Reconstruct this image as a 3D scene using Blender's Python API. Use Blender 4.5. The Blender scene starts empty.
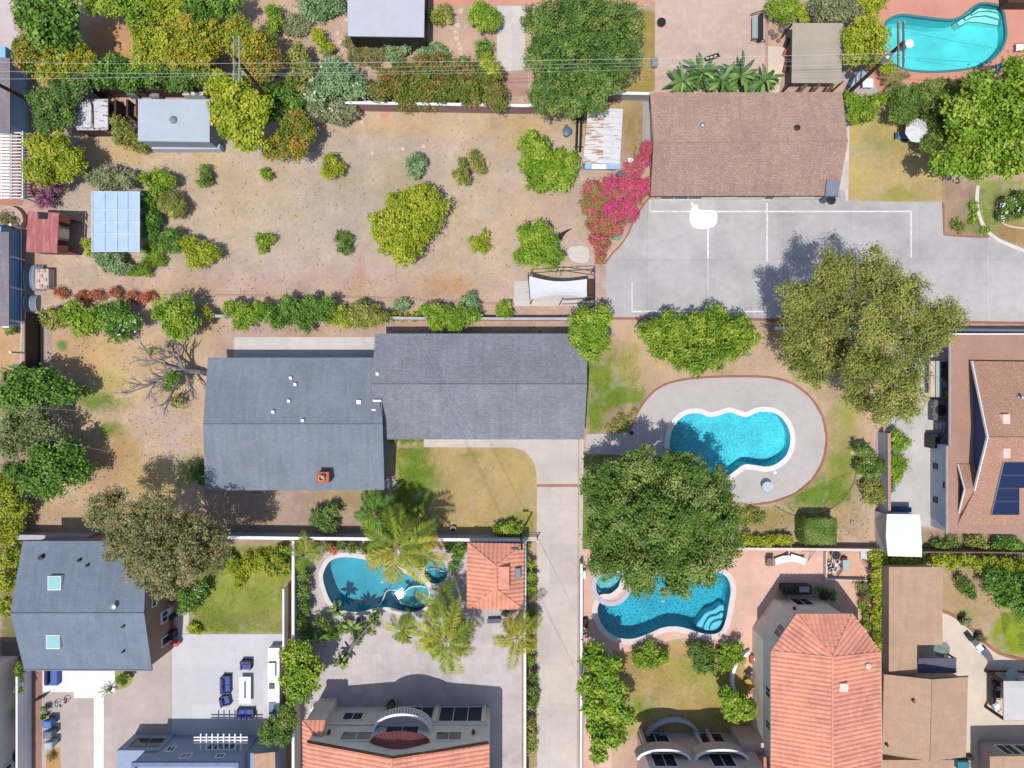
# Aerial view of a suburban block: yards, pools, roofs, trees. Everything is generated by code.
import bpy, math, random
import numpy as np
from mathutils import Vector
from mathutils.geometry import tessellate_polygon

random.seed(7)
RNG = np.random.default_rng(11)
scene = bpy.context.scene
COL = scene.collection
H = 62.0          # camera height over the ground, metres
S = 0.09          # metres per photo pixel on the ground
PI = math.pi


def W(px, py, z=0.0):
    """The world point at height z that is seen at photo pixel px, py."""
    k = S * (H - z) / H
    return Vector(((px - 512.0) * k, (384.0 - py) * k, z))


def WP(pts, z=0.0):
    return [W(p[0], p[1], p[2] if len(p) > 2 else z) for p in pts]


def lin(c):
    c = c / 255.0
    return c / 12.92 if c <= 0.04045 else ((c + 0.055) / 1.055) ** 2.4


def C(r, g, b, k=0.76):
    return (min(.9, lin(r) * k), min(.9, lin(g) * k), min(.9, lin(b) * k), 1.0)


# ------------------------------------------------------------------ objects
WL = {}


def tag(o, label=None, cat=None, group=None, kind=None):
    if label: o['label'] = label
    if cat: o['category'] = cat
    if group: o['group'] = group
    if kind: o['kind'] = kind
    return o


def thing(name, label, cat, loc, group=None):
    o = bpy.data.objects.new(name, None)
    o.empty_display_size = .3
    COL.objects.link(o)
    loc = Vector(loc)
    o.location = loc
    WL[o.name] = loc.copy()
    return tag(o, label, cat, group)


def link_mesh(name, me, parent, world_origin):
    o = bpy.data.objects.new(name, me)
    COL.objects.link(o)
    if parent is not None:
        o.parent = parent
        WL[o.name] = WL[parent.name].copy()
    else:
        o.location = world_origin
        WL[o.name] = Vector(world_origin)
    return o


class MB:
    def __init__(self):
        self.v = []; self.f = []; self.uv = []; self.has_uv = False

    def face(self, pts, uv=None):
        i = len(self.v)
        self.v.extend([tuple(p) for p in pts])
        self.f.append(tuple(range(i, i + len(pts))))
        self.uv.append(uv)
        if uv: self.has_uv = True

    def prism(self, poly, z0, z1, cap=True):
        n = len(poly)
        a = sum(poly[i][0] * poly[(i + 1) % n][1] - poly[(i + 1) % n][0] * poly[i][1] for i in range(n))
        if a < 0: poly = list(reversed(poly))
        b = len(self.v)
        self.v.extend([(p[0], p[1], z0) for p in poly]); self.v.extend([(p[0], p[1], z1) for p in poly])
        for i in range(n):
            j = (i + 1) % n
            self.f.append((b + i, b + j, b + n + j, b + n + i)); self.uv.append(None)
        if cap:
            self.f.append(tuple(b + n + i for i in range(n))); self.uv.append(None)
            self.f.append(tuple(b + i for i in reversed(range(n)))); self.uv.append(None)
        return self

    def box(self, c, s, rz=0.0):
        hx, hy = s[0] / 2, s[1] / 2
        co, si = math.cos(rz), math.sin(rz)
        pts = [(c[0] + x * co - y * si, c[1] + x * si + y * co) for x, y in ((-hx, -hy), (hx, -hy), (hx, hy), (-hx, hy))]
        return self.prism(pts, c[2] - s[2] / 2, c[2] + s[2] / 2)

    def soft_box(self, c, s, rz=0.0, b=.05):
        """A box with chamfered vertical corners and top edge, for cushions and bins."""
        hx, hy = s[0] / 2, s[1] / 2
        co, si = math.cos(rz), math.sin(rz)
        def ring(ix, z):
            hx2, hy2 = hx - ix, hy - ix
            q = [(-hx2 + b, -hy2), (hx2 - b, -hy2), (hx2, -hy2 + b), (hx2, hy2 - b), (hx2 - b, hy2), (-hx2 + b, hy2), (-hx2, hy2 - b), (-hx2, -hy2 + b)]
            return [(c[0] + x * co - y * si, c[1] + x * si + y * co, z) for x, y in q]
        z0, z1 = c[2] - s[2] / 2, c[2] + s[2] / 2
        self.loft([ring(0, z0), ring(0, z1 - b), ring(b * .9, z1)])
        return self

    def loft(self, rings, caps=True):
        b = len(self.v); n = len(rings[0])
        for r in rings: self.v.extend([tuple(p) for p in r])
        for k in range(len(rings) - 1):
            for i in range(n):
                j = (i + 1) % n
                self.f.append((b + k * n + i, b + k * n + j, b + (k + 1) * n + j, b + (k + 1) * n + i)); self.uv.append(None)
        if caps:
            self.f.append(tuple(b + i for i in reversed(range(n)))); self.uv.append(None)
            t = b + (len(rings) - 1) * n
            self.f.append(tuple(t + i for i in range(n))); self.uv.append(None)
        return self

    def lathe(self, c, prof, n=16, a0=0.0):
        rings = [[(c[0] + r * math.cos(a0 + 2 * PI * i / n), c[1] + r * math.sin(a0 + 2 * PI * i / n), c[2] + z) for i in range(n)] for r, z in prof]
        return self.loft(rings)

    def tube(self, pts, r0, r1=None, n=6):
        pts = [Vector(p) for p in pts]
        r1 = r0 if r1 is None else r1
        rings = []
        up = Vector((0, 0, 1))
        for i, p in enumerate(pts):
            d = (pts[min(i + 1, len(pts) - 1)] - pts[max(i - 1, 0)])
            if d.length < 1e-6: d = Vector((0, 0, 1))
            d.normalize()
            u = d.cross(up)
            if u.length < .05: u = d.cross(Vector((1, 0, 0)))
            u.normalize(); w = d.cross(u)
            r = r0 + (r1 - r0) * i / max(1, len(pts) - 1)
            rings.append([p + (u * math.cos(2 * PI * k / n) + w * math.sin(2 * PI * k / n)) * r for k in range(n)])
        return self.loft(rings)

    def build(self, name, mat, parent=None, origin=None, smooth=False):
        v = np.array(self.v, dtype=np.float64).reshape(-1, 3)
        if parent is not None:
            org = WL[parent.name]
        elif origin is not None:
            org = Vector(origin)
        else:
            org = Vector(((v[:, 0].min() + v[:, 0].max()) / 2, (v[:, 1].min() + v[:, 1].max()) / 2, v[:, 2].min()))
        v = v - np.array(org)
        me = bpy.data.meshes.new(name)
        me.from_pydata(v.tolist(), [], self.f)
        if self.has_uv:
            l = me.uv_layers.new(name='UVMap')
            flat = []
            for f, uv in zip(self.f, self.uv):
                flat.extend(uv if uv else [(0, 0)] * len(f))
            l.data.foreach_set('uv', np.array(flat, dtype=np.float32).ravel())
        me.materials.append(mat)
        if smooth: me.polygons.foreach_set('use_smooth', np.ones(len(self.f), dtype=bool))
        me.update()
        return link_mesh(name, me, parent, org)


def offset_poly(pts, d):
    """Mitred offset of a closed xy polygon; d > 0 moves the outline outwards."""
    n = len(pts)
    a = sum(pts[i][0] * pts[(i + 1) % n][1] - pts[(i + 1) % n][0] * pts[i][1] for i in range(n))
    s = 1 if a > 0 else -1
    out = []
    for i in range(n):
        p, q, r = Vector(pts[i - 1][:2]), Vector(pts[i][:2]), Vector(pts[(i + 1) % n][:2])
        e1, e2 = (q - p), (r - q)
        if e1.length < 1e-6 or e2.length < 1e-6:
            out.append((q.x, q.y)); continue
        e1.normalize(); e2.normalize()
        n1 = Vector((e1.y, -e1.x)) * s; n2 = Vector((e2.y, -e2.x)) * s
        m = n1 + n2
        if m.length < 1e-4: m = n1
        m.normalize()
        k = d / max(.45, m.dot(n1))
        out.append((q.x + m.x * k, q.y + m.y * k))
    return out


def smooth_closed(pts, sub=6):
    n = len(pts); out = []
    for i in range(n):
        p0, p1, p2, p3 = [np.array(pts[(i + k - 1) % n][:2], float) for k in range(4)]
        for s in range(sub):
            t = s / sub
            out.append(tuple(.5 * (2 * p1 + (p2 - p0) * t + (2 * p0 - 5 * p1 + 4 * p2 - p3) * t * t + (3 * p1 - p0 - 3 * p2 + p3) * t ** 3)))
    return out


def smooth_open(pts, sub=6):
    n = len(pts); out = []
    g = lambda i: np.array(pts[max(0, min(n - 1, i))], float)
    for i in range(n - 1):
        p0, p1, p2, p3 = g(i - 1), g(i), g(i + 1), g(i + 2)
        for s in range(sub):
            t = s / sub
            out.append(tuple(.5 * (2 * p1 + (p2 - p0) * t + (2 * p0 - 5 * p1 + 4 * p2 - p3) * t * t + (3 * p1 - p0 - 3 * p2 + p3) * t ** 3)))
    out.append(tuple(g(n - 1)))
    return out


def inside(P, poly):
    """P: (n,2) array; poly: list of xy. Even-odd test."""
    x, y = P[:, 0], P[:, 1]
    r = np.zeros(len(P), bool)
    n = len(poly)
    for i in range(n):
        x1, y1 = poly[i][:2]; x2, y2 = poly[(i + 1) % n][:2]
        if y1 == y2: continue
        c = ((y1 > y) != (y2 > y)) & (x < (x2 - x1) * (y - y1) / (y2 - y1) + x1)
        r ^= c
    return r


def dist_poly(P, poly):
    d = np.full(len(P), 1e9)
    n = len(poly)
    for i in range(n):
        a = np.array(poly[i][:2], float); b = np.array(poly[(i + 1) % n][:2], float)
        ab = b - a; L = max(1e-9, ab @ ab)
        t = np.clip(((P - a) @ ab) / L, 0, 1)
        q = a + t[:, None] * ab
        d = np.minimum(d, np.hypot(P[:, 0] - q[:, 0], P[:, 1] - q[:, 1]))
    return d


def vnoise(x, y, seed=0):
    """Cheap value noise, 0..1."""
    r = np.random.default_rng(seed).random((64, 64))
    xi, yi = np.floor(x).astype(int), np.floor(y).astype(int)
    fx, fy = x - xi, y - yi
    fx, fy = fx * fx * (3 - 2 * fx), fy * fy * (3 - 2 * fy)
    g = lambda a, b: r[a % 64, b % 64]
    return (g(xi, yi) * (1 - fx) + g(xi + 1, yi) * fx) * (1 - fy) + (g(xi, yi + 1) * (1 - fx) + g(xi + 1, yi + 1) * fx) * fy


# ------------------------------------------------------------------ materials
def nt(name):
    m = bpy.data.materials.new(name); m.use_nodes = True
    t = m.node_tree; t.nodes.clear()
    out = t.nodes.new('ShaderNodeOutputMaterial')
    return m, t, out


def N(t, kind, **kw):
    n = t.nodes.new(kind)
    for k, v in kw.items():
        if k.startswith('i_'):
            n.inputs[k[2:].replace('_', ' ')].default_value = v
        else:
            setattr(n, k, v)
    return n


def mix_rgb(t, a, b, fac, mode='MIX'):
    m = N(t, 'ShaderNodeMix', data_type='RGBA', blend_type=mode)
    for sock, v in ((m.inputs[0], fac), (m.inputs[6], a), (m.inputs[7], b)):
        if hasattr(v, 'is_output'): t.links.new(v, sock)
        else: sock.default_value = v
    return m.outputs[2]


def noise(t, vec, scale, detail=4.0, rough=.55):
    n = N(t, 'ShaderNodeTexNoise', i_Scale=scale, i_Detail=detail, i_Roughness=rough)
    t.links.new(vec, n.inputs['Vector'])
    return n.outputs['Fac']


def ramp(t, fac, stops):
    r = N(t, 'ShaderNodeValToRGB')
    e = r.color_ramp.elements
    while len(e) < len(stops): e.new(.5)
    for el, (p, c) in zip(e, stops):
        el.position = p; el.color = c
    t.links.new(fac, r.inputs[0])
    return r.outputs[0]


def darker(c, k):
    return (c[0] * k, c[1] * k, c[2] * k, 1)


_mc = {}


def plain(name, col, rough=.7, var=.15, scale=1.2, fine=.1, bump=.0, metal=0.0, spec=.4):
    """A surface with blotches and fine grain in its own colour."""
    if name in _mc: return _mc[name]
    m, t, out = nt(name)
    geo = N(t, 'ShaderNodeNewGeometry').outputs['Position']
    n1 = noise(t, geo, scale, 5); n2 = noise(t, geo, scale * 14, 3)
    c = ramp(t, n1, [(.3, darker(col, 1 - var)), (.7, darker(col, 1 + var * .6))])
    c2 = ramp(t, n2, [(.3, (1 - fine,) * 3 + (1,)), (.7, (1 + fine * .5,) * 3 + (1,))])
    c = mix_rgb(t, c, c2, 1.0, 'MULTIPLY')
    p = N(t, 'ShaderNodeBsdfPrincipled', i_Roughness=rough, i_Metallic=metal)
    p.inputs['Specular IOR Level'].default_value = spec
    t.links.new(c, p.inputs['Base Color'])
    if bump:
        b = N(t, 'ShaderNodeBump', i_Strength=bump, i_Distance=.03)
        t.links.new(n2, b.inputs['Height']); t.links.new(b.outputs[0], p.inputs['Normal'])
    t.links.new(p.outputs[0], out.inputs[0])
    _mc[name] = m
    return m


def paving(name, col, joint=None, bw=0.0, bh=0.0, stain=.16, rough=.85, offset=.0, msize=.012, jdark=.72, rot=0.0):
    """Concrete or pavers; bw x bh is the slab size, 0 for a poured sheet without joints."""
    if name in _mc: return _mc[name]
    m, t, out = nt(name)
    geo = N(t, 'ShaderNodeNewGeometry').outputs['Position']
    n1 = noise(t, geo, .22, 6, .6); n2 = noise(t, geo, 1.3, 5, .6); n3 = noise(t, geo, 22, 3)
    c = ramp(t, n1, [(.32, darker(col, 1 - stain)), (.5, col), (.72, darker(col, 1 + stain * .5))])
    c = mix_rgb(t, c, ramp(t, n2, [(.3, (1 - stain * .6,) * 3 + (1,)), (.65, (1.03,) * 3 + (1,))]), 1.0, 'MULTIPLY')
    c = mix_rgb(t, c, ramp(t, n3, [(.3, (.9,) * 3 + (1,)), (.7, (1.05,) * 3 + (1,))]), 1.0, 'MULTIPLY')
    # hairline cracks and drip stains
    v = N(t, 'ShaderNodeTexVoronoi', feature='DISTANCE_TO_EDGE', i_Scale=.13)
    dn = N(t, 'ShaderNodeTexNoise', i_Scale=.8, i_Detail=5.0)
    t.links.new(geo, dn.inputs['Vector'])
    va = N(t, 'ShaderNodeVectorMath', operation='ADD')
    t.links.new(geo, va.inputs[0]); t.links.new(dn.outputs['Color'], va.inputs[1]); t.links.new(va.outputs[0], v.inputs['Vector'])
    c = mix_rgb(t, c, ramp(t, v.outputs['Distance'], [(0.0, (.72,) * 3 + (1,)), (.004, (1,) * 3 + (1,))]), .35, 'MULTIPLY')
    if bw:
        mp = N(t, 'ShaderNodeMapping'); mp.inputs['Rotation'].default_value = (0, 0, rot)
        t.links.new(geo, mp.inputs[0])
        b = N(t, 'ShaderNodeTexBrick', offset=offset, i_Scale=1.0)
        b.inputs['Brick Width'].default_value = bw; b.inputs['Row Height'].default_value = bh
        b.inputs['Mortar Size'].default_value = msize
        b.inputs['Color1'].default_value = (.93, .93, .93, 1); b.inputs['Color2'].default_value = (1.04, 1.03, 1.02, 1)
        b.inputs['Mortar'].default_value = (jdark,) * 3 + (1,)
        t.links.new(mp.outputs[0], b.inputs['Vector'])
        c = mix_rgb(t, c, b.outputs['Color'], 1.0, 'MULTIPLY')
    p = N(t, 'ShaderNodeBsdfPrincipled', i_Roughness=rough)
    p.inputs['Specular IOR Level'].default_value = .25
    t.links.new(c, p.inputs['Base Color'])
    bp = N(t, 'ShaderNodeBump', i_Strength=.25, i_Distance=.01)
    t.links.new(n3, bp.inputs['Height']); t.links.new(bp.outputs[0], p.inputs['Normal'])
    t.links.new(p.outputs[0], out.inputs[0])
    _mc[name] = m
    return m


def shingles(name, c1, c2, c3, bw=.33, bh=.16, streak=.14):
    """Asphalt shingles from the roof plane's own metric UV."""
    m, t, out = nt(name)
    uv = N(t, 'ShaderNodeUVMap').outputs[0]
    geo = N(t, 'ShaderNodeNewGeometry').outputs['Position']
    b = N(t, 'ShaderNodeTexBrick', offset=.5, i_Scale=1.0)
    b.inputs['Brick Width'].default_value = bw; b.inputs['Row Height'].default_value = bh
    b.inputs['Mortar Size'].default_value = .010; b.inputs['Bias'].default_value = -.1
    b.inputs['Color1'].default_value = c1; b.inputs['Color2'].default_value = c2; b.inputs['Mortar'].default_value = darker(c1, .82)
    t.links.new(uv, b.inputs['Vector'])
    n0 = noise(t, uv, 1.7, 3); n1 = noise(t, geo, .35, 6, .65); n2 = noise(t, uv, 9, 2); n3 = noise(t, uv, 45, 2)
    c = mix_rgb(t, b.outputs['Color'], c3, ramp(t, n2, [(.48, (0, 0, 0, 1)), (.66, (1, 1, 1, 1))]))
    c = mix_rgb(t, c, ramp(t, n1, [(.3, (1 - streak,) * 3 + (1,)), (.7, (1 + streak * .6,) * 3 + (1,))]), 1.0, 'MULTIPLY')
    c = mix_rgb(t, c, ramp(t, n3, [(.3, (.78,) * 3 + (1,)), (.7, (1.18,) * 3 + (1,))]), 1.0, 'MULTIPLY')
    mp = N(t, 'ShaderNodeMapping'); mp.inputs['Scale'].default_value = (2.2, .25, 1); t.links.new(uv, mp.inputs[0])
    n4 = noise(t, mp.outputs[0], 1.0, 5, .6); n5 = noise(t, uv, .9, 1)
    c = mix_rgb(t, c, ramp(t, n4, [(.3, (1 - streak,) * 3 + (1,)), (.6, (1,) * 3 + (1,)), (.75, (1 + streak * .6,) * 3 + (1,))]), 1.0, 'MULTIPLY')
    c = mix_rgb(t, c, (1.09, 1.06, 1.0, 1), ramp(t, n5, [(.56, (0, 0, 0, 1)), (.58, (.7, .7, .7, 1))]), 'MULTIPLY')
    p = N(t, 'ShaderNodeBsdfPrincipled', i_Roughness=.9)
    p.inputs['Specular IOR Level'].default_value = .2
    t.links.new(c, p.inputs['Base Color'])
    bp = N(t, 'ShaderNodeBump', i_Strength=.5, i_Distance=.012)
    t.links.new(b.outputs['Fac'], bp.inputs['Height']); bp.invert = True
    t.links.new(bp.outputs[0], p.inputs['Normal'])
    t.links.new(p.outputs[0], out.inputs[0])
    return m


def clay(name, col):
    m, t, out = nt(name)
    uv = N(t, 'ShaderNodeUVMap').outputs[0]
    geo = N(t, 'ShaderNodeNewGeometry').outputs['Position']
    b = N(t, 'ShaderNodeTexBrick', offset=0.0, i_Scale=1.0)
    b.inputs['Brick Width'].default_value = .55; b.inputs['Row Height'].default_value = .42
    b.inputs['Mortar Size'].default_value = 0.0
    b.inputs['Color1'].default_value = darker(col, .93); b.inputs['Color2'].default_value = darker(col, 1.06); b.inputs['Mortar'].default_value = darker(col, .5)
    t.links.new(uv, b.inputs['Vector'])
    n1 = noise(t, geo, .5, 6, .65); n2 = noise(t, geo, 9, 3)
    c = mix_rgb(t, b.outputs['Color'], ramp(t, n1, [(.28, (.72, .74, .76, 1)), (.5, (1, 1, 1, 1)), (.72, (1.12, 1.07, 1.02, 1))]), 1.0, 'MULTIPLY')
    c = mix_rgb(t, c, ramp(t, n2, [(.3, (.85,) * 3 + (1,)), (.7, (1.1,) * 3 + (1,))]), 1.0, 'MULTIPLY')
    p = N(t, 'ShaderNodeBsdfPrincipled', i_Roughness=.8)
    p.inputs['Specular IOR Level'].default_value = .3
    t.links.new(c, p.inputs['Base Color'])
    t.links.new(p.outputs[0], out.inputs[0])
    return m


def leaf_mat(name, stops, trans=.3, rough=.5):
    m, t, out = nt(name)
    a = N(t, 'ShaderNodeAttribute', attribute_name='tint')
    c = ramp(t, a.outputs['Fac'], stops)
    p = N(t, 'ShaderNodeBsdfPrincipled', i_Roughness=rough)
    p.inputs['Specular IOR Level'].default_value = .35
    tr = N(t, 'ShaderNodeBsdfTranslucent')
    t.links.new(c, p.inputs['Base Color']); t.links.new(c, tr.inputs['Color'])
    mx = N(t, 'ShaderNodeMixShader', i_Fac=trans)
    t.links.new(p.outputs[0], mx.inputs[1]); t.links.new(tr.outputs[0], mx.inputs[2])
    t.links.new(mx.outputs[0], out.inputs[0])
    return m


def water_mat(name, tint, wave=.22, rg=.02):
    m, t, out = nt(name)
    geo = N(t, 'ShaderNodeNewGeometry').outputs['Position']
    n = noise(t, geo, 2.2, 3); n2 = noise(t, geo, 7, 2)
    ad = N(t, 'ShaderNodeMath', operation='ADD'); t.links.new(n, ad.inputs[0]); t.links.new(n2, ad.inputs[1])
    b = N(t, 'ShaderNodeBump', i_Strength=wave, i_Distance=.05); t.links.new(ad.outputs[0], b.inputs['Height'])
    tr = N(t, 'ShaderNodeBsdfTransparent', i_Color=tint)
    gl = N(t, 'ShaderNodeBsdfGlossy', i_Roughness=rg); t.links.new(b.outputs[0], gl.inputs['Normal'])
    fr = N(t, 'ShaderNodeFresnel', i_IOR=1.33); t.links.new(b.outputs[0], fr.inputs['Normal'])
    mx = N(t, 'ShaderNodeMixShader')
    t.links.new(fr.outputs[0], mx.inputs[0]); t.links.new(tr.outputs[0], mx.inputs[1]); t.links.new(gl.outputs[0], mx.inputs[2])
    t.links.new(mx.outputs[0], out.inputs[0])
    return m


def plaster_mat(name, col, speck=.25):
    """Pebble pool plaster."""
    m, t, out = nt(name)
    geo = N(t, 'ShaderNodeNewGeometry').outputs['Position']
    n1 = noise(t, geo, .45, 4); n2 = noise(t, geo, 5.5, 4, .7)
    c = ramp(t, n1, [(.3, darker(col, .82)), (.7, darker(col, 1.18))])
    c = mix_rgb(t, c, ramp(t, n2, [(.34, (1 - speck,) * 3 + (1,)), (.5, (1,) * 3 + (1,)), (.68, (1 + speck * .9,) * 3 + (1,))]), 1.0, 'MULTIPLY')
    p = N(t, 'ShaderNodeBsdfPrincipled', i_Roughness=.8)
    t.links.new(c, p.inputs['Base Color']); t.links.new(p.outputs[0], out.inputs[0])
    return m


def glass_mat(name, col=(.02, .028, .035, 1), rough=.06):
    m, t, out = nt(name)
    p = N(t, 'ShaderNodeBsdfPrincipled', i_Roughness=rough)
    p.inputs['Base Color'].default_value = col; p.inputs['Specular IOR Level'].default_value = .6
    t.links.new(p.outputs[0], out.inputs[0])
    return m


def clear_mat(name, col, alpha):
    m, t, out = nt(name)
    tr = N(t, 'ShaderNodeBsdfTransparent', i_Color=col)
    p = N(t, 'ShaderNodeBsdfPrincipled', i_Roughness=.15); p.inputs['Base Color'].default_value = col
    mx = N(t, 'ShaderNodeMixShader', i_Fac=alpha)
    t.links.new(tr.outputs[0], mx.inputs[1]); t.links.new(p.outputs[0], mx.inputs[2]); t.links.new(mx.outputs[0], out.inputs[0])
    return m


def streaky(name, base, rust, axis_scale=(1, 1, 1), amount=(.5, .62)):
    m, t, out = nt(name)
    geo = N(t, 'ShaderNodeNewGeometry').outputs['Position']
    mp = N(t, 'ShaderNodeMapping'); mp.inputs['Scale'].default_value = axis_scale
    t.links.new(geo, mp.inputs[0])
    n1 = noise(t, mp.outputs[0], 1.4, 5, .6); n2 = noise(t, geo, 9, 3)
    c = mix_rgb(t, base, rust, ramp(t, n1, [(amount[0], (0, 0, 0, 1)), (amount[1], (1, 1, 1, 1))]))
    c = mix_rgb(t, c, ramp(t, n2, [(.3, (.85,) * 3 + (1,)), (.7, (1.08,) * 3 + (1,))]), 1.0, 'MULTIPLY')
    p = N(t, 'ShaderNodeBsdfPrincipled', i_Roughness=.6)
    t.links.new(c, p.inputs['Base Color']); t.links.new(p.outputs[0], out.inputs[0])
    return m


M = {}
M['white'] = plain('white_paint', (.72, .72, .72, 1), .6, .06, 1.5, .05)
M['offwhite'] = plain('offwhite_stucco', C(214, 205, 196), .85, .1, .8, .12, .2)
M['cream'] = plain('cream_stucco', C(244, 232, 218), .85, .1, .8, .12, .2)
M['tanwall'] = plain('tan_stucco', C(214, 190, 166), .85, .1, .8, .1, .2)
M['greywall'] = plain('grey_stucco', C(150, 156, 168), .85, .1, .8, .1, .2)
M['shadewall'] = plain('shade_blue_siding', C(150, 196, 240), .8, .1, .8, .1)  # pale walls; the blue of their skylit shade is put into the colour
M['brownwall'] = plain('brown_stucco', C(165, 130, 112), .85, .12, .8, .12, .2)
M['block'] = plain('grey_block_wall', C(170, 165, 165), .9, .15, .8, .15, .3)
M['blockpink'] = plain('pink_block_wall', C(190, 150, 135), .9, .15, .8, .15, .3)
M['navy'] = plain('navy_paint', C(60, 85, 130), .6, .1, 1, .05)
M['wood'] = plain('weathered_wood', C(130, 100, 80), .85, .25, 2, .2)
M['darkwood'] = plain('dark_brown_wood', C(80, 55, 42), .8, .25, 2, .2)
M['bark'] = plain('bark', C(105, 88, 75), .95, .25, 2, .25, .4)
M['deadbark'] = plain('grey_bare_bark', C(146, 134, 132), .95, .25, 2, .25, .4)
M['metal'] = plain('galvanised_metal', C(170, 172, 175), .45, .1, 1.5, .08, 0, .6)
M['wire'] = plain('wire_aluminium', C(235, 235, 235), .5, .1, 1, .05, 0, .4)
M['darkwire'] = plain('dark_cable', C(60, 58, 60), .6, .1, 1, .05)
M['darkmetal'] = plain('dark_metal', C(52, 50, 52), .5, .15, 2, .1, 0, .3)
M['black'] = plain('black_plastic', C(38, 38, 42), .5, .15, 2, .1)
M['navyfab'] = plain('navy_fabric', C(84, 98, 166), .9, .12, 3, .15)
M['wicker'] = plain('grey_wicker', C(110, 108, 125), .85, .15, 6, .25)
M['bluebin'] = plain('blue_plastic', C(70, 120, 185), .5, .08, 2, .08)
M['greybin'] = plain('slate_plastic', C(98, 118, 138), .5, .08, 2, .08)
M['palebin'] = plain('pale_grey_plastic', C(175, 190, 195), .5, .08, 2, .08)
M['red'] = plain('red_plastic', C(200, 60, 60), .5, .1, 2, .1)
M['terracotta'] = plain('terracotta_pot', C(185, 105, 75), .8, .15, 3, .1)
M['teal'] = plain('teal_plastic', C(120, 190, 180), .5, .1, 2, .1)
M['stone'] = plain('stepping_stone', C(222, 198, 172), .9, .15, 3, .15, .3)
M['brick'] = paving('brick_edging', C(178, 120, 102), None, .22, .11, .2, msize=.01)
M['glass'] = glass_mat('window_glass')
M['solar'] = glass_mat('solar_glass', (.012, .02, .06, 1), .12)
M['bluecover'] = plain('blue_cover', C(70, 100, 170), .6, .1, 2, .08)
M['fabric'] = plain('pale_canvas', C(222, 220, 222), .9, .06, 2, .06)
M['tancanvas'] = plain('tan_canvas', C(178, 165, 148), .9, .08, 1, .06)
M['coping'] = plain('pool_coping', C(228, 218, 208), .8, .1, 1.5, .12, .1)
M['clay'] = clay('clay_tiles', C(226, 156, 130, .84))
M['claydark'] = clay('dark_clay_tiles', C(150, 85, 85, .7))
M['shgrey'] = shingles('grey_shingles', C(136, 144, 156), C(144, 151, 162), C(126, 133, 144))
M['shblue'] = shingles('slate_blue_shingles', C(130, 140, 155), C(136, 146, 161), C(122, 132, 147), .5, .2)
M['shbrown'] = shingles('brown_shingles', C(192, 158, 140), C(208, 176, 156), C(162, 130, 116), .36, .2)
M['shtan'] = shingles('tan_shingles', C(194, 160, 134), C(200, 166, 140), C(188, 154, 128), .4, .2, .08)
M['shred'] = shingles('redbrown_shingles', C(178, 134, 114), C(186, 142, 120), C(208, 168, 146), .36, .18, .08)
M['shpurple'] = shingles('mauve_shingles', C(150, 138, 142), C(164, 150, 152), C(138, 126, 132))

# ------------------------------------------------------------------ swimming pools (outlines first: the ground opens for them)
POOL_A = smooth_closed([(883, 35), (887, 22), (900, 16), (918, 17.5), (938, 20), (953, 20.5), (962, 17), (972, 9), (980, 4.5), (992, 5), (1001, 9), (1004.5, 24), (1005, 38), (1000, 50), (990, 60), (975, 67), (955, 70), (930, 71.5), (905, 69), (892, 62), (884, 50)], 6)
POOL_B = smooth_closed([(669, 446), (671, 432), (677, 421), (687, 414), (699, 413), (709, 416.5), (719, 415), (729, 412), (739, 415), (747, 416.5), (757, 412), (769, 411.5), (780, 416), (788, 427), (790.5, 440), (787, 454), (778, 463), (767, 467), (755, 465.5), (744, 465), (735, 471), (725, 478), (712, 480), (700, 474), (691, 469), (680, 469), (671, 461)], 6)
POOL_C = smooth_closed([(323, 580), (325, 568), (332, 559.5), (345, 556.5), (363, 558.5), (380, 562), (394, 568), (408, 574), (419, 580), (427, 586), (431, 596), (427, 606), (416, 612), (402, 611), (388, 607.5), (375, 608.5), (361, 612), (345, 611), (331, 602)], 6)
SPA_C = [(436 + 12 * math.cos(a), 572 + 12 * math.sin(a)) for a in np.linspace(0, 2 * PI, 28, endpoint=False)]
POOL_D = smooth_closed([(597, 612), (601, 600), (612, 598), (622, 590), (628, 578), (645, 573), (668, 570), (695, 570), (716, 571), (727, 577), (731, 589), (729, 604), (726, 620), (721, 631), (712, 634.5), (700, 633), (688, 629), (675, 626.5), (662, 628), (648, 634), (632, 639), (616, 637), (604, 628)], 6)
SPA_D = [(611 + 15.5 * math.cos(a), 586 + 15.5 * math.sin(a)) for a in np.linspace(0, 2 * PI, 28, endpoint=False)]
POOLS = [POOL_A, POOL_B, POOL_C, SPA_C, POOL_D, SPA_D]

# ------------------------------------------------------------------ ground colour field
GREEN = C(132, 150, 62, .7); LUSH = C(104, 142, 42, .68); DRYG = C(198, 172, 122); TAN = C(198, 179, 161); GREY = C(190, 174, 158)
OCHRE = C(208, 152, 104); STRAW = C(207, 180, 146); PINK = C(200, 170, 150); BROWN = C(168, 130, 98); SOIL = C(150, 122, 100)
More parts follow.
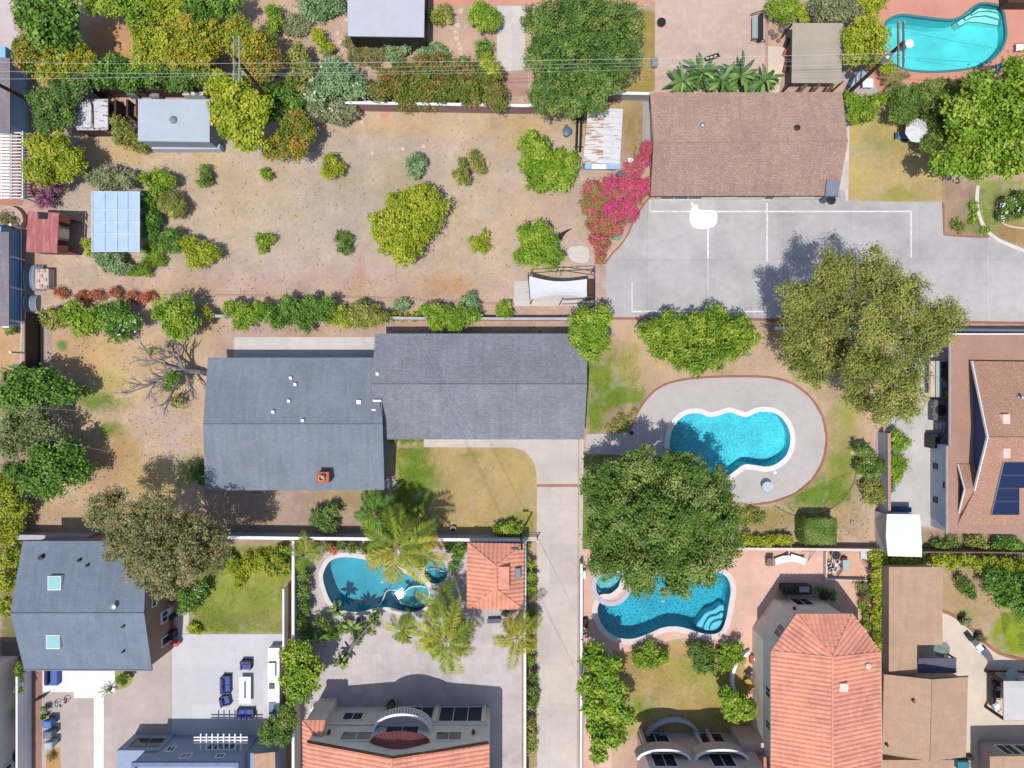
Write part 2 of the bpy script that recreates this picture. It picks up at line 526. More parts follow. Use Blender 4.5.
# polygon or (cx, cy, rx, ry), colour, softness px, strength
FIELD = [
    ([(0, 0), (1024, 0), (1024, 100), (0, 100)], PINK, 10, .6),
    ([(52, 100), (600, 100), (600, 305), (52, 305)], TAN, 8, .9),
    ((390, 195, 75, 35), C(190, 174, 148), 30, .8), ((300, 215, 60, 30), GREY, 30, .9), ((250, 200, 60, 50), C(200, 178, 150), 30, .6),
    ((370, 285, 170, 16), C(196, 166, 146), 16, .8), ((446, 286, 20, 10), OCHRE, 9, .9), ((360, 272, 4, 18), C(205, 140, 115), 4, .6), ((385, 113, 4, 9), C(205, 120, 95), 4, .7),
    ((450, 125, 90, 14), C(202, 172, 130), 12, .7), ((130, 150, 40, 14), C(206, 176, 122), 12, .8), ((210, 165, 22, 20), C(200, 178, 130), 14, .8),
    ((525, 130, 26, 18), C(200, 172, 120), 14, .8), ((540, 210, 50, 40), C(192, 166, 142), 26, .7), ((480, 215, 60, 70), C(196, 174, 148), 35, .6), ((150, 290, 100, 12), C(192, 160, 138), 10, .7),
    ([(80, 22), (112, 18), (135, 40), (135, 60), (112, 62), (88, 50)], OCHRE, 6, .9), ((112, 45, 22, 12), C(214, 170, 128), 8, .6),
    ((590, 100, 40, 40), C(176, 154, 104), 14, .7), ((635, 130, 14, 30), C(158, 142, 82), 8, .8), ([(638, 10), (656, 10), (656, 95), (622, 95), (622, 70), (640, 60)], C(168, 146, 84), 2, .95),
    ([(205, 322), (600, 322), (600, 357), (205, 357)], C(192, 164, 146), 5, .9),
    ([(40, 330), (215, 330), (215, 495), (205, 535), (40, 535)], STRAW, 10, .9), ((85, 355, 35, 22), C(208, 168, 118), 14, .8), ((160, 355, 26, 16), C(196, 166, 130), 12, .7),
    ((62, 346, 6, 5), C(90, 150, 70, .7), 3, .9), ((102, 403, 20, 8), LUSH, 8, .95), ((84, 394, 14, 8), LUSH, 8, .9), ((110, 430, 14, 7), LUSH, 6, .95), ((125, 450, 26, 18), C(190, 150, 92), 14, .8),
    ((162, 430, 26, 30), C(200, 178, 160), 18, .8), ((105, 480, 36, 18), C(186, 152, 118), 14, .7), ((70, 515, 40, 14), C(180, 152, 132), 10, .8), ((155, 480, 30, 18), C(196, 172, 116), 12, .8), ((110, 380, 18, 12), C(190, 176, 100), 10, .7), ((190, 470, 14, 16), GREEN, 8, .6),
    ([(20, 330), (44, 330), (44, 400), (20, 400)], C(186, 160, 140), 2, .9),
    ([(0, 325), (22, 325), (22, 372), (0, 372)], C(206, 164, 120), 3, .9), ([(0, 372), (22, 372), (22, 470), (0, 470)], C(150, 130, 110), 6, .8),
    ([(205, 488), (396, 488), (396, 545), (205, 545)], C(176, 152, 132), 4, .9), ((365, 500, 40, 14), C(150, 132, 80), 8, .6),
    ([(396, 447), (520, 447), (537, 470), (537, 532), (396, 532)], C(190, 165, 114), 2, 1), ([(396, 447), (428, 447), (438, 480), (432, 512), (396, 532)], C(116, 146, 50, .7), 12, .95), ((490, 490, 44, 40), C(176, 160, 102), 20, .5), ((470, 455, 10, 4), GREEN, 5, .7), ((520, 520, 14, 10), GREEN, 8, .7), ((490, 490, 30, 26), C(196, 166, 118), 14, .6),
    ([(586, 345), (650, 345), (652, 380), (632, 432), (586, 434)], GREEN, 5, .95), ((640, 372, 20, 18), DRYG, 14, .8), ((612, 350, 22, 10), C(186, 160, 128), 9, .9), ((618, 392, 18, 16), LUSH, 12, .6), ([(602, 412), (620, 404), (640, 402), (636, 420), (628, 431), (604, 431)], C(170, 150, 124), 3, .95),
    ([(580, 452), (640, 452), (650, 560), (580, 560)], C(110, 128, 58, .7), 3, .9),
    ([(640, 320), (1000, 320), (1000, 380), (870, 380), (870, 540), (730, 540), (730, 500), (640, 380)], C(200, 172, 140), 4, .9), ((842, 450, 18, 60), C(180, 158, 108), 12, .8), ((846, 415, 12, 18), C(160, 160, 74), 9, .8), ((818, 494, 34, 15), C(112, 146, 52, .7), 9, .95), ((845, 470, 16, 26), C(138, 154, 66, .7), 9, .9),
    ((845, 520, 18, 16), C(172, 150, 118), 8, .8), ((765, 518, 30, 12), C(150, 140, 74), 8, .8), ((860, 500, 10, 30), C(186, 164, 140), 7, .8),
    ([(846, 110), (950, 110), (942, 203), (846, 203)], C(198, 178, 122), 5, .95), ((880, 140, 26, 10), C(160, 158, 92), 12, .7), ((900, 195, 24, 8), C(150, 150, 72), 8, .8), ((862, 178, 20, 14), C(196, 172, 104), 10, .6), ((930, 190, 12, 10), C(190, 164, 124), 6, .7),
    ([(942, 180), (980, 180), (978, 215), (992, 236), (943, 236)], C(172, 146, 122), 3, .95), ((974, 212, 9, 16), C(110, 140, 60, .7), 5, .9), ((985, 232, 12, 4), C(110, 138, 58, .7), 4, .8),
    ([(978, 180), (1024, 180), (1024, 245), (990, 232), (977, 215)], C(150, 158, 88), 3, .95), ((1012, 235, 22, 12), C(176, 142, 106), 6, .9), ((1010, 205, 18, 14), C(120, 110, 80), 6, .7),
    ([(195, 545), (292, 545), (292, 634), (190, 634)], C(140, 152, 66, .75), 3, .95), ((260, 575, 26, 14), C(160, 164, 76, .8), 12, .8), ((225, 622, 26, 10), C(120, 130, 62, .7), 8, .7), ((270, 622, 20, 8), C(166, 150, 96), 8, .7),
    ([(608, 640), (745, 640), (748, 735), (606, 735)], C(186, 164, 106), 3, .95), ((690, 672, 24, 14), C(150, 152, 72), 12, .7), ((640, 705, 14, 12), C(128, 154, 50, .7), 9, .9), ((720, 690, 20, 16), C(164, 158, 80), 10, .7), ((640, 662, 26, 12), C(180, 140, 96), 10, .7), ((650, 690, 20, 14), C(186, 156, 100), 10, .6), ((685, 652, 20, 6), C(184, 150, 104), 6, .7), ((700, 705, 18, 10), C(186, 152, 104), 8, .5),
    ([(940, 560), (1024, 560), (1024, 665), (1000, 655), (965, 625), (942, 612)], C(186, 160, 124), 3, .95), ((1016, 634, 24, 22), C(136, 152, 44, .75), 5, .95), ((965, 615, 10, 8), C(150, 150, 80), 6, .8),
    ([(886, 530), (948, 530), (1024, 536), (1024, 560), (886, 560)], C(160, 140, 120), 3, .9),
    ([(518, 560), (540, 560), (540, 768), (518, 768)], C(160, 146, 100), 2, .9),
    ([(282, 583), (293, 583), (293, 768), (282, 768)], C(176, 140, 112), 1, .9),
    ([(172, 560), (196, 560), (190, 634), (172, 634)], C(170, 150, 126), 3, .8),
    ([(0, 470), (22, 470), (22, 640), (0, 640)], C(110, 112, 60), 4, .8), ([(0, 640), (26, 640), (26, 768), (0, 768)], C(120, 108, 100), 3, .9),
    ([(868, 560), (890, 560), (890, 768), (868, 768)], C(196, 172, 150), 2, .8),
    ((515, 768, 500, 0), TAN, 1, 0),
]


def field(P):
    """Ground base colour at photo pixels P (n,2)."""
    n = len(P)
    wob = np.stack([vnoise(P[:, 0] / 9, P[:, 1] / 9, 3) + .5 * vnoise(P[:, 0] / 3.3, P[:, 1] / 3.3, 4) - .75, vnoise(P[:, 0] / 9, P[:, 1] / 9, 5) + .5 * vnoise(P[:, 0] / 3.3, P[:, 1] / 3.3, 6) - .75], 1)
    wob = wob + .8 * np.stack([vnoise(P[:, 0] / 1.6, P[:, 1] / 1.6, 14) - .5, vnoise(P[:, 0] / 1.6, P[:, 1] / 1.6, 15) - .5], 1)
    col = np.tile(np.array(PINK[:3]), (n, 1))
    for shp, c, soft, st in FIELD:
        Q = P + wob * soft * .9
        if isinstance(shp, tuple):
            cx, cy, rx, ry = shp
            if ry == 0: continue
            d = np.hypot((Q[:, 0] - cx) / rx, (Q[:, 1] - cy) / ry)
            sd = (d - 1) * min(rx, ry)
            near = d < 4
        else:
            sd = dist_poly(Q, shp); sd = np.where(inside(Q, shp), -sd, sd)
        w = np.clip(.5 - sd / (2 * soft), 0, 1); w = w * w * (3 - 2 * w) * st
        col = col * (1 - w[:, None]) + np.array(c[:3]) * w[:, None]
    f = lambda s, k: vnoise(P[:, 0] / s, P[:, 1] / s, k) - .5
    a = f(38, 20) + .7 * f(15, 21) + .5 * f(6, 22) + .4 * f(2.6, 23); h = f(30, 24) + .6 * f(9, 25) + .4 * f(4, 26)
    col = col * (1 + .17 * a)[:, None] * np.stack([1 + .03 * h, 1 + 0 * h, 1 - .2 * h], 1)
    p = np.clip((f(11, 27) + .5 * f(4, 28) - .27) * 6, 0, 1)[:, None]      # worn bare spots
    return np.clip(col * (1 - .4 * p) + .4 * p * np.array(GREY[:3]), .01, .9)


def make_ground():
    far = [-3000, -1500, -800, -400, -220, -140, -100, -75]
    gx = np.concatenate([far, np.arange(-60, 60.01, .19), [-v for v in reversed(far)]])
    gy = np.concatenate([far, np.arange(-48, 48.01, .19), [-v for v in reversed(far)]])
    nx, ny = len(gx), len(gy)
    X, Y = np.meshgrid(gx, gy)
    P = np.stack([X.ravel() / S + 512, 384 - Y.ravel() / S], 1)
    col = np.empty((nx * ny, 3))
    ins = (P[:, 0] > -30) & (P[:, 0] < 1060) & (P[:, 1] > -30) & (P[:, 1] < 800)
    col[:] = np.array(TAN[:3])
    col[ins] = field(P[ins])
    Z = (vnoise(P[:, 0] / 14, P[:, 1] / 14, 8) - .5) * .0
    V = np.stack([X.ravel(), Y.ravel(), Z], 1)
    i, j = np.meshgrid(np.arange(nx - 1), np.arange(ny - 1))
    a = (j * nx + i).ravel()
    F = np.stack([a, a + 1, a + nx + 1, a + nx], 1)
    cen = (P[F[:, 0]] + P[F[:, 2]]) / 2
    keep = np.ones(len(F), bool)
    for p in POOLS:
        q = np.array(p)
        bb = (cen[:, 0] > q[:, 0].min() - 4) & (cen[:, 0] < q[:, 0].max() + 4) & (cen[:, 1] > q[:, 1].min() - 4) & (cen[:, 1] < q[:, 1].max() + 4)
        idx = np.where(bb)[0]
        ii = inside(cen[idx], p) | (dist_poly(cen[idx], p) < 2.2)
        keep[idx[ii]] = False
    F = F[keep]
    me = bpy.data.meshes.new('ground')
    me.vertices.add(len(V)); me.vertices.foreach_set('co', V.ravel())
    me.loops.add(F.size); me.loops.foreach_set('vertex_index', F.ravel().astype(np.int32))
    me.polygons.add(len(F)); me.polygons.foreach_set('loop_start', np.arange(0, F.size, 4, dtype=np.int32))
    at = me.attributes.new('soil', 'FLOAT_COLOR', 'POINT')
    at.data.foreach_set('color', np.concatenate([col, np.ones((len(col), 1))], 1).astype(np.float32).ravel())
    me.update(calc_edges=True)
    m, t, out = nt('ground')
    geo = N(t, 'ShaderNodeNewGeometry').outputs['Position']
    a = N(t, 'ShaderNodeAttribute', attribute_name='soil').outputs['Color']
    n1 = noise(t, geo, .5, 7, .65); n2 = noise(t, geo, 3.2, 6, .7); n3 = noise(t, geo, 17, 4, .7)
    c = mix_rgb(t, a, ramp(t, n1, [(.3, (.86, .85, .84, 1)), (.7, (1.08, 1.06, 1.04, 1))]), 1.0, 'MULTIPLY')
    c = mix_rgb(t, c, ramp(t, n2, [(.3, (.86, .86, .85, 1)), (.5, (1, 1, 1, 1)), (.72, (1.08, 1.06, 1.04, 1))]), 1.0, 'MULTIPLY')
    c = mix_rgb(t, c, ramp(t, n3, [(.32, (.86, .85, .84, 1)), (.52, (1, 1, 1, 1)), (.7, (1.09, 1.08, 1.06, 1))]), 1.0, 'MULTIPLY')
    p = N(t, 'ShaderNodeBsdfPrincipled', i_Roughness=.95); p.inputs['Specular IOR Level'].default_value = .1
    t.links.new(c, p.inputs['Base Color'])
    b = N(t, 'ShaderNodeBump', i_Strength=.6, i_Distance=.05); t.links.new(n3, b.inputs['Height']); t.links.new(b.outputs[0], p.inputs['Normal'])
    t.links.new(p.outputs[0], out.inputs[0])
    me.materials.append(m)
    o = link_mesh('ground', me, None, (0, 0, 0))
    tag(o, kind='structure', label='dry tan soil and patchy lawns between the houses')


make_ground()


def sheet(name, px, mat, z, holes=(), thick=0.0, smooth=0):
    """A flat paved area at height z (photo pixels on the ground)."""
    if smooth: px = smooth_closed(px, smooth)
    loops = [[Vector((p.x, p.y, 0)) for p in WP(px)]] + [[Vector((p.x, p.y, 0)) for p in WP(h)] for h in holes]
    tris = tessellate_polygon(loops)
    flat = [v for l in loops for v in l]
    mb = MB()
    mb.v = [(v.x, v.y, z) for v in flat]
    for tr in tris:
        a, b, c = [flat[k] for k in tr]
        cr = (b.x - a.x) * (c.y - a.y) - (b.y - a.y) * (c.x - a.x)
        if abs(cr) < 1e-9: continue
        mb.f.append(tuple(tr) if cr > 0 else tuple(reversed(tr))); mb.uv.append(None)
    if thick:                       # a visible step down at the edge
        n = len(loops[0]); base = len(mb.v)
        mb.v += [(v.x, v.y, z - thick) for v in loops[0]]
        for i in range(n):
            j = (i + 1) % n
            mb.f.append((i, j, base + j, base + i)); mb.uv.append(None)
    o = mb.build(name, mat, origin=(0, 0, 0))
    return tag(o, kind='structure')


CONC = paving('driveway_concrete', C(207, 196, 186), bw=3.4, bh=3.6, stain=.12, jdark=.82)
COURT = paving('court_concrete', C(193, 188, 186), bw=6.1, bh=5.6, stain=.17, jdark=.72)
PATIOPINK = paving('pink_pavers', C(206, 180, 165), bw=.45, bh=.45, stain=.1, jdark=.9)
DECKB = paving('pool_deck_concrete', C(196, 186, 182), stain=.1)
DECKA = paving('salmon_deck', C(216, 152, 130), stain=.12)
DECKC = paving('rosy_grey_pavers', C(203, 191, 190), bw=.9, bh=.9, stain=.16, jdark=.88)
DECKD = paving('peach_deck', C(228, 186, 167), bw=2.6, bh=2.6, stain=.12, jdark=.9)
WHITEP = paving('white_patio_concrete', C(208, 206, 209), bw=3.2, bh=3.2, stain=.05, jdark=.93)
BEIGE = paving('beige_patio_concrete', C(193, 178, 170), bw=3.0, bh=3.0, stain=.12, jdark=.9)
PALE = paving('pale_concrete', C(214, 205, 198), bw=2.5, bh=2.5, stain=.12, jdark=.86)
CREAMP = paving('cream_patio_concrete', C(226, 208, 188), bw=3.2, bh=3.2, stain=.1, jdark=.9)
BROWNP = paving('brown_pavers', C(168, 128, 112), bw=.3, bh=.3, stain=.16, jdark=.86)
GREYP = paving('grey_concrete', C(178, 168, 166), bw=1.2, bh=1.2, stain=.14)
BRICKP = paving('brick_paving', C(182, 134, 116), bw=.22, bh=.11, stain=.18, jdark=.8)

sheet('driveway', [(424, 437), (584, 437), (579, 780), (537, 780), (537, 482), (536, 470), (532, 459), (524, 450.5), (513, 447.5), (424, 447)], CONC, .012)
sheet('driveway_brick_band', [(537, 484), (578, 484), (578, 487), (537, 487)], BRICKP, .017)
sheet('sports_court', [(606, 317), (606, 262), (612, 254), (620, 246), (628, 234), (636, 216), (645, 203), (655, 190), (845, 190), (846, 201), (942, 202), (944, 234), (990, 237), (1004, 243), (1040, 256), (1040, 322)], COURT, .012)
lw = plain('court_paint', (.66, .65, .65, 1), .6, .2, 3, .25)
mk = MB()
for a, b, w in (((650, 211.5), (911, 211.5), 1.4), ((911, 211.5), (911, 258), 1.4), ((708, 228), (708, 258), 1.7), ((708, 258), (708, 290), .5), ((767, 203), (767, 262), 1.4), ((632, 311.5), (770, 311.5), 1.6), ((632, 311.5), (632, 282), .9), ((650, 211.5), (650, 196), 0.8), ):
    p, q = W(*a), W(*b); d = (q - p).normalized(); n = Vector((-d.y, d.x, 0)) * w * S / 2
    mk.face([p - n + Vector((0, 0, .0165 + .0003 * len(mk.f))), q - n + Vector((0, 0, .0165 + .0003 * len(mk.f))), q + n + Vector((0, 0, .0165 + .0003 * len(mk.f))), p + n + Vector((0, 0, .0165 + .0003 * len(mk.f)))])
tag(mk.build('court_lines', lw, origin=(0, 0, 0)), kind='structure')
sheet('court_paint_patch', [(690, 212), (692, 206), (690.5, 203.5), (692.5, 202), (694, 204.5), (697.5, 205), (699, 209.5), (714, 210.5), (717, 214), (717, 221), (713, 227), (703, 229), (693, 227), (689.5, 220)], plain('solid_white_paint', (.76, .75, .74, 1), .6, .04, 2, .05), .022, smooth=3)
sheet('upper_patio', [(655, -20), (765, -20), (765, 96), (645, 96), (655, 90)], PATIOPINK, .012)
sheet('upper_side_path', [(768, 46), (784, 47), (784, 62), (778, 96), (768, 96)], CREAMP, .016)
sheet('upper_border_path', [(765, -20), (769, -20), (768, 96), (765, 96)], paving('mauve_path', C(188, 150, 136), stain=.15), .014)
sheet('upper_walk', [(497, 6), (525, 6), (525, 70), (497, 72)], PALE, .012)
sheet('upper_walk_step', [(497, 72), (528, 70), (528, 96), (500, 97)], paving('mauve_path', C(188, 150, 136), stain=.15), .012)
sheet('salmon_walk', [(425, -8), (655, -8), (655, 3), (425, 5)], DECKA, .012)
sheet('side_path', [(610, 94), (652, 92), (652, 148), (642, 148), (643, 97), (610, 98)], GREYP, .012)
sheet('side_walk', [(838, 100), (850, 100), (848, 203), (836, 203)], PALE, .009)
sheet('sail_slab', [(514, 281), (590, 281), (590, 306), (514, 306)], PALE, .02, thick=.02)
sheet('court_stub', [(590, 266), (606, 266), (605, 312), (590, 312)], paving('patchy_brick', C(200, 170, 156), bw=.5, bh=.3, stain=.25), .016)
sheet('stepping_pad', [(569, 248), (587, 247), (588, 262), (572, 261)], PALE, .02, smooth=3)
sheet('porch_slab', [(234, 337), (375, 337), (375, 368), (234, 368)], PALE, .05, thick=.05)
sheet('pool_deck', [(586, 434), (629, 433), (634, 422), (640, 408), (650, 395), (662, 386), (680, 380.5), (705, 378), (740, 377), (770, 378), (792, 384), (810, 398), (821, 416), (825.5, 438), (822, 460), (811, 479), (794, 493), (772, 501), (750, 504), (735, 500), (700, 505), (650, 470), (640, 455), (586, 454)], DECKB, .03, holes=[POOL_B], thick=.03)
sheet('salmon_pool_deck', [(862, 60), (872, 25), (892, -25), (1060, -25), (1060, 85), (1000, 92), (950, 96), (880, 94)], DECKA, .03, holes=[POOL_A], thick=.03)
sheet('rosy_pool_deck', [(298, 549), (522, 549), (522, 790), (300, 790)], DECKC, .03, holes=[POOL_C, SPA_C], thick=.03)
LAWN_D = smooth_open([(612, 770), (612, 660), (618, 652), (632, 651), (655, 645), (680, 638), (700, 640), (716, 645), (735, 650), (744, 658)], 4)
sheet('peach_pool_deck', [(582, 790), (582, 549), (882, 549), (882, 790), (748, 790), (748, 700)] + LAWN_D[::-1], DECKD, .03, holes=[POOL_D, SPA_D], thick=.03)
sheet('white_patio', [(172, 634), (283, 634), (282, 790), (172, 790)], WHITEP, .03, thick=.03)
sheet('side_yard_path', [(172, 612), (189, 612), (189, 633.5), (172, 633.5)], PALE, .02)
sheet('beige_patio', [(42, 662), (171.5, 640), (171.5, 790), (42, 790)], BEIGE, .012)
WHITE2 = paving('bright_concrete', C(238, 236, 238), bw=3.2, bh=3.2, stain=.05, jdark=.95)
sheet('white_slab', [(43, 660), (115, 660), (115, 692), (94, 698), (74, 698), (74, 692), (43, 692)], WHITE2, .024)
sheet('white_strip_path', [(94, 692.5), (104, 692.5), (104, 790), (94, 790)], WHITE2, .028)
sheet('brown_side_path', [(27, 660), (42, 660), (42, 790), (27, 790)], BROWNP, .012)
sheet('dirt_bed', [(47, 748), (60, 748), (61, 790), (45, 790)], paving('ochre_soil', C(196, 150, 98), stain=.2), .022)
sheet('right_side_yard', [(889, 318), (952, 318), (952, 530), (889, 522)], paving('side_yard_concrete', C(204, 198, 194), bw=2.4, bh=4, stain=.14, jdark=.88), .012)
sheet('cream_patio', [(942, 612)] + smooth_open([(952, 616), (965, 625), (978, 637), (990, 648), (1004, 656), (1040, 664)], 4) + [(1040, 790), (890, 790), (890, 612)], CREAMP, .012)
sheet('corner_driveway', [(-30, -30), (12, -30), (14, 30), (28, 38), (10, 56), (-30, 58)], paving('pinkish_driveway', C(208, 192, 188), stain=.08), .012)
sheet('paver_pad', [(66, 268), (96, 264), (100, 284), (70, 287)], paving('dusty_pavers', C(188, 166, 146), bw=.55, bh=.4, stain=.2, jdark=.8), .008)
sheet('yard_gravel_strip', [(42, 326), (52, 326), (52, 372), (42, 372)], paving('grey_strip', C(180, 160, 148), stain=.15), .008)
sheet('east_bed_edge', [(876, 433), (880, 433), (884, 545), (876, 545)], GREYP, .009)


def kerb(name, px, w, h, mat, closed=False):
    """A raised edging that follows a line on the ground."""
    pts = [Vector((p.x, p.y, 0)) for p in WP(px)]
    L, R = [], []
    n = len(pts)
    for i in range(n):
        a = pts[(i - 1) % n] if (closed or i) else pts[i]; b = pts[(i + 1) % n] if (closed or i < n - 1) else pts[i]
        d = (b - a).normalized(); s = Vector((-d.y, d.x, 0)) * w / 2
        L.append(pts[i] + s); R.append(pts[i] - s)
    mb = MB()
    up = Vector((0, 0, h))
    for i in range(n if closed else n - 1):
        j = (i + 1) % n
        mb.face([R[i] + up, R[j] + up, L[j] + up, L[i] + up])
        mb.face([R[i], R[j], R[j] + up, R[i] + up]); mb.face([L[j], L[i], L[i] + up, L[j] + up])
    if not closed:
        mb.face([L[0], R[0], R[0] + up, L[0] + up]); mb.face([R[-1], L[-1], L[-1] + up, R[-1] + up])
    return tag(mb.build(name, mat, origin=(0, 0, 0)), kind='structure')


kerb('pool_deck_edging', smooth_open([(629, 432), (634, 421), (640, 408), (650, 395), (662, 386), (680, 380.3), (705, 377.5), (740, 376.5), (770, 377.5), (792, 383.5), (810.5, 397.5), (822, 416), (826.5, 438), (823, 460.5), (812, 480), (795, 494), (772, 502), (750, 505)], 4), .16, .09, M['brick'])
kerb('driveway_edging', [(578.5, 440), (577.5, 790)], .12, .10, paving('pink_kerb', C(200, 168, 156), stain=.2))
kerb('court_brick_edging', [(606, 318.5), (700, 319), (800, 320), (1040, 323.5)], .2, .1, M['brick'])
kerb('bougainvillea_bed_edging', smooth_open([(605, 264), (612, 254), (620, 246), (628, 234), (636, 216), (645, 203), (651, 196)], 4), .14, .09, M['brick'])
kerb('planting_bed_edging', [(943, 203), (944, 235), (966, 236.5), (988, 237)], .16, .09, M['brick'])
kerb('curved_cream_edging', smooth_open([(977, 186), (976, 200), (978, 215), (984, 228), (994, 238), (1008, 245), (1040, 258)], 5), .32, .14, M['coping'])
kerb('rose_bed_edging', smooth_open([(998, 200), (996, 212), (1001, 222), (1012, 227), (1040, 230)], 5), .16, .1, M['stone'])
kerb('round_lawn_edging', smooth_open([(774, 506), (790, 514), (805, 517), (825, 512), (842, 500), (853, 484), (857, 466)], 5), .08, .06, plain('edging_timber', C(120, 105, 85)))
kerb('patio_brick_edging', smooth_open([(942, 611), (952, 615), (965, 624), (978, 636), (990, 647), (1004, 655), (1040, 663)], 4), .25, .08, M['brick'])
kerb('garden_step_edging', [(60, 296), (200, 295), (360, 297), (500, 304), (512, 305)], .14, .1, M['blockpink'])


# ------------------------------------------------------------------ pools
def pool(label, outline, plaster, tint, depth, cop=.32, copmat=None, lounge=(), benches=(), level=-.1, group=None, shallow=None, ct=.07, smoothbench=3):
    c = np.mean(np.array(outline), 0)
    t = thing('swimming_pool', label, 'swimming pool' if len(outline) > 40 else 'spa', W(c[0], c[1], 0), group)
    ring = [(p.x, p.y) for p in WP(outline)]
    inner = offset_poly(ring, -.5)
    mb = MB()
    dz = depth
    zs = [(ring, .028), (ring, -.25), (ring, -dz * .7), (offset_poly(ring, -.18), -dz * .92), (inner, -dz)]
    n = len(ring); base = 0
    zf = lambda x, y, z: z if (shallow is None or z > -.6) else max(z, -dz + (dz - .95) * min(1, max(0, shallow(x, y))))
    for r, z in zs: mb.v += [(p[0], p[1], zf(p[0], p[1], z)) for p in r]
    for k in range(len(zs) - 1):
        for i in range(n):
            j = (i + 1) % n
            mb.f.append((k * n + i, (k + 1) * n + i, (k + 1) * n + j, k * n + j)); mb.uv.append(None)
    b = (len(zs) - 1) * n
    tr = tessellate_polygon([[Vector((p[0], p[1], 0)) for p in inner]])
    for q in tr: mb.f.append(tuple(b + k for k in q)); mb.uv.append(None)
    mb.build('basin', plaster, t)
    # waterline tiles
    tl = MB(); rin = offset_poly(ring, -.012)
    for i in range(n):
        j = (i + 1) % n
        tl.face([(rin[i][0], rin[i][1], -.2), (rin[j][0], rin[j][1], -.2), (rin[j][0], rin[j][1], .026), (rin[i][0], rin[i][1], .026)])
    tl.build('waterline_tiles', TILE, t)
    # coping
    outr = offset_poly(ring, cop); inn = offset_poly(ring, -.04)
    cp = MB()
    for i in range(n):
        j = (i + 1) % n
        a, b2, c2, d = inn[i], inn[j], outr[j], outr[i]
        cp.face([(a[0], a[1], ct), (b2[0], b2[1], ct), (c2[0], c2[1], ct), (d[0], d[1], ct)])
        cp.face([(d[0], d[1], ct), (c2[0], c2[1], ct), (c2[0], c2[1], .02), (d[0], d[1], .02)])
        cp.face([(b2[0], b2[1], ct), (a[0], a[1], ct), (a[0], a[1], -.02), (b2[0], b2[1], -.02)])
    cp.build('coping', copmat or M['coping'], t)
    for poly, zz in benches:
        w = [(p.x, p.y) for p in WP(smooth_closed(poly, smoothbench))]
        s = MB(); s.prism(w, -dz + .02, zz); s.build('step', PL_A2 if plaster is PL_A else PL_C2 if plaster is PL_C else STEPM, t)
        e = MB(); r1 = offset_poly(w, .01); r2 = offset_poly(w, -.07)
        for i in range(len(w)):
            j = (i + 1) % len(w)
            e.face([(r1[i][0], r1[i][1], zz + .006), (r1[j][0], r1[j][1], zz + .006), (r2[j][0], r2[j][1], zz + .006), (r2[i][0], r2[i][1], zz + .006)])
        e.build('step_trim', TILE, t)
    dr = MB(); q = W(c[0], c[1]); dr.lathe((q.x, q.y, -dz + .01), [(.16, 0), (.16, .03), (.02, .04)], 12); dr.build('drain', M['palebin'], t)
    wt = MB()
    rw = offset_poly(ring, -.02)
    wt.v = [(p[0], p[1], level) for p in rw]
    for q in tessellate_polygon([[Vector((p[0], p[1], 0)) for p in rw]]):
        u, v, w_ = [rw[k] for k in q]; wt.f.append(tuple(q) if (v[0] - u[0]) * (w_[1] - u[1]) > (v[1] - u[1]) * (w_[0] - u[0]) else tuple(reversed(q))); wt.uv.append(None)
    wt.build('water', water_mat('pool_water', tint, .005 if plaster is PL_C else .22, .004 if plaster is PL_C else .02), t)
    return t


TILE = plain('pool_tile', C(60, 110, 140), .3, .1, 4, .2)
PL_A = plaster_mat('turquoise_plaster', (.10, .54, .57, 1), .05)
PL_A2 = plaster_mat('pale_mint_plaster', (.36, .70, .62, 1), .04)
PL_B = plaster_mat('sky_blue_pebble', (.085, .48, .55, 1), .3)
PL_C = plaster_mat('deep_blue_plaster', (.045, .30, .38, 1), .12)
PL_C2 = plaster_mat('deep_blue_step', (.10, .33, .38, 1), .12)
PL_D = plaster_mat('blue_pebble', (.025, .32, .42, 1), .55)
STEPM = plaster_mat('pale_blue_step', (.16, .50, .58, 1), .12)
sx = lambda x0, x1: (lambda x, y: (x - W(x0, 0).x) / (W(x1, 0).x - W(x0, 0).x))
pool('kidney shaped turquoise pool on the salmon deck with pale steps in one corner', POOL_A, PL_A, (.8, .98, .98, 1), 1.9, .16, plain('turquoise_coping', C(70, 130, 130), .7, .1, 2, .1), shallow=sx(930, 985), benches=[
    ([(960, 19), (976, 9), (981, 5.5), (996, 7), (1002.5, 13), (1003.5, 23), (985, 20), (972, 19), (963, 24)], -.55), ([(966, 16), (976, 9.5), (981, 6), (997, 7.5), (1002.5, 14), (1003, 18), (988, 14), (976, 15), (968, 19)], -.35), ([(972, 12.5), (978, 8), (981, 6.3), (998, 8), (1002, 12.5), (990, 10), (980, 11), (973, 14.5)], -.2)], smoothbench=1)
pool('scalloped light blue pool with a white rim on the round concrete deck', POOL_B, PL_B, (.75, .96, .99, 1), 1.8, .42, plain('white_coping', C(232, 228, 224), .7, .06, 2, .08), shallow=lambda x, y: 1 - (W(0, 440).y - y + 2) / 5)
pool('bean shaped deep blue pool partly under palm fronds', POOL_C, PL_C, (.72, .93, .97, 1), 1.7, .36, benches=[([(408, 590), (424, 589), (429, 596), (426, 604), (416, 610), (404, 609), (398, 603)], -.75)])
pool('small round spa beside the bean shaped pool', SPA_C, PL_C, (.8, .96, .98, 1), .9, .34, level=-.1, ct=.09, benches=[([(436 - 11, 566), (436, 561), (447, 566), (447, 572), (441, 573), (437, 570), (431, 571), (426, 572)], -.4)])
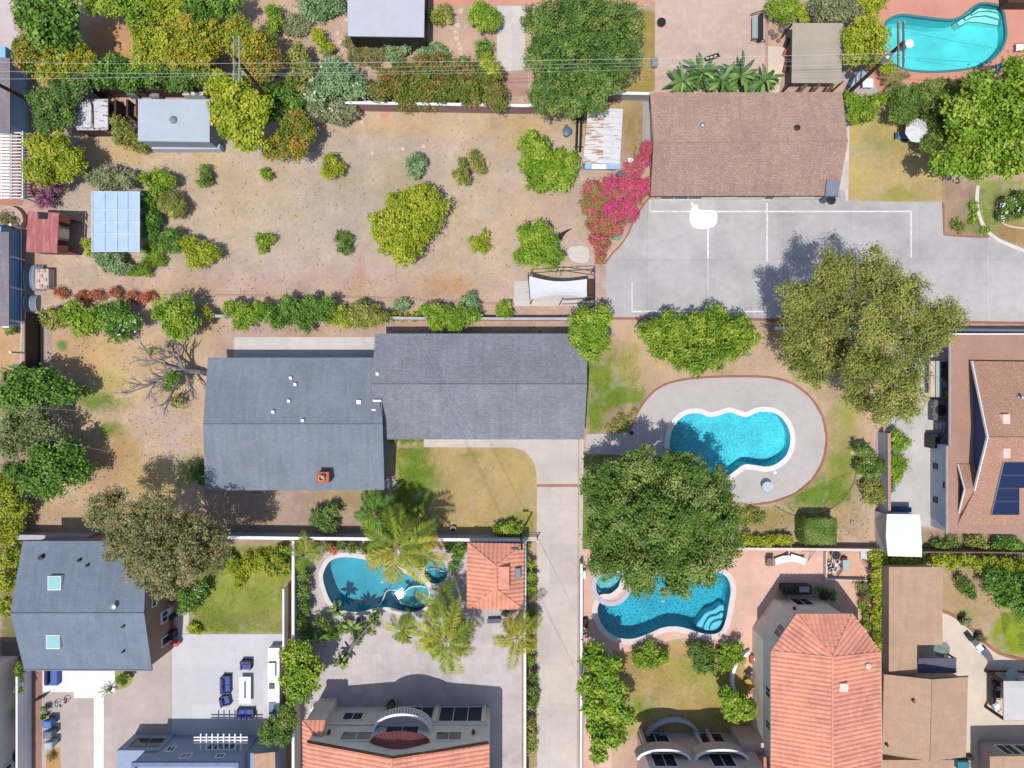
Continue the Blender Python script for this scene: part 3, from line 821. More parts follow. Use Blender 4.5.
pool('wide freeform speckled blue pool beside the peach deck', POOL_D, PL_D, (.75, .95, .98, 1), 1.8, .45, plain('pale_pink_coping', C(226, 212, 204), .7, .08, 2, .08), benches=[
    ([(724, 607), (727, 609), (725, 620), (720.5, 630), (712, 633.5), (701, 632.5), (698, 628), (703, 621), (708, 615), (716, 612), (721, 608)], -.75), ([(723, 614), (725.5, 616), (723, 623), (720, 629.5), (712, 633), (705, 632), (706, 626), (711, 619), (718, 617)], -.5), ([(720, 621), (723.5, 622), (719.5, 629), (713, 632), (710, 630), (713, 624)], -.28)])
pool('round spa with a curved bench at the pool corner by the pink wall', SPA_D, plaster_mat('pale_blue_spa', (.08, .36, .42, 1), .2), (.85, .97, .98, 1), .9, .4, plain('lilac_coping', C(196, 186, 200), .7, .08, 2, .08), level=-.08, ct=.09, benches=[([(597, 588), (600, 592), (606, 596), (613, 597), (620, 594), (624, 588), (625, 594), (619, 600), (608, 601), (599, 596)], -.4)])

# ------------------------------------------------------------------ buildings
def plane_uv(pts):
    p0 = Vector(pts[0]); e = Vector(pts[1]) - p0; e.normalize()
    nrm = Vector((0, 0, 0))
    for i in range(1, len(pts) - 1): nrm += (Vector(pts[i]) - p0).cross(Vector(pts[i + 1]) - p0)
    nrm.normalize()
    if nrm.z < 0: nrm = -nrm
    v = nrm.cross(e); v.normalize()
    if v.z < -1e-6: e, v = -e, -v
    return p0, e, v, nrm


def roof_slab(mb, pts, thick=.14):
    p0, e, v, nrm = plane_uv(pts)
    pts = [Vector(p) for p in pts]
    uv = [((p - p0).dot(e), (p - p0).dot(v)) for p in pts]
    ar = sum(pts[i].x * pts[(i + 1) % len(pts)].y - pts[(i + 1) % len(pts)].x * pts[i].y for i in range(len(pts)))
    if ar < 0: pts = pts[::-1]; uv = uv[::-1]
    dn = Vector((0, 0, thick))
    mb.face(pts, uv)
    mb.face([p - dn for p in reversed(pts)], list(reversed(uv)))
    for i in range(len(pts)):
        j = (i + 1) % len(pts)
        mb.face([pts[i] - dn, pts[j] - dn, pts[j], pts[i]], [(0, 0), (1, 0), (1, .1), (0, .1)])


def barrel_slab(mb, pts, w=.37, course=.42, amp=.10):
    """A clay-tile roof plane: real barrel columns and stepped courses. pts: convex, first edge is the eave."""
    p0, e, v, nrm = plane_uv(pts)
    P = [Vector(p) for p in pts]
    U = [((p - p0).dot(e), (p - p0).dot(v)) for p in P]
    umin, umax = min(u for u, _ in U), max(u for u, _ in U)

    def span(u):
        vs = []
        for i in range(len(U)):
            (a, b), (c, d) = U[i], U[(i + 1) % len(U)]
            if abs(a - c) < 1e-9: continue
            s = (u - a) / (c - a)
            if -1e-6 <= s <= 1 + 1e-6: vs.append(b + (d - b) * s)
        return (min(vs), max(vs)) if vs else (0, 0)
    sub = 5
    du = w / sub
    us = [umin + 1e-4]
    k = math.floor(umin / du) + 1
    while k * du < umax - 1e-4:
        us.append(k * du); k += 1
    us.append(umax - 1e-4)
    prof = lambda u: amp * abs(math.sin(PI * u / w)) ** .6
    for a, b in zip(us[:-1], us[1:]):
        a0, a1 = span(a); b0, b1 = span(b)
        lo, hi = min(a0, b0), max(a1, b1)
        q = math.floor(lo / course)
        jit = .012 * math.sin(7.3 * math.floor((a + b) / 2 / w) + 2.1 * q)
        while q * course < hi - 1e-6:
            c0, c1 = q * course, (q + 1) * course
            va0, va1 = min(max(a0, c0), a1), min(max(a0, c1), a1)
            vb0, vb1 = min(max(b0, c0), b1), min(max(b0, c1), b1)
            q += 1
            if va1 - va0 < 1e-4 and vb1 - vb0 < 1e-4: continue
            lift = lambda vv: .02 * (1 - (vv - c0) / course)
            P4 = []
            for u, vv in ((a, va0), (b, vb0), (b, vb1), (a, va1)):
                P4.append(p0 + e * u + v * vv + nrm * (prof(u) + lift(vv)))
            cr = (P4[1] - P4[0]).cross(P4[2] - P4[0])
            uv = [(a, va0), (b, vb0), (b, vb1), (a, va1)]
            if cr.dot(nrm) < 0: P4 = P4[::-1]; uv = uv[::-1]
            mb.face(P4, uv)
            if va0 > a0 + 1e-4 or vb0 > b0 + 1e-4:
                f0 = p0 + e * a + v * va0 + nrm * prof(a); f1 = p0 + e * b + v * vb0 + nrm * prof(b)
                mb.face([f0, f1, f1 + nrm * .02, f0 + nrm * .02], [(a, va0)] * 4)
    dn = Vector((0, 0, .12))
    Q = P if sum(P[i].x * P[(i + 1) % len(P)].y - P[(i + 1) % len(P)].x * P[i].y for i in range(len(P))) > 0 else P[::-1]
    mb.face([p - dn for p in reversed(Q)], [(0, 0)] * len(Q))
    for i in range(len(Q)):
        j = (i + 1) % len(Q)
        mb.face([Q[i] - dn, Q[j] - dn, Q[j], Q[i]], [(0, 0)] * 4)


def roof(parent, planes, mat, thick=.14, barrel=False, name='roof', caps=(), capmat=None):
    mb = MB()
    for p in planes:
        if barrel: barrel_slab(mb, p)
        else: roof_slab(mb, p, thick)
    o = mb.build(name, mat, parent)
    for line in caps:
        c = MB(); c.tube([Vector(p) + Vector((0, 0, .03)) for p in line], .13 if barrel else .04, n=6)
        c.build('ridge_cap', capmat or mat, o)
    return o


def roofz(planes, x, y):
    best = None
    for p in planes:
        p0, e, v, n = plane_uv(p)
        z = p0.z - ((x - p0.x) * n.x + (y - p0.y) * n.y) / n.z
        if inside(np.array([[x, y]]), p)[0]: return z
        if best is None: best = z
    return best


def walls(parent, foot, planes, mat, z0=0.0, drop=.13, name='wall', flat=None):
    """Outer walls that reach up to the roof planes above the footprint."""
    mb = MB(); n = len(foot)
    a = sum(foot[i][0] * foot[(i + 1) % n][1] - foot[(i + 1) % n][0] * foot[i][1] for i in range(n))
    if a < 0: foot = foot[::-1]
    for i in range(n):
        p, q = Vector(foot[i][:2]), Vector(foot[(i + 1) % n][:2])
        k = max(1, int((q - p).length / .35))
        for s in range(k):
            u, w = p.lerp(q, s / k), p.lerp(q, (s + 1) / k)
            zu = flat if flat else roofz(planes, u.x, u.y) - drop
            zw = flat if flat else roofz(planes, w.x, w.y) - drop
            mb.face([(u.x, u.y, z0), (w.x, w.y, z0), (w.x, w.y, zw), (u.x, u.y, zu)])
    if flat: mb.face([(p[0], p[1], flat) for p in foot])
    return mb.build(name, mat, parent)


def window(parent, P, Q, t0, t1, z0, z1, inside_pt, frame=None, name='window', glass=None, bars=1):
    """A framed window on the wall line P-Q, between fractions t0 and t1."""
    P, Q = Vector((P[0], P[1], 0)), Vector((Q[0], Q[1], 0))
    d = (Q - P).normalized(); n = Vector((d.y, -d.x, 0))
    if n.dot(Vector((inside_pt[0], inside_pt[1], 0)) - P) > 0: n = -n
    a, b = P.lerp(Q, t0), P.lerp(Q, t1)
    L = (b - a).length; mid = (a + b) / 2; rz = math.atan2(d.y, d.x); zc = (z0 + z1) / 2; hz = z1 - z0
    f = MB(); w = .07
    for c, s in ((mid + Vector((0, 0, z1 - w / 2)), (L, .1, w)), (mid + Vector((0, 0, z0 + w / 2)), (L, .1, w)), (a + d * w / 2 + Vector((0, 0, zc)), (w, .1, hz - 2 * w)), (b - d * w / 2 + Vector((0, 0, zc)), (w, .1, hz - 2 * w))):
        f.box(c + n * .03, s, rz)
    for k in range(bars):
        f.box(a.lerp(b, (k + 1) / (bars + 1)) + n * .025 + Vector((0, 0, zc)), (w * .7, .08, hz - 2 * w), rz)
    fo = f.build(name, frame or M['white'], parent)
    g = MB(); g.box(mid + n * .012 + Vector((0, 0, zc)), (L - .06, .03, hz - .06), rz)
    g.build('pane', glass or M['glass'], fo)
    return fo


def fascia(parent, line, mat=None, h=.2, w=.1):
    """Gutter board along a roof edge."""
    mb = MB(); pts = [Vector(p) for p in line]
    for a, b in zip(pts[:-1], pts[1:]):
        d = (b - a); d.z = 0; d.normalize(); s = Vector((-d.y, d.x, 0)) * w / 2; dz = Vector((0, 0, h / 2))
        r = [[p + s - dz, p - s - dz, p - s + dz, p + s + dz] for p in (a, b)]
        mb.loft([[tuple(x) for x in q] for q in r])
    return mb.build('gutter', mat or M['white'], parent)


def vent_pipe(parent, px, py, z, r=.07, h=.45, mat=None, hood=True):
    c = W(px, py, z)
    mb = MB(); mb.lathe((c.x, c.y, z - .15), [(r * 2.2, 0), (r * 2.0, .16), (r, .18), (r, h)] + ([(r * 1.7, h + .02), (r * 1.7, h + .12), (r * .5, h + .16)] if hood else []), 10)
    return mb.build('vent_pipe', mat or M['metal'], parent)


def box_vent(parent, px, py, z, s=.4, mat=None):
    c = W(px, py, z)
    mb = MB(); mb.loft([[(c.x - s / 2, c.y - s / 2, z - .2), (c.x + s / 2, c.y - s / 2, z - .2), (c.x + s / 2, c.y + s / 2, z - .2), (c.x - s / 2, c.y + s / 2, z - .2)], [(c.x - s / 2, c.y - s / 2, z + .12), (c.x + s / 2, c.y - s / 2, z + .12), (c.x + s / 2, c.y + s / 2, z + .22), (c.x - s / 2, c.y + s / 2, z + .22)]])
    return mb.build('roof_vent', mat or M['metal'], parent)


def skylight(parent, px, py, z, w, l, rz=0.0, up=.22, mat=None):
    c = W(px, py, z)
    f = MB(); f.box((c.x, c.y, z - .1 + up / 2), (w, l, up + .2), rz)
    o = f.build('skylight', M['white'], parent)
    g = MB(); g.box((c.x, c.y, z + up + .015), (w - .14, l - .14, .06), rz)
    g.build('pane', mat or SKYG, o)
    return o


def xy(pts): return [(p[0], p[1]) for p in pts]


def mid(pts):
    return (sum(p[0] for p in pts) / len(pts), sum(p[1] for p in pts) / len(pts))


SKYG = glass_mat('skylight_glass', C(150, 205, 200), .2)

# --- the long grey house in the middle: two gabled wings
b = thing('house', 'long grey shingled house with two offset wings between the bare yard and the driveway', 'house', W(395, 412, 0))
ze, zr = 2.8, 4.15
P1 = [WP([(208, 358, ze), (376, 358, ze), (382, 424, zr), (203, 424, zr)]), WP([(384, 489.5, ze), (205, 490, ze), (203, 424, zr), (382, 424, zr)])]
P2 = [WP([(587, 334, ze), (375, 334, ze), (372, 384, zr - .15), (587, 384, zr - .15)]), WP([(372, 438.5, ze), (584, 439, ze), (587, 384, zr - .15), (372, 384, zr - .15)])]
roof(b, P1, M['shgrey'], caps=[[W(203, 424, zr), W(382, 424, zr)]])
roof(b, P2, shingles('neutral_grey_shingles', C(142, 144, 151), C(156, 157, 163), C(122, 125, 132), .4, .2), caps=[[W(372, 384, zr - .15), W(587, 384, zr - .15)]])
f1 = offset_poly(xy(WP([(210, 358), (382, 358), (382, 489.5), (206, 489.5)], ze)), -.32)
f2 = offset_poly(xy(WP([(384, 334), (586, 334), (584, 439), (384, 439)], ze)), -.4)
walls(b, f1, P1, M['shadewall']); walls(b, f2, P2, M['shadewall'])
TRIM = plain('slate_trim', C(128, 134, 148))
for l_ in ([(208, 358), (375, 358)], [(375, 334), (587, 334)], [(386, 439), (584, 439)], [(205, 490), (384, 489.5)]): fascia(b, WP(l_, ze - .08), TRIM, h=.14, w=.06)
fascia(b, [W(384.3, 489, ze - .07), W(382.3, 424, zr - .07), W(381.6, 403, 3.65)], TRIM, h=.18, w=.06)
c = mid(f1); window(b, f1[1], f1[2], .72, .92, 1.0, 2.2, c); window(b, f2[1], f2[0], .15, .3, 1, 2.2, mid(f2)); window(b, f2[2], f2[3], .15, .32, .9, 2.2, mid(f2)); window(b, f2[2], f2[3], .6, .9, .1, 2.3, mid(f2), name='garage_door', glass=M['white'], bars=3)
window(b, f1[2], f1[3], .2, .4, 1, 2.2, c); window(b, f1[3], f1[0], .3, .5, 1, 2.2, c)
for px, py in ((291, 378), (295.5, 384.5), (289, 401), (273.5, 412), (303, 420.5)): box_vent(b, px, py, roofz(P1, *W(px, py, 3.6)[:2]) + .05, .24, M['white'])
for px, py, w in ((359, 402, .36), (374, 411, .34), (377.5, 374, .24)): box_vent(b, px, py, 3.7, w, M['white'])
bx = MB(); q = W(377, 400.7, 4.0); bx.box((q.x, q.y, 3.75), (.7, .16, .5)); bx.build('roof_vent', M['white'], b)
cz = roofz(P1, *W(322, 477, 3.6)[:2])
ch = MB(); q = W(322, 478, 4.4); ch.box((q.x, q.y, cz + .2), (.95, .85, 1.7)); co = ch.build('chimney', M['brick'], b)
cp = MB(); cp.box((q.x, q.y, cz + 1.1), (1.05, .95, .1)); cp.build('chimney_cap', M['terracotta'], co)
cf = MB(); cf.lathe((q.x, q.y, cz + 1.15), [(.28, 0), (.26, .4), (.2, .42), (.18, .1)], 14); cf.build('flue', plain('clay_flue', C(214, 170, 140)), co)

# --- brown shingled house above the court
b = thing('house', 'wide brown shingled house along the top edge of the sports court', 'house', W(745, 145, 0))
ze, zr = 2.9, 4.4
PB = [WP([(842, 92, ze), (650, 92.5, ze), (653.5, 143, zr), (848, 141, zr)]), WP([(650.5, 196.5, ze), (838, 196, ze), (848, 141, zr), (653.5, 143, zr)])]
roof(b, PB[:1], M['shbrown'], caps=[[W(653.5, 143, zr), W(848, 141, zr)]]); roof(b, PB[1:], shingles('weathered_brown_shingles', C(176, 144, 130), C(190, 160, 146), C(150, 120, 108), .36, .2))
f = offset_poly(xy(WP([(651, 93), (840, 93), (838, 196), (651, 196)], ze)), -.45)
walls(b, f, PB, M['cream'])
fascia(b, [W(650, 196.7, ze - .08), W(838, 196.3, ze - .08)], M['darkwood'], w=.05)
c = mid(f)
window(b, f[3], f[2], .05, .3, .15, 2.3, c, bars=2); window(b, f[3], f[2], .42, .5, 1, 2.2, c); window(b, f[3], f[2], .66, .72, .1, 2.2, c, name='door', bars=0); window(b, f[3], f[2], .8, .95, 1, 2.2, c)
window(b, f[3], f[0], .2, .35, 1, 2.1, c)
vent_pipe(b, 702, 126, 3.9, .12); vent_pipe(b, 796, 129, 3.95, .14, .4, M['darkmetal'])
bx = MB(); q = [W(*p) for p in ((827, 180, 3.5), (839, 180, 3.5), (838, 196, 3.1), (825, 196, 3.1))]; bx.loft([[p - Vector((0, 0, .3)) for p in q], [p + Vector((0, 0, .06)) for p in q]]); bx.build('roof_patch', plain('slate_patch', C(130, 130, 150)), b)
bx = MB(); q = W(832, 199.5, 2.6); bx.lathe((q.x, q.y, 2.35), [(.02, 0), (.3, .05), (.42, .1), (.05, .12)], 12); bx.build('satellite_dish', M['darkmetal'], b)

# --- right-hand brown house with a raised gable and solar panels
b = thing('house', 'red brown house with a white trimmed raised gable and solar panels at the right edge', 'house', W(1000, 437, 0))
zl = 3.0; zu = 5.6
PL = [WP([(950, 445, zl), (950, 334, zl), (1060, 334, zl), (1060, 365, zl + .5), (972, 365, zl + .5), (972, 445, zl + .35)]), WP([(947, 534, zl), (947, 444, zl), (976, 444, zl + .4), (976, 490, zl + .45), (1060, 495, zl + .5), (1060, 536, zl)])]
roof(b, [WP([(950, 446, zl), (950, 334.5, zl), (1060, 334.5, zl), (1060, 446, zl + .02)])], plain('flat_brown_roofing', C(180, 140, 122), .9, .1, .8, .15))
roof(b, [WP([(947, 533, zl), (947, 446, zl), (1060, 446, zl + .02), (1060, 535, zl)])], plain('flat_brown_roofing', C(180, 140, 122), .9, .1, .8, .15))
PU = [WP([(1060, 362, zl + .45), (972, 361, zl + .45), (988, 437, zu), (1075, 437, zu)]), WP([(958, 524, 3.05), (1060, 525, 3.05), (1075, 437, zu), (988, 437, zu), (974.5, 491, 4.03)])]
roof(b, PU, M['shred'], caps=[[W(988, 437, zu), W(1075, 437, zu)]])
fascia(b, [W(971.5, 361, zl + .42), W(987.3, 437, zu - .03), W(974, 491, 4.0)], h=.22, w=.08)
PG2 = plain('pale_gutter', C(205, 200, 205))
fascia(b, [W(949.3, 446, zl - .02), W(949.3, 334, zl - .02)], PG2, h=.2, w=.06); fascia(b, [W(946.3, 534, zl - .02), W(946.3, 446, zl - .02)], PG2, h=.2, w=.06); fascia(b, [W(949.3, 334, zl - .02), W(1060, 334, zl - .02)], h=.2)
# gable wall under the raised roof
g = MB(); q = [W(975, 366, zl + .03), W(975, 486, zl + .03), W(976, 486, zl + .45), W(989.5, 437, zu - .2), W(976, 366, zl + .45)]
x0 = W(973.5, 420, zl).x
pts = [(x0, W(0, 363, zl).y, zl), (x0, W(0, 489, zl).y, zl), (x0, W(0, 437, zl).y, zu - .12)]
g.loft([[(p[0] + 9, p[1], p[2]) for p in pts], pts])
g.build('gable_wall', M['navy'], b)
# little dormer gable
PD = [WP([(980, 464, zl + .1), (958, 464, zl + .1), (965, 489, zl + 1.0), (985, 489, zl + 1.0)]), WP([(959, 513, zl + .1), (980, 513, zl + .1), (985, 489, zl + 1.0), (965, 489, zl + 1.0)])]
roof(b, PD, M['shred'], thick=.1)
fascia(b, [W(957.6, 464, zl + .1), W(964.5, 489, zl + 1.0), W(958.6, 513, zl + .1)], h=.14, w=.06)
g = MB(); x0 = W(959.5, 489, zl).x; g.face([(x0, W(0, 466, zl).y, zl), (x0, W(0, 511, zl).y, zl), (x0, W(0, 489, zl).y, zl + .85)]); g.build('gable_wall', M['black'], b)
f = xy(WP([(951, 338), (1060, 338), (1060, 526), (930.5, 526), (930.5, 443), (951, 443)]))
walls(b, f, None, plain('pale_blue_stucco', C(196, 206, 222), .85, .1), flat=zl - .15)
c = mid(f)
for u, z0_ in ((.3, .5), (.7, .5), (.5, 1.9)): window(b, f[3], f[4], u, u + .07, z0_, z0_ + .55, c, M['darkmetal'], bars=0)
for u in (.3, .5, .7): window(b, f[5], f[0], u, u + .1, 1, 2.1, c)
for px, py in ((1005, 419), (1005, 453)):
    q = W(px, py, 5.1); d = -1 if py < 437 else 1
    bx = MB(); zz = roofz(PU, q.x, q.y); bx.loft([[(q.x - .45, q.y - .4, zz - .3), (q.x + .45, q.y - .4, zz - .3), (q.x + .45, q.y + .4, zz - .3), (q.x - .45, q.y + .4, zz - .3)], [(q.x - .28, q.y - .4, zz + .2), (q.x + .28, q.y - .4, zz + .2), (q.x + .28, q.y + .4, zz + .2), (q.x - .28, q.y + .4, zz + .2)]])
    bx.build('roof_vent', plain('pale_pink_vent', C(238, 205, 192)), b)
vent_pipe(b, 1020, 397, 4.6, .09)
# solar array on the south slope
p0, e, v, n = plane_uv(PU[1])
def on_slope(px, py, lift):
    r = W(px, py, 0); o = Vector((0, 0, H)); d = (r - o)
    t = ((p0 + n * lift) - o).dot(n) / d.dot(n)
    return o + d * t
rows = [(462.5, 475), (475.7, 488), (488.7, 501), (501.7, 515)]
for i, (ya, yb) in enumerate(rows):
    xa = lambda y: 1003.5 - (y - 462) * .236
    x2 = 1050 if i < 2 else 1020
    cs = [on_slope(xa(ya), ya, .12), on_slope(x2, ya, .12), on_slope(x2, yb, .12), on_slope(xa(yb), yb, .12)]
    bx = MB(); bx.loft([[p - n * .06 for p in reversed(cs)][::-1], cs]); fr = bx.build('solar_panel', M['metal'], b)
    cm = sum(cs, Vector()) / 4
    cs2 = [cm + (p - cm) * .985 + n * .006 for p in cs]
    ins = []
    for p, qq in zip(cs, (cs[1], cs[0], cs[3], cs[2])):
        ins.append(p + (qq - p).normalized() * .04)
    a = MB(); a.face([x + n * .006 + (cm - x).normalized() * .03 for x in ins][::-1]); a.build('solar_glass', M['solar'], fr)

# --- white shed roof beside the side yard
def shed(label, corners, ridge, ze, zr, mat, wallmat, inset=.12, name='shed', cat='shed', thick=.08):
    """Gabled roof from four eave corners (a, b, c, d: a-b and c-d are the eaves) and the two ridge ends, with walls."""
    cc = mid(corners); t = thing(name, label, cat, W(cc[0], cc[1], 0))
    a, b_, c_, d = corners
    r0, r1 = ridge
    pl = [WP([(*a, ze), (*b_, ze), (*r1, zr), (*r0, zr)]), WP([(*c_, ze), (*d, ze), (*r0, zr), (*r1, zr)])]
    roof(t, pl, mat, thick)
    ft = offset_poly(xy(WP([a, b_, c_, d], ze)), -inset)
    walls(t, ft, pl, wallmat, drop=thick - .01)
    return t, ft, pl


t, ft, pl = shed('white gabled shed roof at the lower end of the side yard', [(887, 514), (920, 514.5), (922, 557), (888, 556)], [(886, 536), (921.5, 536)], 2.3, 2.7, M['white'], M['offwhite'])
for u in np.linspace(.04, .96, 9): s = MB(); s.tube([pl[0][0].lerp(pl[0][1], u), pl[0][3].lerp(pl[0][2], u), pl[1][1].lerp(pl[1][0], u)], .04, n=4); s.build('roof_rib', M['white'], t)

# --- tan roofed house, lower right
b = thing('house', 'flat tan roofed house with an L shaped plan beside the ivy hedge', 'house', W(915, 665, 0))
roof(b, [WP([(889, 567, 3.3), (942.5, 567, 3.3), (942.5, 645, 3.3), (889, 645, 3.3)]), WP([(889, 645, 3.3), (917, 645, 3.3), (917, 700, 3.3), (889, 700, 3.3)])], M['shtan'])
fp = offset_poly(xy(WP([(889, 567), (942, 567), (942, 645), (917, 645), (917, 700), (889, 700)], 3.3)), -.25)
walls(b, fp, None, M['tanwall'], flat=3.12)
PT = [WP([(882, 754, 3.5), (884, 674, 3.5), (932, 679, 4.5), (930, 761, 4.5)]), WP([(968, 676.5, 3.5), (966, 757, 3.5), (930, 761, 4.5), (932, 679, 4.5)])]
roof(b, PT, M['shtan'], caps=[[W(932, 679, 4.5), W(930, 761, 4.5)]])
fp2 = offset_poly(xy(WP([(884, 675), (968, 677), (966, 757), (883, 754)], 3.5)), -.3)
walls(b, fp2, PT, M['tanwall'])
fascia(b, [W(884, 673.8, 3.45), W(932, 678.8, 4.45), W(968, 676.2, 3.45)], M['darkwood'], h=.14, w=.05)
vent_pipe(b, 912, 700, 4.05, .09, .4, M['terracotta']); vent_pipe(b, 886, 744, 3.6, .06, .3, M['darkmetal'])
roof(b, [WP([(882, 760, 3.0), (954, 760, 3.0), (954, 800, 3.0), (882, 800, 3.0)])], M['shtan'])
walls(b, offset_poly(xy(WP([(883, 761), (953, 761), (953, 800), (883, 800)], 3.0)), -.2), None, M['tanwall'], flat=2.84)
# slatted shade frame over the nook
pg = thing('pergola', 'dark slatted patio pergola in the nook of the tan roofed house', 'pergola', W(938, 665, 0))
g = MB()
for yy in (658.5, 664.5, 671): a, c2 = W(918, yy, 2.6), W(956, yy, 2.6); g.box(((a.x + c2.x) / 2, a.y, 2.6), (c2.x - a.x, .1, .14))
g.build('beam', M['navy'], pg)
g = MB(); a, c2 = W(918, 658, 2.7), W(956, 673, 2.7); g.box(((a.x + c2.x) / 2, (a.y + c2.y) / 2, 2.72), (c2.x - a.x, abs(a.y - c2.y), .05)); g.build('canopy', plain('slate_canopy', C(96, 92, 112), .8), pg)
for xx in (919, 955):
    g = MB(); q = W(xx, 658.5, 2.5); g.box((q.x, q.y, 1.25), (.12, .12, 2.5)); g.build('post', M['darkmetal'], pg)

# --- corner building lower right
b = thing('house', 'pinkish grey house with dark upper windows in the lower right corner', 'house', W(1000, 750, 0))
fp = [(W(978, 742).x, W(0, 740).y), (W(1060, 742).x, W(0, 740).y), (W(1060, 742).x, W(0, 800).y), (W(978, 742).x, W(0, 800).y)]
walls(b, fp, None, plain('mauve_stucco', C(176, 160, 160), .85, .1), flat=3.0)
roof(b, [WP([(990, 756.5, 3.3), (1070, 755, 3.3), (1070, 800, 3.3), (990, 800, 3.3)])], M['shtan'])
lp = MB(); lp.loft([[(*p, 2.99) for p in fp], [(W(990, 756, 3.2).x, W(0, 757, 3.2).y, 3.2), (W(1070, 756, 3.2).x, W(0, 757, 3.2).y, 3.2), (W(1070, 756, 3.2).x, W(0, 805, 3.2).y, 3.2), (W(990, 756, 3.2).x, W(0, 805, 3.2).y, 3.2)]]); lp.build('eave', plain('mauve_stucco', C(176, 160, 160)), b)
window(b, fp[0], fp[1], .1, .3, .9, 2.6, mid(fp)); window(b, fp[0], fp[1], .32, .52, .9, 2.6, mid(fp))

# --- terracotta house with the eight-sided front
b = thing('house', 'tall terracotta tiled house with a faceted bay front on the peach deck', 'house', W(815, 700, 0))
ze, zr = 5.6, 7.2
E = {k: v for k, v in dict(a=(796, 614), b=(852, 614), c=(880, 652), d=(882, 850), e=(771, 850), f=(771, 651), p=(832, 657), q=(832, 850)).items()}
w = lambda k, z: W(*E[k], z)
PR = [[w('a', ze), w('b', ze), w('p', zr)][::1], [w('b', ze), w('c', ze), w('p', zr)], [w('f', ze), w('a', ze), w('p', zr)], [w('c', ze), w('d', ze), w('q', zr), w('p', zr)], [w('e', ze), w('f', ze), w('p', zr), w('q', zr)]]
roof(b, PR, M['clay'], barrel=True, caps=[[w('p', zr), w('q', zr)], [w('p', zr), w('a', ze)], [w('p', zr), w('b', ze)], [w('p', zr), w('c', ze)], [w('p', zr), w('f', ze)]])
foot = offset_poly(xy([w(k, ze) for k in 'abcdef']), -.4)
walls(b, foot, None, M['cream'], flat=ze - .16)
fascia(b, [w(k, ze - .06) for k in 'edcbafe'], plain('pale_gutter', C(205, 190, 190)), h=.16, w=.12)
c = mid(foot)
window(b, foot[5], foot[0], .3, .62, 3.6, 5.0, c); window(b, foot[0], foot[1], .3, .7, .2, 2.3, c, name='door', bars=1); window(b, foot[4], foot[5], .55, .6, 3.4, 4.9, c); window(b, foot[4], foot[5], .72, .78, 3.4, 4.9, c)
lt = MB(); q = Vector((*foot[0], 0)).lerp(Vector((*foot[1], 0)), .15); lt.lathe((q.x, q.y + .12, 3.0), [(.05, 0), (.12, .1), (.12, .35), (.03, .45)], 8); lt.build('wall_lamp', M['black'], b)
vent_pipe(b, 866.5, 665, 6.0, .14, .35, M['offwhite']); box_vent(b, 843, 687, 6.95, .7, plain('pale_pink_vent', C(238, 205, 192)))
# lower wing with two round balconies
b2 = thing('house', 'rosy two storey facade with two rounded balconies at the bottom edge below the lawn', 'house', W(690, 760, 0))
ROSY = plain('rosy_stucco', C(226, 200, 192), .85, .1)
BFL = plain('brown_tiles', C(176, 122, 104), .8, .2, 4, .2)
yw = -31.4
fw = [(W(637, 0).x, yw), (W(742, 0).x, yw), (W(742, 0).x, yw - 4), (W(637, 0).x, yw - 4)]
walls(b2, fw, None, ROSY, flat=6.9)
for px in (664, 722):
    cx = W(px, 748, 4.5).x; ry, rx = .9, 2.25
    el = lambda k: [(cx + (rx - k) * math.cos(a), yw + (ry - k) * math.sin(a)) for a in np.linspace(0, PI, 22)]
    m = MB(); m.prism(el(0) + el(.16)[::-1], 3.2, 4.4); bo = m.build('balcony', ROSY, b2)
    m = MB(); m.prism(el(-.03) + el(.2)[::-1], 4.402, 4.5); m.build('balcony_rim', M['white'], bo)
    m = MB(); m.prism(el(.165), 3.2, 3.45); m.build('balcony_floor', BFL, bo)
    window(b2, (cx - 1.0, yw), (cx + 1.0, yw), 0, 1, 3.5, 5.6, (cx, yw - 1), name='door', bars=1)
    window(b2, (cx - 1.2, yw), (cx + 1.2, yw), 0, 1, .1, 2.4, (cx, yw - 1), name='door', bars=1)
m = MB()
for px in (640, 694, 706, 741): x_ = W(px, 0).x; m = MB(); m.box((x_, yw + .2, 1.6), (.3, .4, 3.2)); m.build('pilaster', ROSY, b2)
bp = MB(); q0, q1 = W(741, 743, 3), W(771, 757, 3); bp.prism([(q0.x, q0.y), (q1.x, q0.y), (q1.x, q1.y - 2), (q0.x, q1.y - 2)], 0, 3.0); bp.build('porch_wall', ROSY, b2)
roof(b2, [WP([(747, 757, 3.9), (775, 757, 3.9), (775, 800, 4.6), (747, 800, 4.6)])], M['clay'], barrel=True, name='porch_roof')

# --- terracotta house, bottom centre, with balcony
b = thing('house', 'cream house with a half round balcony and terracotta gable at the bottom edge', 'house', W(405, 740, 0))
ze, zr = 6.0, 8.3
A, Bp, Cc = W(307, 742, ze), W(392, 758, zr), W(489, 744, ze)
yN = A.y
xr = Bp.x
PG = [[Vector((A.x, yN - 9, ze)), Vector((A.x, yN, ze)), Vector((xr, Bp.y, zr)), Vector((xr, yN - 9, zr))], [Vector((Cc.x, Cc.y, ze)), Vector((Cc.x, yN - 9, ze)), Vector((xr, yN - 9, zr)), Vector((xr, Bp.y, zr))]]
roof(b, PG, M['clay'], barrel=True, caps=[[(xr, Bp.y, zr), (xr, yN - 9, zr)]])
yw = yN + .08
foot = [(A.x + .1, yw), (Cc.x - .1, yw), (Cc.x - .1, yw - 9), (A.x + .1, yw - 9)]
ww = MB()
xs = [foot[0][0], xr, foot[1][0]]
ww.face([(foot[1][0], yw, 0), (foot[0][0], yw, 0), (foot[0][0], yw, ze - .05), (xr, yw - .1, zr - .1), (foot[1][0], yw, ze - .05)])
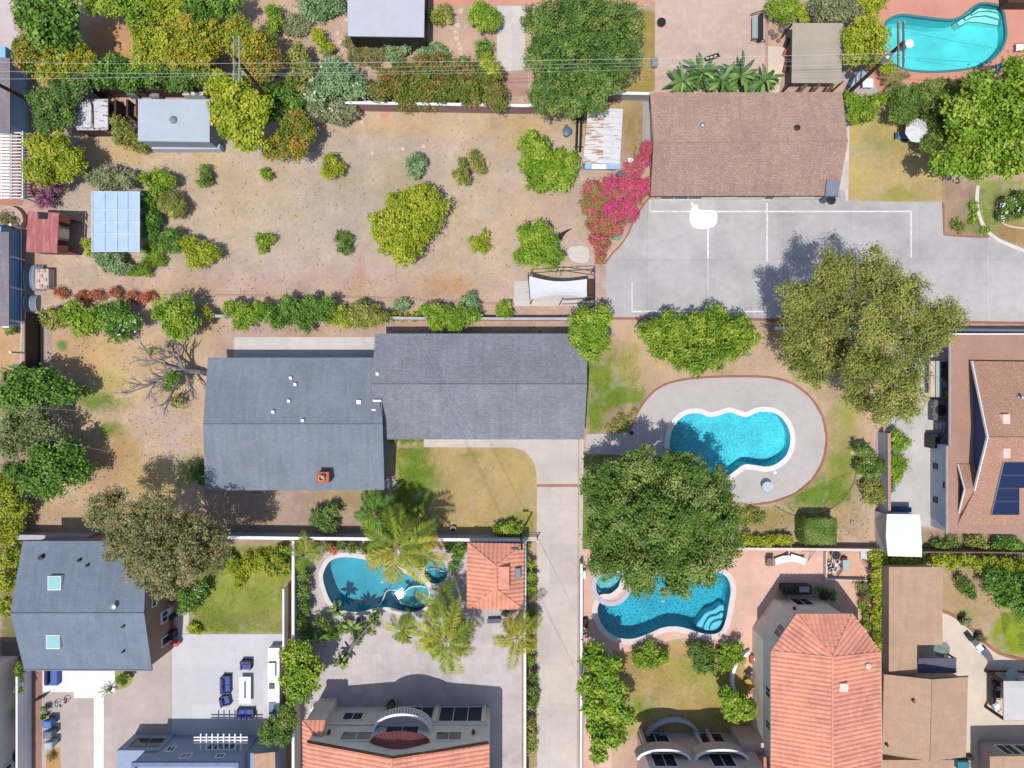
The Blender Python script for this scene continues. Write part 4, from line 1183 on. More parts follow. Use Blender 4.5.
for p, q in ((foot[1], foot[2]), (foot[3], foot[0])): ww.face([(*q, 0), (*p, 0), (*p, ze - .12), (*q, ze - .12)])
ww.build('wall', M['cream'], b)
fascia(b, [A + Vector((0, .05, -.08)), Bp + Vector((0, .05, -.08)), Cc + Vector((0, .05, -.08))], M['darkwood'], h=.14, w=.08)
P_, Q_ = (0, yw), (1, yw)
ip = (xr, yw - 3)
def wn(xa, xb, z0, z1, nm='window', bars=1): window(b, (xa, yw), (xb, yw), 0, 1, z0, z1, ip, name=nm, bars=bars)
wn(-14.75, -13.0, 1.2, 2.6, bars=1); wn(-10.3, -6.9, .12, 2.9, 'door', 2); wn(-6.4, -2.6, .12, 2.9, 'door', 2); wn(-14.1, -11.5, 4.6, 6.0); wn(-6.3, -4.1, 4.6, 6.0); wn(-10.6, -7.8, 3.6, 5.9, 'door', 1)
bl = MB(); bl.box(((foot[0][0] + foot[1][0]) / 2, yw + .05, 3.3), (foot[1][0] - foot[0][0], .1, .22)); bl.build('wall_band', M['cream'], b)
for xx in (-2.45,): bl = MB(); bl.box((xx, yw + .1, 1.6), (.35, .18, 3.1)); bl.build('column', M['cream'], b)
bl = MB(); bl.box((-6.66, yw + .1, 1.6), (.35, .18, 3.1)); bl.build('column', M['cream'], b)
# balcony
bc = Vector((-9.2, yw, 0)); rx, ry = 2.5, 1.55
arc = [(bc.x + rx * math.cos(a), bc.y + ry * math.sin(a)) for a in np.linspace(0, PI, 26)]
sl = MB(); sl.prism(arc, 3.42, 3.6); bo = sl.build('balcony', M['cream'], b)
rl = MB(); i_ = [(bc.x + (rx - .22) * math.cos(a), bc.y + (ry - .22) * math.sin(a)) for a in np.linspace(0, PI, 26)]
rl.prism(arc + i_[::-1], 4.45, 4.58); rl.build('handrail', M['white'], bo)
bs = MB()
for a in np.linspace(.06, PI - .06, 30):
    bs.lathe((bc.x + (rx - .1) * math.cos(a), bc.y + (ry - .1) * math.sin(a), 3.6), [(.05, 0), (.09, .25), (.04, .5), (.06, .84)], 6)
bs.build('balusters', M['white'], bo)
# half cone roof over the balcony door
cn = MB(); n_ = 22
ar = [(bc.x + .1 + 2.45 * math.cos(a), yw - .06 + .95 * math.sin(a)) for a in np.linspace(0, PI, n_)]
for k in range(n_ - 1):
    a0_, a1_ = ar[k], ar[k + 1]
    mm = ((a0_[0] + a1_[0]) / 2, (a0_[1] + a1_[1]) / 2)
    ap = (bc.x + .1, yw - .5, 7.6)
    cn.face([(*a0_, 6.1), (mm[0], mm[1], 6.2), ap], [(k, 0), (k + .2, 0), (k + .2, 1)]); cn.face([(mm[0], mm[1], 6.2), (*a1_, 6.1), ap], [(k, 0), (k + .2, 0), (k + .2, 1)])
    cn.face([(*a1_, 6.1), (*a0_, 6.1), (a0_[0], yw - .1, 6.1), (a1_[0], yw - .1, 6.1)], [(0, 0)] * 4)
cn.build('bay_roof', M['claydark'], b)
for xx in (-15.2, -3.2):
    lt = MB(); lt.lathe((xx, yw + .14, 4.5), [(.04, 0), (.14, .12), (.13, .5), (.03, .62)], 8); lt.build('wall_lamp', M['black'], b)
# lower side roof on the west
PS = [[*WP([(304, 800, 4.6), (303, 720, 4.6), (322, 741, 5.4), (322, 800, 5.4)])], [*WP([(303, 720, 4.6), (326, 720, 4.6), (322, 741, 5.4)])]]
roof(b, PS, M['clay'], barrel=True, name='side_roof')
q0, q1 = W(305, 722, 4.5), W(324, 800, 4.5)
sw = MB(); sw.prism([(q0.x, q0.y), (q1.x, q0.y), (q1.x, q1.y), (q0.x, q1.y)], 0, 4.5); sw.build('side_wall', M['cream'], b)

# --- blue grey gabled house, lower left
b = thing('house', 'blue grey shingled house with two mint skylights beside the bushy brown tree', 'house', W(85, 606, 0))
ze, zr = 4.0, 5.4
PW = [WP([(147, 541, ze), (23, 541, ze), (10, 613, zr), (144, 613, zr)]), WP([(24, 669, ze), (152, 669.5, ze), (144, 613, zr), (10, 613, zr)])]
roof(b, PW, M['shblue'], caps=[[W(10, 613, zr), W(144, 613, zr)]])
f = offset_poly(xy(WP([(24, 542), (152, 542), (152, 669), (24, 669)], ze)), -.2)
walls(b, f, PW, M['brownwall'])
fascia(b, [W(24, 669.6, ze - .06), W(152, 670, ze - .06)], plain('slate_trim', C(120, 128, 148)))
c = mid(f)
window(b, f[1], f[2], .62, .72, 1.0, 2.2, c); window(b, f[1], f[2], .2, .3, 1.0, 2.3, c); window(b, f[1], f[2], .45, .53, 2.9, 3.7, c); window(b, f[1], f[2], .84, .92, .05, 2.1, c, name='door', bars=0)
for px, py in ((56, 582.5), (54.5, 641)): skylight(b, px, py, roofz(PW, *W(px, py, 4.7)[:2]), 1.1, 1.15)
vent_pipe(b, 116, 605, 5.2, .14, .5); vent_pipe(b, 42, 557, 4.4, .1, .3, M['darkmetal']); vent_pipe(b, 80, 560, 4.4, .07, .3, M['darkmetal']); vent_pipe(b, 124, 626, 5.1, .05, .35, M['darkmetal']); vent_pipe(b, 124, 651, 4.5, .05, .35, M['darkmetal']); vent_pipe(b, 88, 565, 4.5, .06, .3, M['darkmetal'])

# --- far left two storey beige house
b = thing('house', 'beige two storey wall with blue windows along the lower left edge', 'house', W(-10, 720, 0))
x1 = W(18, 700, 0).x
f = [(x1 - 6, W(0, 656).y), (x1, W(0, 656).y), (x1, W(0, 800).y), (x1 - 6, W(0, 800).y)]
walls(b, f, None, M['cream'], flat=5.0)
window(b, f[1], f[2], .1, .24, 2.6, 4.2, mid(f), glass=glass_mat('teal_window', (.02, .07, .10, 1))); window(b, f[1], f[2], .34, .48, 2.6, 4.2, mid(f), glass=glass_mat('teal_window', (.02, .07, .10, 1)))
window(b, f[1], f[2], .7, .76, .8, 1.9, mid(f))
roof(b, [[Vector((x1 + .25, W(0, 654).y, 5.05)), Vector((x1 - 6, W(0, 654).y, 5.05)), Vector((x1 - 6, W(0, 800).y, 5.06)), Vector((x1 + .25, W(0, 800).y, 5.06))]], plain('rosy_roof', C(190, 160, 156)))

# --- grey modern building, bottom left
b = thing('house', 'slate grey flat roofed modern house with a white sunshade at the bottom edge', 'house', W(200, 750, 0))
yw = W(0, 735).y; z1 = 4.4
k1 = (H - z1) / H
xa, xb = (134 - 512) * S * k1, (239 - 512) * S * k1
mf = [(xa, yw), (xb, yw), (xb, yw - 8), (xa, yw - 8)]
slate = plain('slate_stucco', C(158, 170, 192), .85, .08)
walls(b, mf, None, slate, flat=z1)
pr = MB(); out_ = offset_poly(mf, .08); in_ = offset_poly(mf, -.25)
pr.prism([out_[0], out_[1], in_[1], in_[0]], z1 + .002, z1 + .3); pr.prism([out_[1], out_[2], in_[2], in_[1]], z1 + .003, z1 + .3); pr.prism([out_[3], out_[0], in_[0], in_[3]], z1 + .004, z1 + .3); pr.build('parapet', plain('slate_parapet', C(120, 135, 165), .8), b)
lo = [(xa - 2.3, yw + .15), (xa + 1.3, yw + .15), (xa + 1.3, yw - 6), (xa - 2.3, yw - 6)]
walls(b, lo, None, slate, flat=2.9, name='wing_wall')
window(b, lo[0], lo[1], .18, .92, .9, 2.3, mid(lo), M['greywall']); window(b, (xa, yw), (xb, yw), .2, .28, 2.0, 2.9, mid(mf)); window(b, (xa, yw), (xb, yw), .4, .5, 3.2, 4.0, mid(mf)); window(b, (xa, yw), (xb, yw), .58, .86, 1.0, 2.6, mid(mf), bars=3); window(b, (xa, yw), (xb, yw), .74, .82, 3.2, 3.9, mid(mf))
ep = [(xb + .02, yw - .1), (xb + 2.6, yw - .1), (xb + 2.6, yw - 7), (xb + .02, yw - 7)]
walls(b, ep, None, slate, flat=2.9, name='annex_wall')
roof(b, [WP([(254, 754, 3.2), (275, 752, 3.2), (276, 800, 3.2), (254, 800, 3.2)])], M['shtan'], name='annex_roof')
s = MB()
for yy in (736.5, 739.5, 742.5): a, c2 = W(194, yy, 2.5), W(248, yy, 2.5); s.box(((a.x + c2.x) / 2, a.y - .05, 2.5), (c2.x - a.x, .1, .12))
for xx in np.linspace(201, 241, 8): a = W(xx, 733.5, 2.6); s.prism([(a.x - .05, a.y), (a.x + .05, a.y), (a.x + .05, min(yw, a.y - 1.3)), (a.x - .05, min(yw, a.y - 1.3))], 2.57, 2.67)
s.build('sunshade', M['white'], b)

# --- left edge houses
b = thing('house', 'mauve roofed house with a shaded blue side wall at the upper left edge', 'house', W(5, 95, 0))
x1 = W(29, 95, 0).x
f = [(x1 - 8, W(0, 62).y), (x1, W(0, 62).y), (x1, W(0, 134).y), (x1 - 8, W(0, 134).y)]
walls(b, f, None, M['shadewall'], flat=2.9)
xe = W(10, 95, 3.0).x
roof(b, [[Vector((xe, W(0, 58, 3).y, 3.0)), Vector((xe - 8, W(0, 58, 3).y, 4.2)), Vector((xe - 8, W(0, 133, 3).y, 4.2)), Vector((xe, W(0, 133, 3).y, 3.0))]], M['shpurple'])
b = thing('house', 'mauve roofed house with a shaded blue wall below the brick court at the left edge', 'house', W(5, 280, 0))
x1 = W(21.5, 280, 0).x
f = [(x1 - 8, W(0, 233).y), (x1, W(0, 233).y), (x1, W(0, 326).y), (x1 - 8, W(0, 326).y)]
walls(b, f, None, M['shadewall'], flat=2.5)
xe = W(9, 280, 2.6).x
roof(b, [[Vector((xe, W(0, 232, 2.6).y, 2.6)), Vector((xe - 8, W(0, 232, 2.6).y, 3.8)), Vector((xe - 8, W(0, 326, 2.6).y, 3.8)), Vector((xe, W(0, 326, 2.6).y, 2.6))]], M['shpurple'])
fascia(b, [Vector((xe, W(0, 327, 2.5).y, 2.5)), Vector((x1 + .2, W(0, 327, 2.5).y, 2.5))])
pg = thing('pergola', 'white slatted pergola over red brick paving at the left edge', 'pergola', W(10, 165, 0))
s = MB()
for yy in np.linspace(133, 198, 21): a, c2 = W(-8, yy, 2.5), W(22, yy, 2.5); s.box(((a.x + c2.x) / 2, a.y, 2.52), (c2.x - a.x, .07, .12))
s.build('slats', M['white'], pg)
s = MB()
for xx in (1, 10.5, 22): a, c2 = W(xx, 131, 2.5), W(xx, 199, 2.5); s.box((a.x, (a.y + c2.y) / 2, 2.38), (.1, abs(c2.y - a.y), .14))
s.build('beam', M['white'], pg)
for yy in (134, 197):
    s = MB(); q = W(21.5, yy, 2.3); s.box((q.x, q.y, 1.16), (.12, .12, 2.3)); s.build('post', M['white'], pg)
s = MB()
for yy in np.linspace(133, 198, 21): a, c2 = W(-8, yy, 2.6), W(10, yy, 2.6); s.box(((a.x + c2.x) / 2, a.y + .03, 2.61), (c2.x - a.x, .18, .05))
s.build('wide_slats', M['white'], pg)
sheet('brick_court', [(-30, 130), (23, 130), (23, 205), (-30, 205)], BRICKP, .012)
b = thing('planter_box', 'round brick planter of rocks and weeds below the white pergola', 'planter', W(9, 218, 0))
s = MB(); q = W(9, 220, .5); s.lathe((q.x, q.y, 0), [(1.25, 0), (1.25, .5), (1.05, .5), (1.0, .35)], 20); s.build('rim', plain('pale_brick', C(206, 172, 156), .9, .2, 3, .25), b)
B_PLANTER = (b, q)

# --- sheds and roofs of the upper row
def flat_shed(label, top, z, mat, wallmat, inset=.1, thick=.12, slope=0.0, name='shed', cat='shed', grp=None):
    cc = mid(top); t = thing(name, label, cat, W(cc[0], cc[1], 0), grp)
    pts = [W(p[0], p[1], z + (slope if i > 1 else 0)) for i, p in enumerate(top)]
    roof(t, [pts], mat, thick)
    ft = offset_poly(xy(pts), -inset)
    walls(t, ft, [pts], wallmat, drop=thick - .01)
    return t, ft, pts


palegrey = plain('pale_grey_membrane', C(186, 194, 202), .8, .06, .6, .06)
t, ft, pts = flat_shed('pale grey flat roofed shed with a small dome vent beside the lime green tree', [(209.5, 142), (138, 141), (138, 99), (210, 99.5)], 2.7, palegrey, M['greywall'])
d = MB(); q = W(173, 119.5, 2.8); d.lathe((q.x, q.y, 2.68), [(.34, 0), (.32, .1), (.22, .2), (.08, .25), (.01, .26)], 14); d.build('dome_vent', plain('dome_grey', C(140, 146, 156)), t, smooth=True)
s = MB(); a, c2 = W(152, 146.5, .9), W(220, 146.5, .9); s.box(((a.x + c2.x) / 2, a.y, .5), (c2.x - a.x, .5, .9)); s.build('lean_to', palegrey, t)
t, ft, pts = flat_shed('light grey flat roofed building at the top edge with a dark lower wall', [(347, -30), (425, -30), (424, 37), (348, 36)], 2.8, plain('light_grey_roof', C(196, 196, 204), .8, .05), M['darkmetal'])
t, ft, pts = flat_shed('rusty white container shed with two flat lids left of the pale grey shed', [(76, 130), (76, 99), (108, 99), (108, 130)], 1.9, streaky('rusty_white', C(205, 200, 205), C(130, 90, 75), (1, 2, 1), (.52, .6)), M['darkwood'])
for xx in (84.5, 101):
    s = MB(); a, c2 = W(xx - 7, 101, 2), W(xx + 7, 128, 2); s.box(((a.x + c2.x) / 2, (a.y + c2.y) / 2, 1.97), (c2.x - a.x, abs(a.y - c2.y), .12)); s.build('lid', streaky('chalky_white', C(214, 210, 216), C(120, 96, 90), (1, 3, 1), (.56, .62)), t)
s = MB(); a = W(94, 115, 2); s.tube([W(90, 99, 2), W(93, 110, 2.05), W(94, 129, 2)], .06); s.build('strap', M['darkwood'], t)
t = thing('shed', 'brown open crate shed between the rusty container and the pale grey shed', 'shed', W(123, 112, 0))
for k, (xa_, xb_) in enumerate(((114, 116), (126, 128), (135.5, 137))):
    s = MB(); a, c2 = W(xa_, 99, 1.8), W(xb_, 115, 1.8); s.prism([(a.x, a.y), (c2.x, a.y), (c2.x, c2.y), (a.x, c2.y)], 0, 1.8); s.build('partition', M['darkwood'], t)
s = MB(); a, c2 = W(126, 106, 1), W(137, 116, 1); s.prism([(a.x, a.y), (c2.x, a.y), (c2.x, c2.y), (a.x, c2.y)], 0, 1.0); s.build('shelf', plain('tan_board', C(180, 136, 108)), t)
# open red playhouse shed
t = thing('shed', 'faded red gabled playhouse shed open on its right side', 'shed', W(48, 232, 0))
red = streaky('faded_red_roof', C(172, 96, 92), C(196, 130, 124), (3, .5, 1), (.45, .65))
pl = [WP([(26, 252, 2.1), (28, 211, 2.1), (59, 213, 2.9), (57, 253, 2.9)]), WP([(70, 217, 2.0), (68, 253, 2.0), (57.5, 253, 2.9), (59.5, 213, 2.9)])]
roof(t, [pl[0]], red, .06)
s = MB(); p0_, e_, v_, n_ = plane_uv(pl[1])
for u in np.linspace(0, .97, 4):
    a, b_ = pl[1][0].lerp(pl[1][1], u), pl[1][3].lerp(pl[1][2], u)
    s.tube([a, b_], .07, n=4)
s.build('rafters', M['wood'], t)
s = MB(); cs = [pl[1][0].lerp(pl[1][1], .36), pl[1][0].lerp(pl[1][1], .62), pl[1][3].lerp(pl[1][2], .62), pl[1][3].lerp(pl[1][2], .36)]; roof_slab(s, cs, .05); s.build('roof_board', plain('tan_board2', C(186, 160, 138)), t)
for u0, u1 in ((0, .2), (.8, 1)):
    s = MB(); cs = [pl[1][0].lerp(pl[1][1], u0), pl[1][0].lerp(pl[1][1], u1), pl[1][3].lerp(pl[1][2], u1), pl[1][3].lerp(pl[1][2], u0)]; roof_slab(s, cs, .05); s.build('roof_board', plain('red_board', C(150, 84, 66)), t)
f = xy(WP([(27, 214), (69, 218), (67.5, 251), (28, 250)], 2.0))
s = MB()
for i in (0, 1, 2, 3):
    a, c2 = f[i], f[(i + 1) % 4]
    if i == 1: continue
    s.face([(*a, 0), (*c2, 0), (*c2, 2.0), (*a, 2.0)])
s.build('wall', plain('red_board_wall', C(140, 78, 66)), t)
s = MB(); q = [W(38, 211.5, 2.42), W(48, 213, 2.66), W(47, 219, 2.66), W(38.5, 219, 2.42)]; s.loft([[p + Vector((0, 0, -.1)) for p in q], [p + Vector((0, 0, .02)) for p in q]]); s.build('roof_opening', M['black'], t)

# greenhouse with a pale translucent roof
t = thing('greenhouse', 'pale blue panel roofed greenhouse wrapped in bushes in the bare yard', 'greenhouse', W(117, 222, 0))
zg = 2.4
pan = plain('polycarbonate', C(184, 204, 224), .35, .06, 1.2, .05)
gx_ = [92.5, 117, 139.5]; gy_ = [192, 210, 234, 251.5]
for i in range(2):
    for j in range(3):
        s = MB(); a, c2 = W(gx_[i] + .2, gy_[j] + .2, zg), W(gx_[i + 1] - .2, gy_[j + 1] - .2, zg); s.prism([(a.x, a.y), (c2.x, a.y), (c2.x, c2.y), (a.x, c2.y)], zg - .04, zg); s.build('roof_panel', pan, t)
s = MB()
for xx in gx_ + [105, 128]: a, c2 = W(xx, 191.5, zg), W(xx, 252, zg); wdt = .1 if xx in gx_ else .04; s.box((a.x, (a.y + c2.y) / 2, zg + .02), (wdt, abs(a.y - c2.y), .1))
for yy in gy_ + [222.5]: a, c2 = W(92, yy, zg), W(140.5, yy, zg); s.box(((a.x + c2.x) / 2, a.y, zg + .03), (c2.x - a.x, .08, .1))
s.build('roof_frame', plain('pale_frame', C(206, 218, 232)), t)
for xx in (93, 139):
    for yy in (193, 251):
        s = MB(); q = W(xx, yy, zg - .1); s.box((q.x, q.y, zg / 2 - .05), (.1, .1, zg - .1)); s.build('post', M['white'], t)
s = MB(); f = xy(WP([(93, 193), (139, 193), (139, 251), (93, 251)], zg)); walls(t, f, None, clear_mat('greenhouse_film', (.7, .8, .85, 1), .45), flat=None, z0=0.0, name='wall') if False else None
# rust streaked white shed with a blue front
t = thing('shed', 'rust streaked white metal shed with a pale blue lower edge beside the bougainvillea', 'shed', W(603, 140, 0))
rust = streaky('rust_streaks', C(226, 220, 216), C(176, 120, 92), (.5, 5.0, 1), (.5, .56))
rust2 = streaky('light_rust', C(224, 222, 222), C(190, 150, 128), (.5, 5.0, 1), (.6, .66))
pl = [WP([(583, 163, 2.2), (588, 109, 2.2), (604, 108, 2.5), (603, 163, 2.5)]), WP([(623, 109, 2.2), (620, 164, 2.2), (603, 163, 2.5), (604, 108, 2.5)])]
roof(t, [pl[0]], rust, .05); roof(t, [pl[1]], rust2, .05)
s = MB()
for u in np.linspace(.06, .94, 9):
    a, m_, c2 = pl[0][0].lerp(pl[0][1], u), pl[0][3].lerp(pl[0][2], u), pl[1][1].lerp(pl[1][0], u)
    s.tube([a + Vector((0, 0, .03)), m_ + Vector((0, 0, .03)), c2 + Vector((0, 0, .03))], .035, n=4)
s.build('roof_rib', rust2, t)
f = offset_poly(xy(WP([(584, 163), (588, 109), (622, 109), (620, 164)], 2.2)), -.1)
walls(t, f, pl, plain('faded_blue_board', C(150, 180, 205)), drop=.06)
s = MB(); a, c2 = W(585, 165, 2.0), W(620, 170, 1.6); s.loft([[(a.x, a.y + .3, 1.95), (c2.x, a.y + .3, 1.95), (c2.x, c2.y, 1.8), (a.x, c2.y, 1.8)], [(a.x, a.y + .3, 2.05), (c2.x, a.y + .3, 2.05), (c2.x, c2.y, 1.9), (a.x, c2.y, 1.9)]]); s.build('awning', plain('faded_blue_board2', C(160, 190, 215), .7, .2, 3), t)
s = MB(); a, c2 = W(592, 164.5, 2.12), W(606, 169, 2.0); s.box(((a.x + c2.x) / 2, (a.y + c2.y) / 2, 2.05), (c2.x - a.x, .4, .06)); s.build('sign_board', M['white'], t)
# tan fabric canopy top right
t = thing('canopy', 'sagging tan fabric canopy behind the brown shingled house', 'canopy', W(815, 52, 0))
g = MB(); n_ = 14
for i in range(n_):
    for j in range(n_):
        def pt(u, v):
            px_ = 792 + u * 50 + (v - .5) * -1; py_ = 23 + v * 60
            return W(px_, py_, 2.6 - .35 * math.sin(PI * u) * math.sin(PI * v) * (1 - .4 * v) + .12 * abs(math.sin(6 * u + 2 * v)) * (1 - v) * .4)
        g.face([pt(i / n_, (j + 1) / n_), pt((i + 1) / n_, (j + 1) / n_), pt((i + 1) / n_, j / n_), pt(i / n_, j / n_)])
g.build('fabric', M['tancanvas'], t, smooth=False)
for xx, yy in ((792.5, 23.5), (841, 23.5), (842, 82), (792, 82)):
    s = MB(); q = W(xx, yy, 2.5); s.box((q.x, q.y, 1.28), (.12, .12, 2.55)); s.build('post', M['darkwood'], t)
s = MB()
for xx in (799, 812, 826): s.tube([W(xx, 93, 1.6), W(xx + 8, 84, 2.2)], .13, n=4)
s.build('brace', M['wood'], t)

# ------------------------------------------------------------------ walls and fences
def wall(label, px, h, w, mat, capmat=None, name='garden_wall', cat='wall', z=0.0, top=True):
    pts = [Vector((p.x, p.y, 0)) for p in WP(px, z)]
    cc = sum(pts, Vector()) / len(pts)
    t = thing(name, label, cat, cc)
    mb, cb = MB(), MB()
    L, R, L2, R2 = [], [], [], []
    n = len(pts)
    for i in range(n):
        d = (pts[min(i + 1, n - 1)] - pts[max(i - 1, 0)]).normalized(); s = Vector((-d.y, d.x, 0))
        if 0 < i < n - 1:
            d1 = (pts[i] - pts[i - 1]).normalized(); k = 1 / max(.5, abs(d1.dot(d)))
        else: k = 1
        L.append(pts[i] + s * w / 2 * k); R.append(pts[i] - s * w / 2 * k); L2.append(pts[i] + s * (w / 2 + .03) * k); R2.append(pts[i] - s * (w / 2 + .03) * k)
    mb.prism([(p.x, p.y) for p in L + R[::-1]], 0, h); mb.build('wall_body', mat, t)
    if capmat:
        cb.prism([(p.x, p.y) for p in L2 + R2[::-1]], h + .002, h + .07); cb.build('wall_cap', capmat, t)
    return t


wall('long white capped wall between the dry lawn and the palm pool yard', [(196, 532), (300, 533.5), (420, 534.5), (524, 535.5)], 1.9, .2, M['block'], M['white'])
wall('tall white topped wall left of the palm pool running down to the bottom edge', [(300, 536), (300, 790)], 1.9, .16, M['offwhite'], M['white'])
wall('thin white fence parallel to the tall wall beside the green yard', [(288, 585), (288, 655)], 1.2, .1, M['white'], M['white'], name='fence', cat='fence')
wall('white topped wall right of the palm pool along the driveway shrubs', [(524.5, 536), (524.5, 790)], 1.8, .16, M['offwhite'], M['white'])
wall('low white wall on the right side of the long driveway', [(580, 560), (579.5, 790)], 1.3, .14, M['offwhite'], M['white'])
wall('grey boundary wall behind the long grey house under the hedge row', [(196, 317), (300, 318), (420, 319.5), (515, 320), (603, 320)], 1.1, .18, M['block'], plain('grey_cap', C(186, 182, 186)))
wall('white capped wall between the sports court and the house with solar panels', [(770, 329), (860, 330), (1060, 332)], 1.1, .2, M['blockpink'], M['white'])
wall('block wall at the top of the bare yard with a pale cap', [(345, 110), (440, 111.5), (524, 113), (600, 110)], 1.6, .18, plain('mauve_block', C(160, 125, 120), .9, .15, .8, .15), M['white'])
wall('low wall above the rusty white shed beside the brown house', [(600, 99), (650, 100)], 1.3, .18, M['block'], M['white'])
wall('grey garden wall with a pink cap between the pool lawn and the side yard', [(879, 432), (879.5, 545)], 1.6, .2, plain('bluish_block', C(176, 178, 190), .9, .12), M['blockpink'])
wall('pale pink wall between the pool lawn and the peach deck', [(731, 546), (800, 546.5), (878, 547.5)], 1.0, .16, M['blockpink'], M['coping'])
wall('grey block wall corner at the end of the straw yard', [(27, 498), (27, 533), (100, 533)], 1.7, .2, M['block'], plain('grey_cap', C(186, 182, 186)))
wall('white plank fence beside the brown side path in the lower left', [(31.5, 668), (31.5, 790)], 1.8, .1, M['white'], M['white'], name='fence', cat='fence')
wall('brown fence behind the ivy hedge by the terracotta house', [(884.5, 562), (885, 790)], 1.6, .12, M['wood'], name='fence', cat='fence')
wall('dark fence on the left side of the tan roofed house by the lower right lawn', [(886, 548), (1060, 549)], 1.5, .12, M['wood'], name='fence', cat='fence')
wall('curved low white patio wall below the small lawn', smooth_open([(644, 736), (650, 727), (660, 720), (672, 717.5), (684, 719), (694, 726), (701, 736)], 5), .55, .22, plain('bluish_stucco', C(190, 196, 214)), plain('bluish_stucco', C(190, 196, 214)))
wall('curved white garden wall between the lawn and the west wall of the terracotta house', smooth_open([(748, 650), (738, 657), (732, 668), (731, 682), (736, 692)], 5), .5, .22, M['white'], M['white'])
wall('long white curved wall end beside the terracotta house', smooth_open([(752, 655), (757, 668), (760, 682), (760, 694)], 4), .6, .18, M['white'], M['white'])
wall('dark timber fence at the top of the left yard by the shed', [(100, 97), (212, 97)], 1.6, .1, M['darkwood'], name='fence', cat='fence')
t = thing('fence', 'white wire fence with round posts beside the left edge house', 'fence', W(23, 270, 0))
for yy in (229, 260, 290, 322, 353):
    s = MB(); q = W(24.5, yy, 0); s.lathe((q.x, q.y, 0), [(.09, 0), (.09, 1.7), (.14, 1.72), (.1, 1.82), (.01, 1.86)], 10); s.build('post', M['white'], t)
s = MB()
for zz in (.4,): a, c2 = W(24.5, 229), W(24.5, 366); s.box((a.x, (a.y + c2.y) / 2, zz), (.05, abs(a.y - c2.y), .06))
s.build('rail', M['white'], t)
wall('grey carport side fence below the blue cover in the left yard', [(40, 314), (40, 370)], 1.9, .1, M['darkmetal'], name='fence', cat='fence')

# ------------------------------------------------------------------ plants
def ph(r, g, b, k=1.08):
    m = .3 * r + .6 * g + .1 * b; q = .06
    return C(r + (m - r) * q, g + (m - g) * q, b + (m - b) * q, k)


PAL = {
    'oak': [(0, ph(70, 100, 28)), (.5, ph(98, 126, 42)), (1, ph(142, 158, 80))],
    'oakdark': [(0, ph(66, 98, 34)), (.5, ph(92, 122, 46)), (1, ph(138, 154, 72))],
    'lime': [(0, ph(112, 134, 18)), (.5, ph(150, 162, 30)), (1, ph(190, 184, 58))],
    'gold': [(0, ph(110, 130, 26)), (.6, ph(152, 154, 36)), (1, ph(202, 162, 50))],
    'orange': [(0, ph(94, 116, 32)), (.6, ph(138, 138, 42)), (1, ph(202, 134, 58))],
    'bright': [(0, ph(88, 124, 20)), (.5, ph(122, 152, 32)), (1, ph(166, 184, 66))],
    'grass_grey': [(0, ph(88, 106, 50)), (.5, ph(118, 132, 72)), (1, ph(158, 164, 108))],
    'olive': [(0, ph(96, 110, 42)), (.5, ph(136, 142, 58)), (1, ph(182, 174, 86))],
    'grey': [(0, ph(104, 114, 74)), (.5, ph(136, 142, 98)), (1, ph(172, 172, 134))],
    'blue': [(0, ph(92, 124, 74)), (.5, ph(126, 152, 98)), (1, ph(170, 184, 142))],
    'dark': [(0, ph(62, 98, 24)), (.5, ph(90, 128, 36)), (1, ph(136, 166, 68))],
    'brown': [(0, ph(100, 106, 54)), (.55, ph(134, 132, 78)), (.85, ph(160, 146, 96)), (1, ph(176, 128, 96))],
    'hedge': [(0, ph(84, 104, 34)), (.6, ph(120, 128, 48)), (1, ph(160, 100, 60))],
    'bougain': [(0, ph(124, 124, 66)), (.22, ph(160, 110, 82)), (.42, ph(190, 74, 100)), (1, ph(204, 66, 130))],
    'bougred': [(0, ph(122, 128, 60)), (.5, ph(158, 116, 76)), (.7, ph(188, 84, 84)), (1, ph(200, 72, 112))],
    'magenta': [(0, ph(110, 80, 84)), (.5, ph(150, 80, 120)), (1, ph(176, 92, 136))],
    'palm': [(0, ph(84, 122, 28)), (.5, ph(130, 150, 38)), (1, ph(190, 180, 62))],
    'palmgold': [(0, ph(118, 136, 34)), (.55, ph(164, 158, 46)), (1, ph(212, 162, 60))],
    'banana': [(0, ph(56, 92, 38)), (.5, ph(86, 122, 56)), (1, ph(146, 168, 92))],
    'redflower': [(0, ph(120, 110, 60)), (.35, ph(186, 110, 80)), (1, ph(214, 130, 100))],
    'dry': [(0, ph(140, 120, 90)), (.5, ph(176, 150, 110)), (1, ph(200, 176, 134))],
    'bark_chip': [(0, ph(96, 78, 62)), (1, ph(140, 118, 96))],
    'cream': [(0, ph(214, 212, 190)), (1, ph(240, 238, 226))],
}
LM = {k: leaf_mat('leaf_' + k, v, .17) for k, v in PAL.items()}


def unit(a): return a / np.maximum(1e-9, np.linalg.norm(a, axis=1))[:, None]


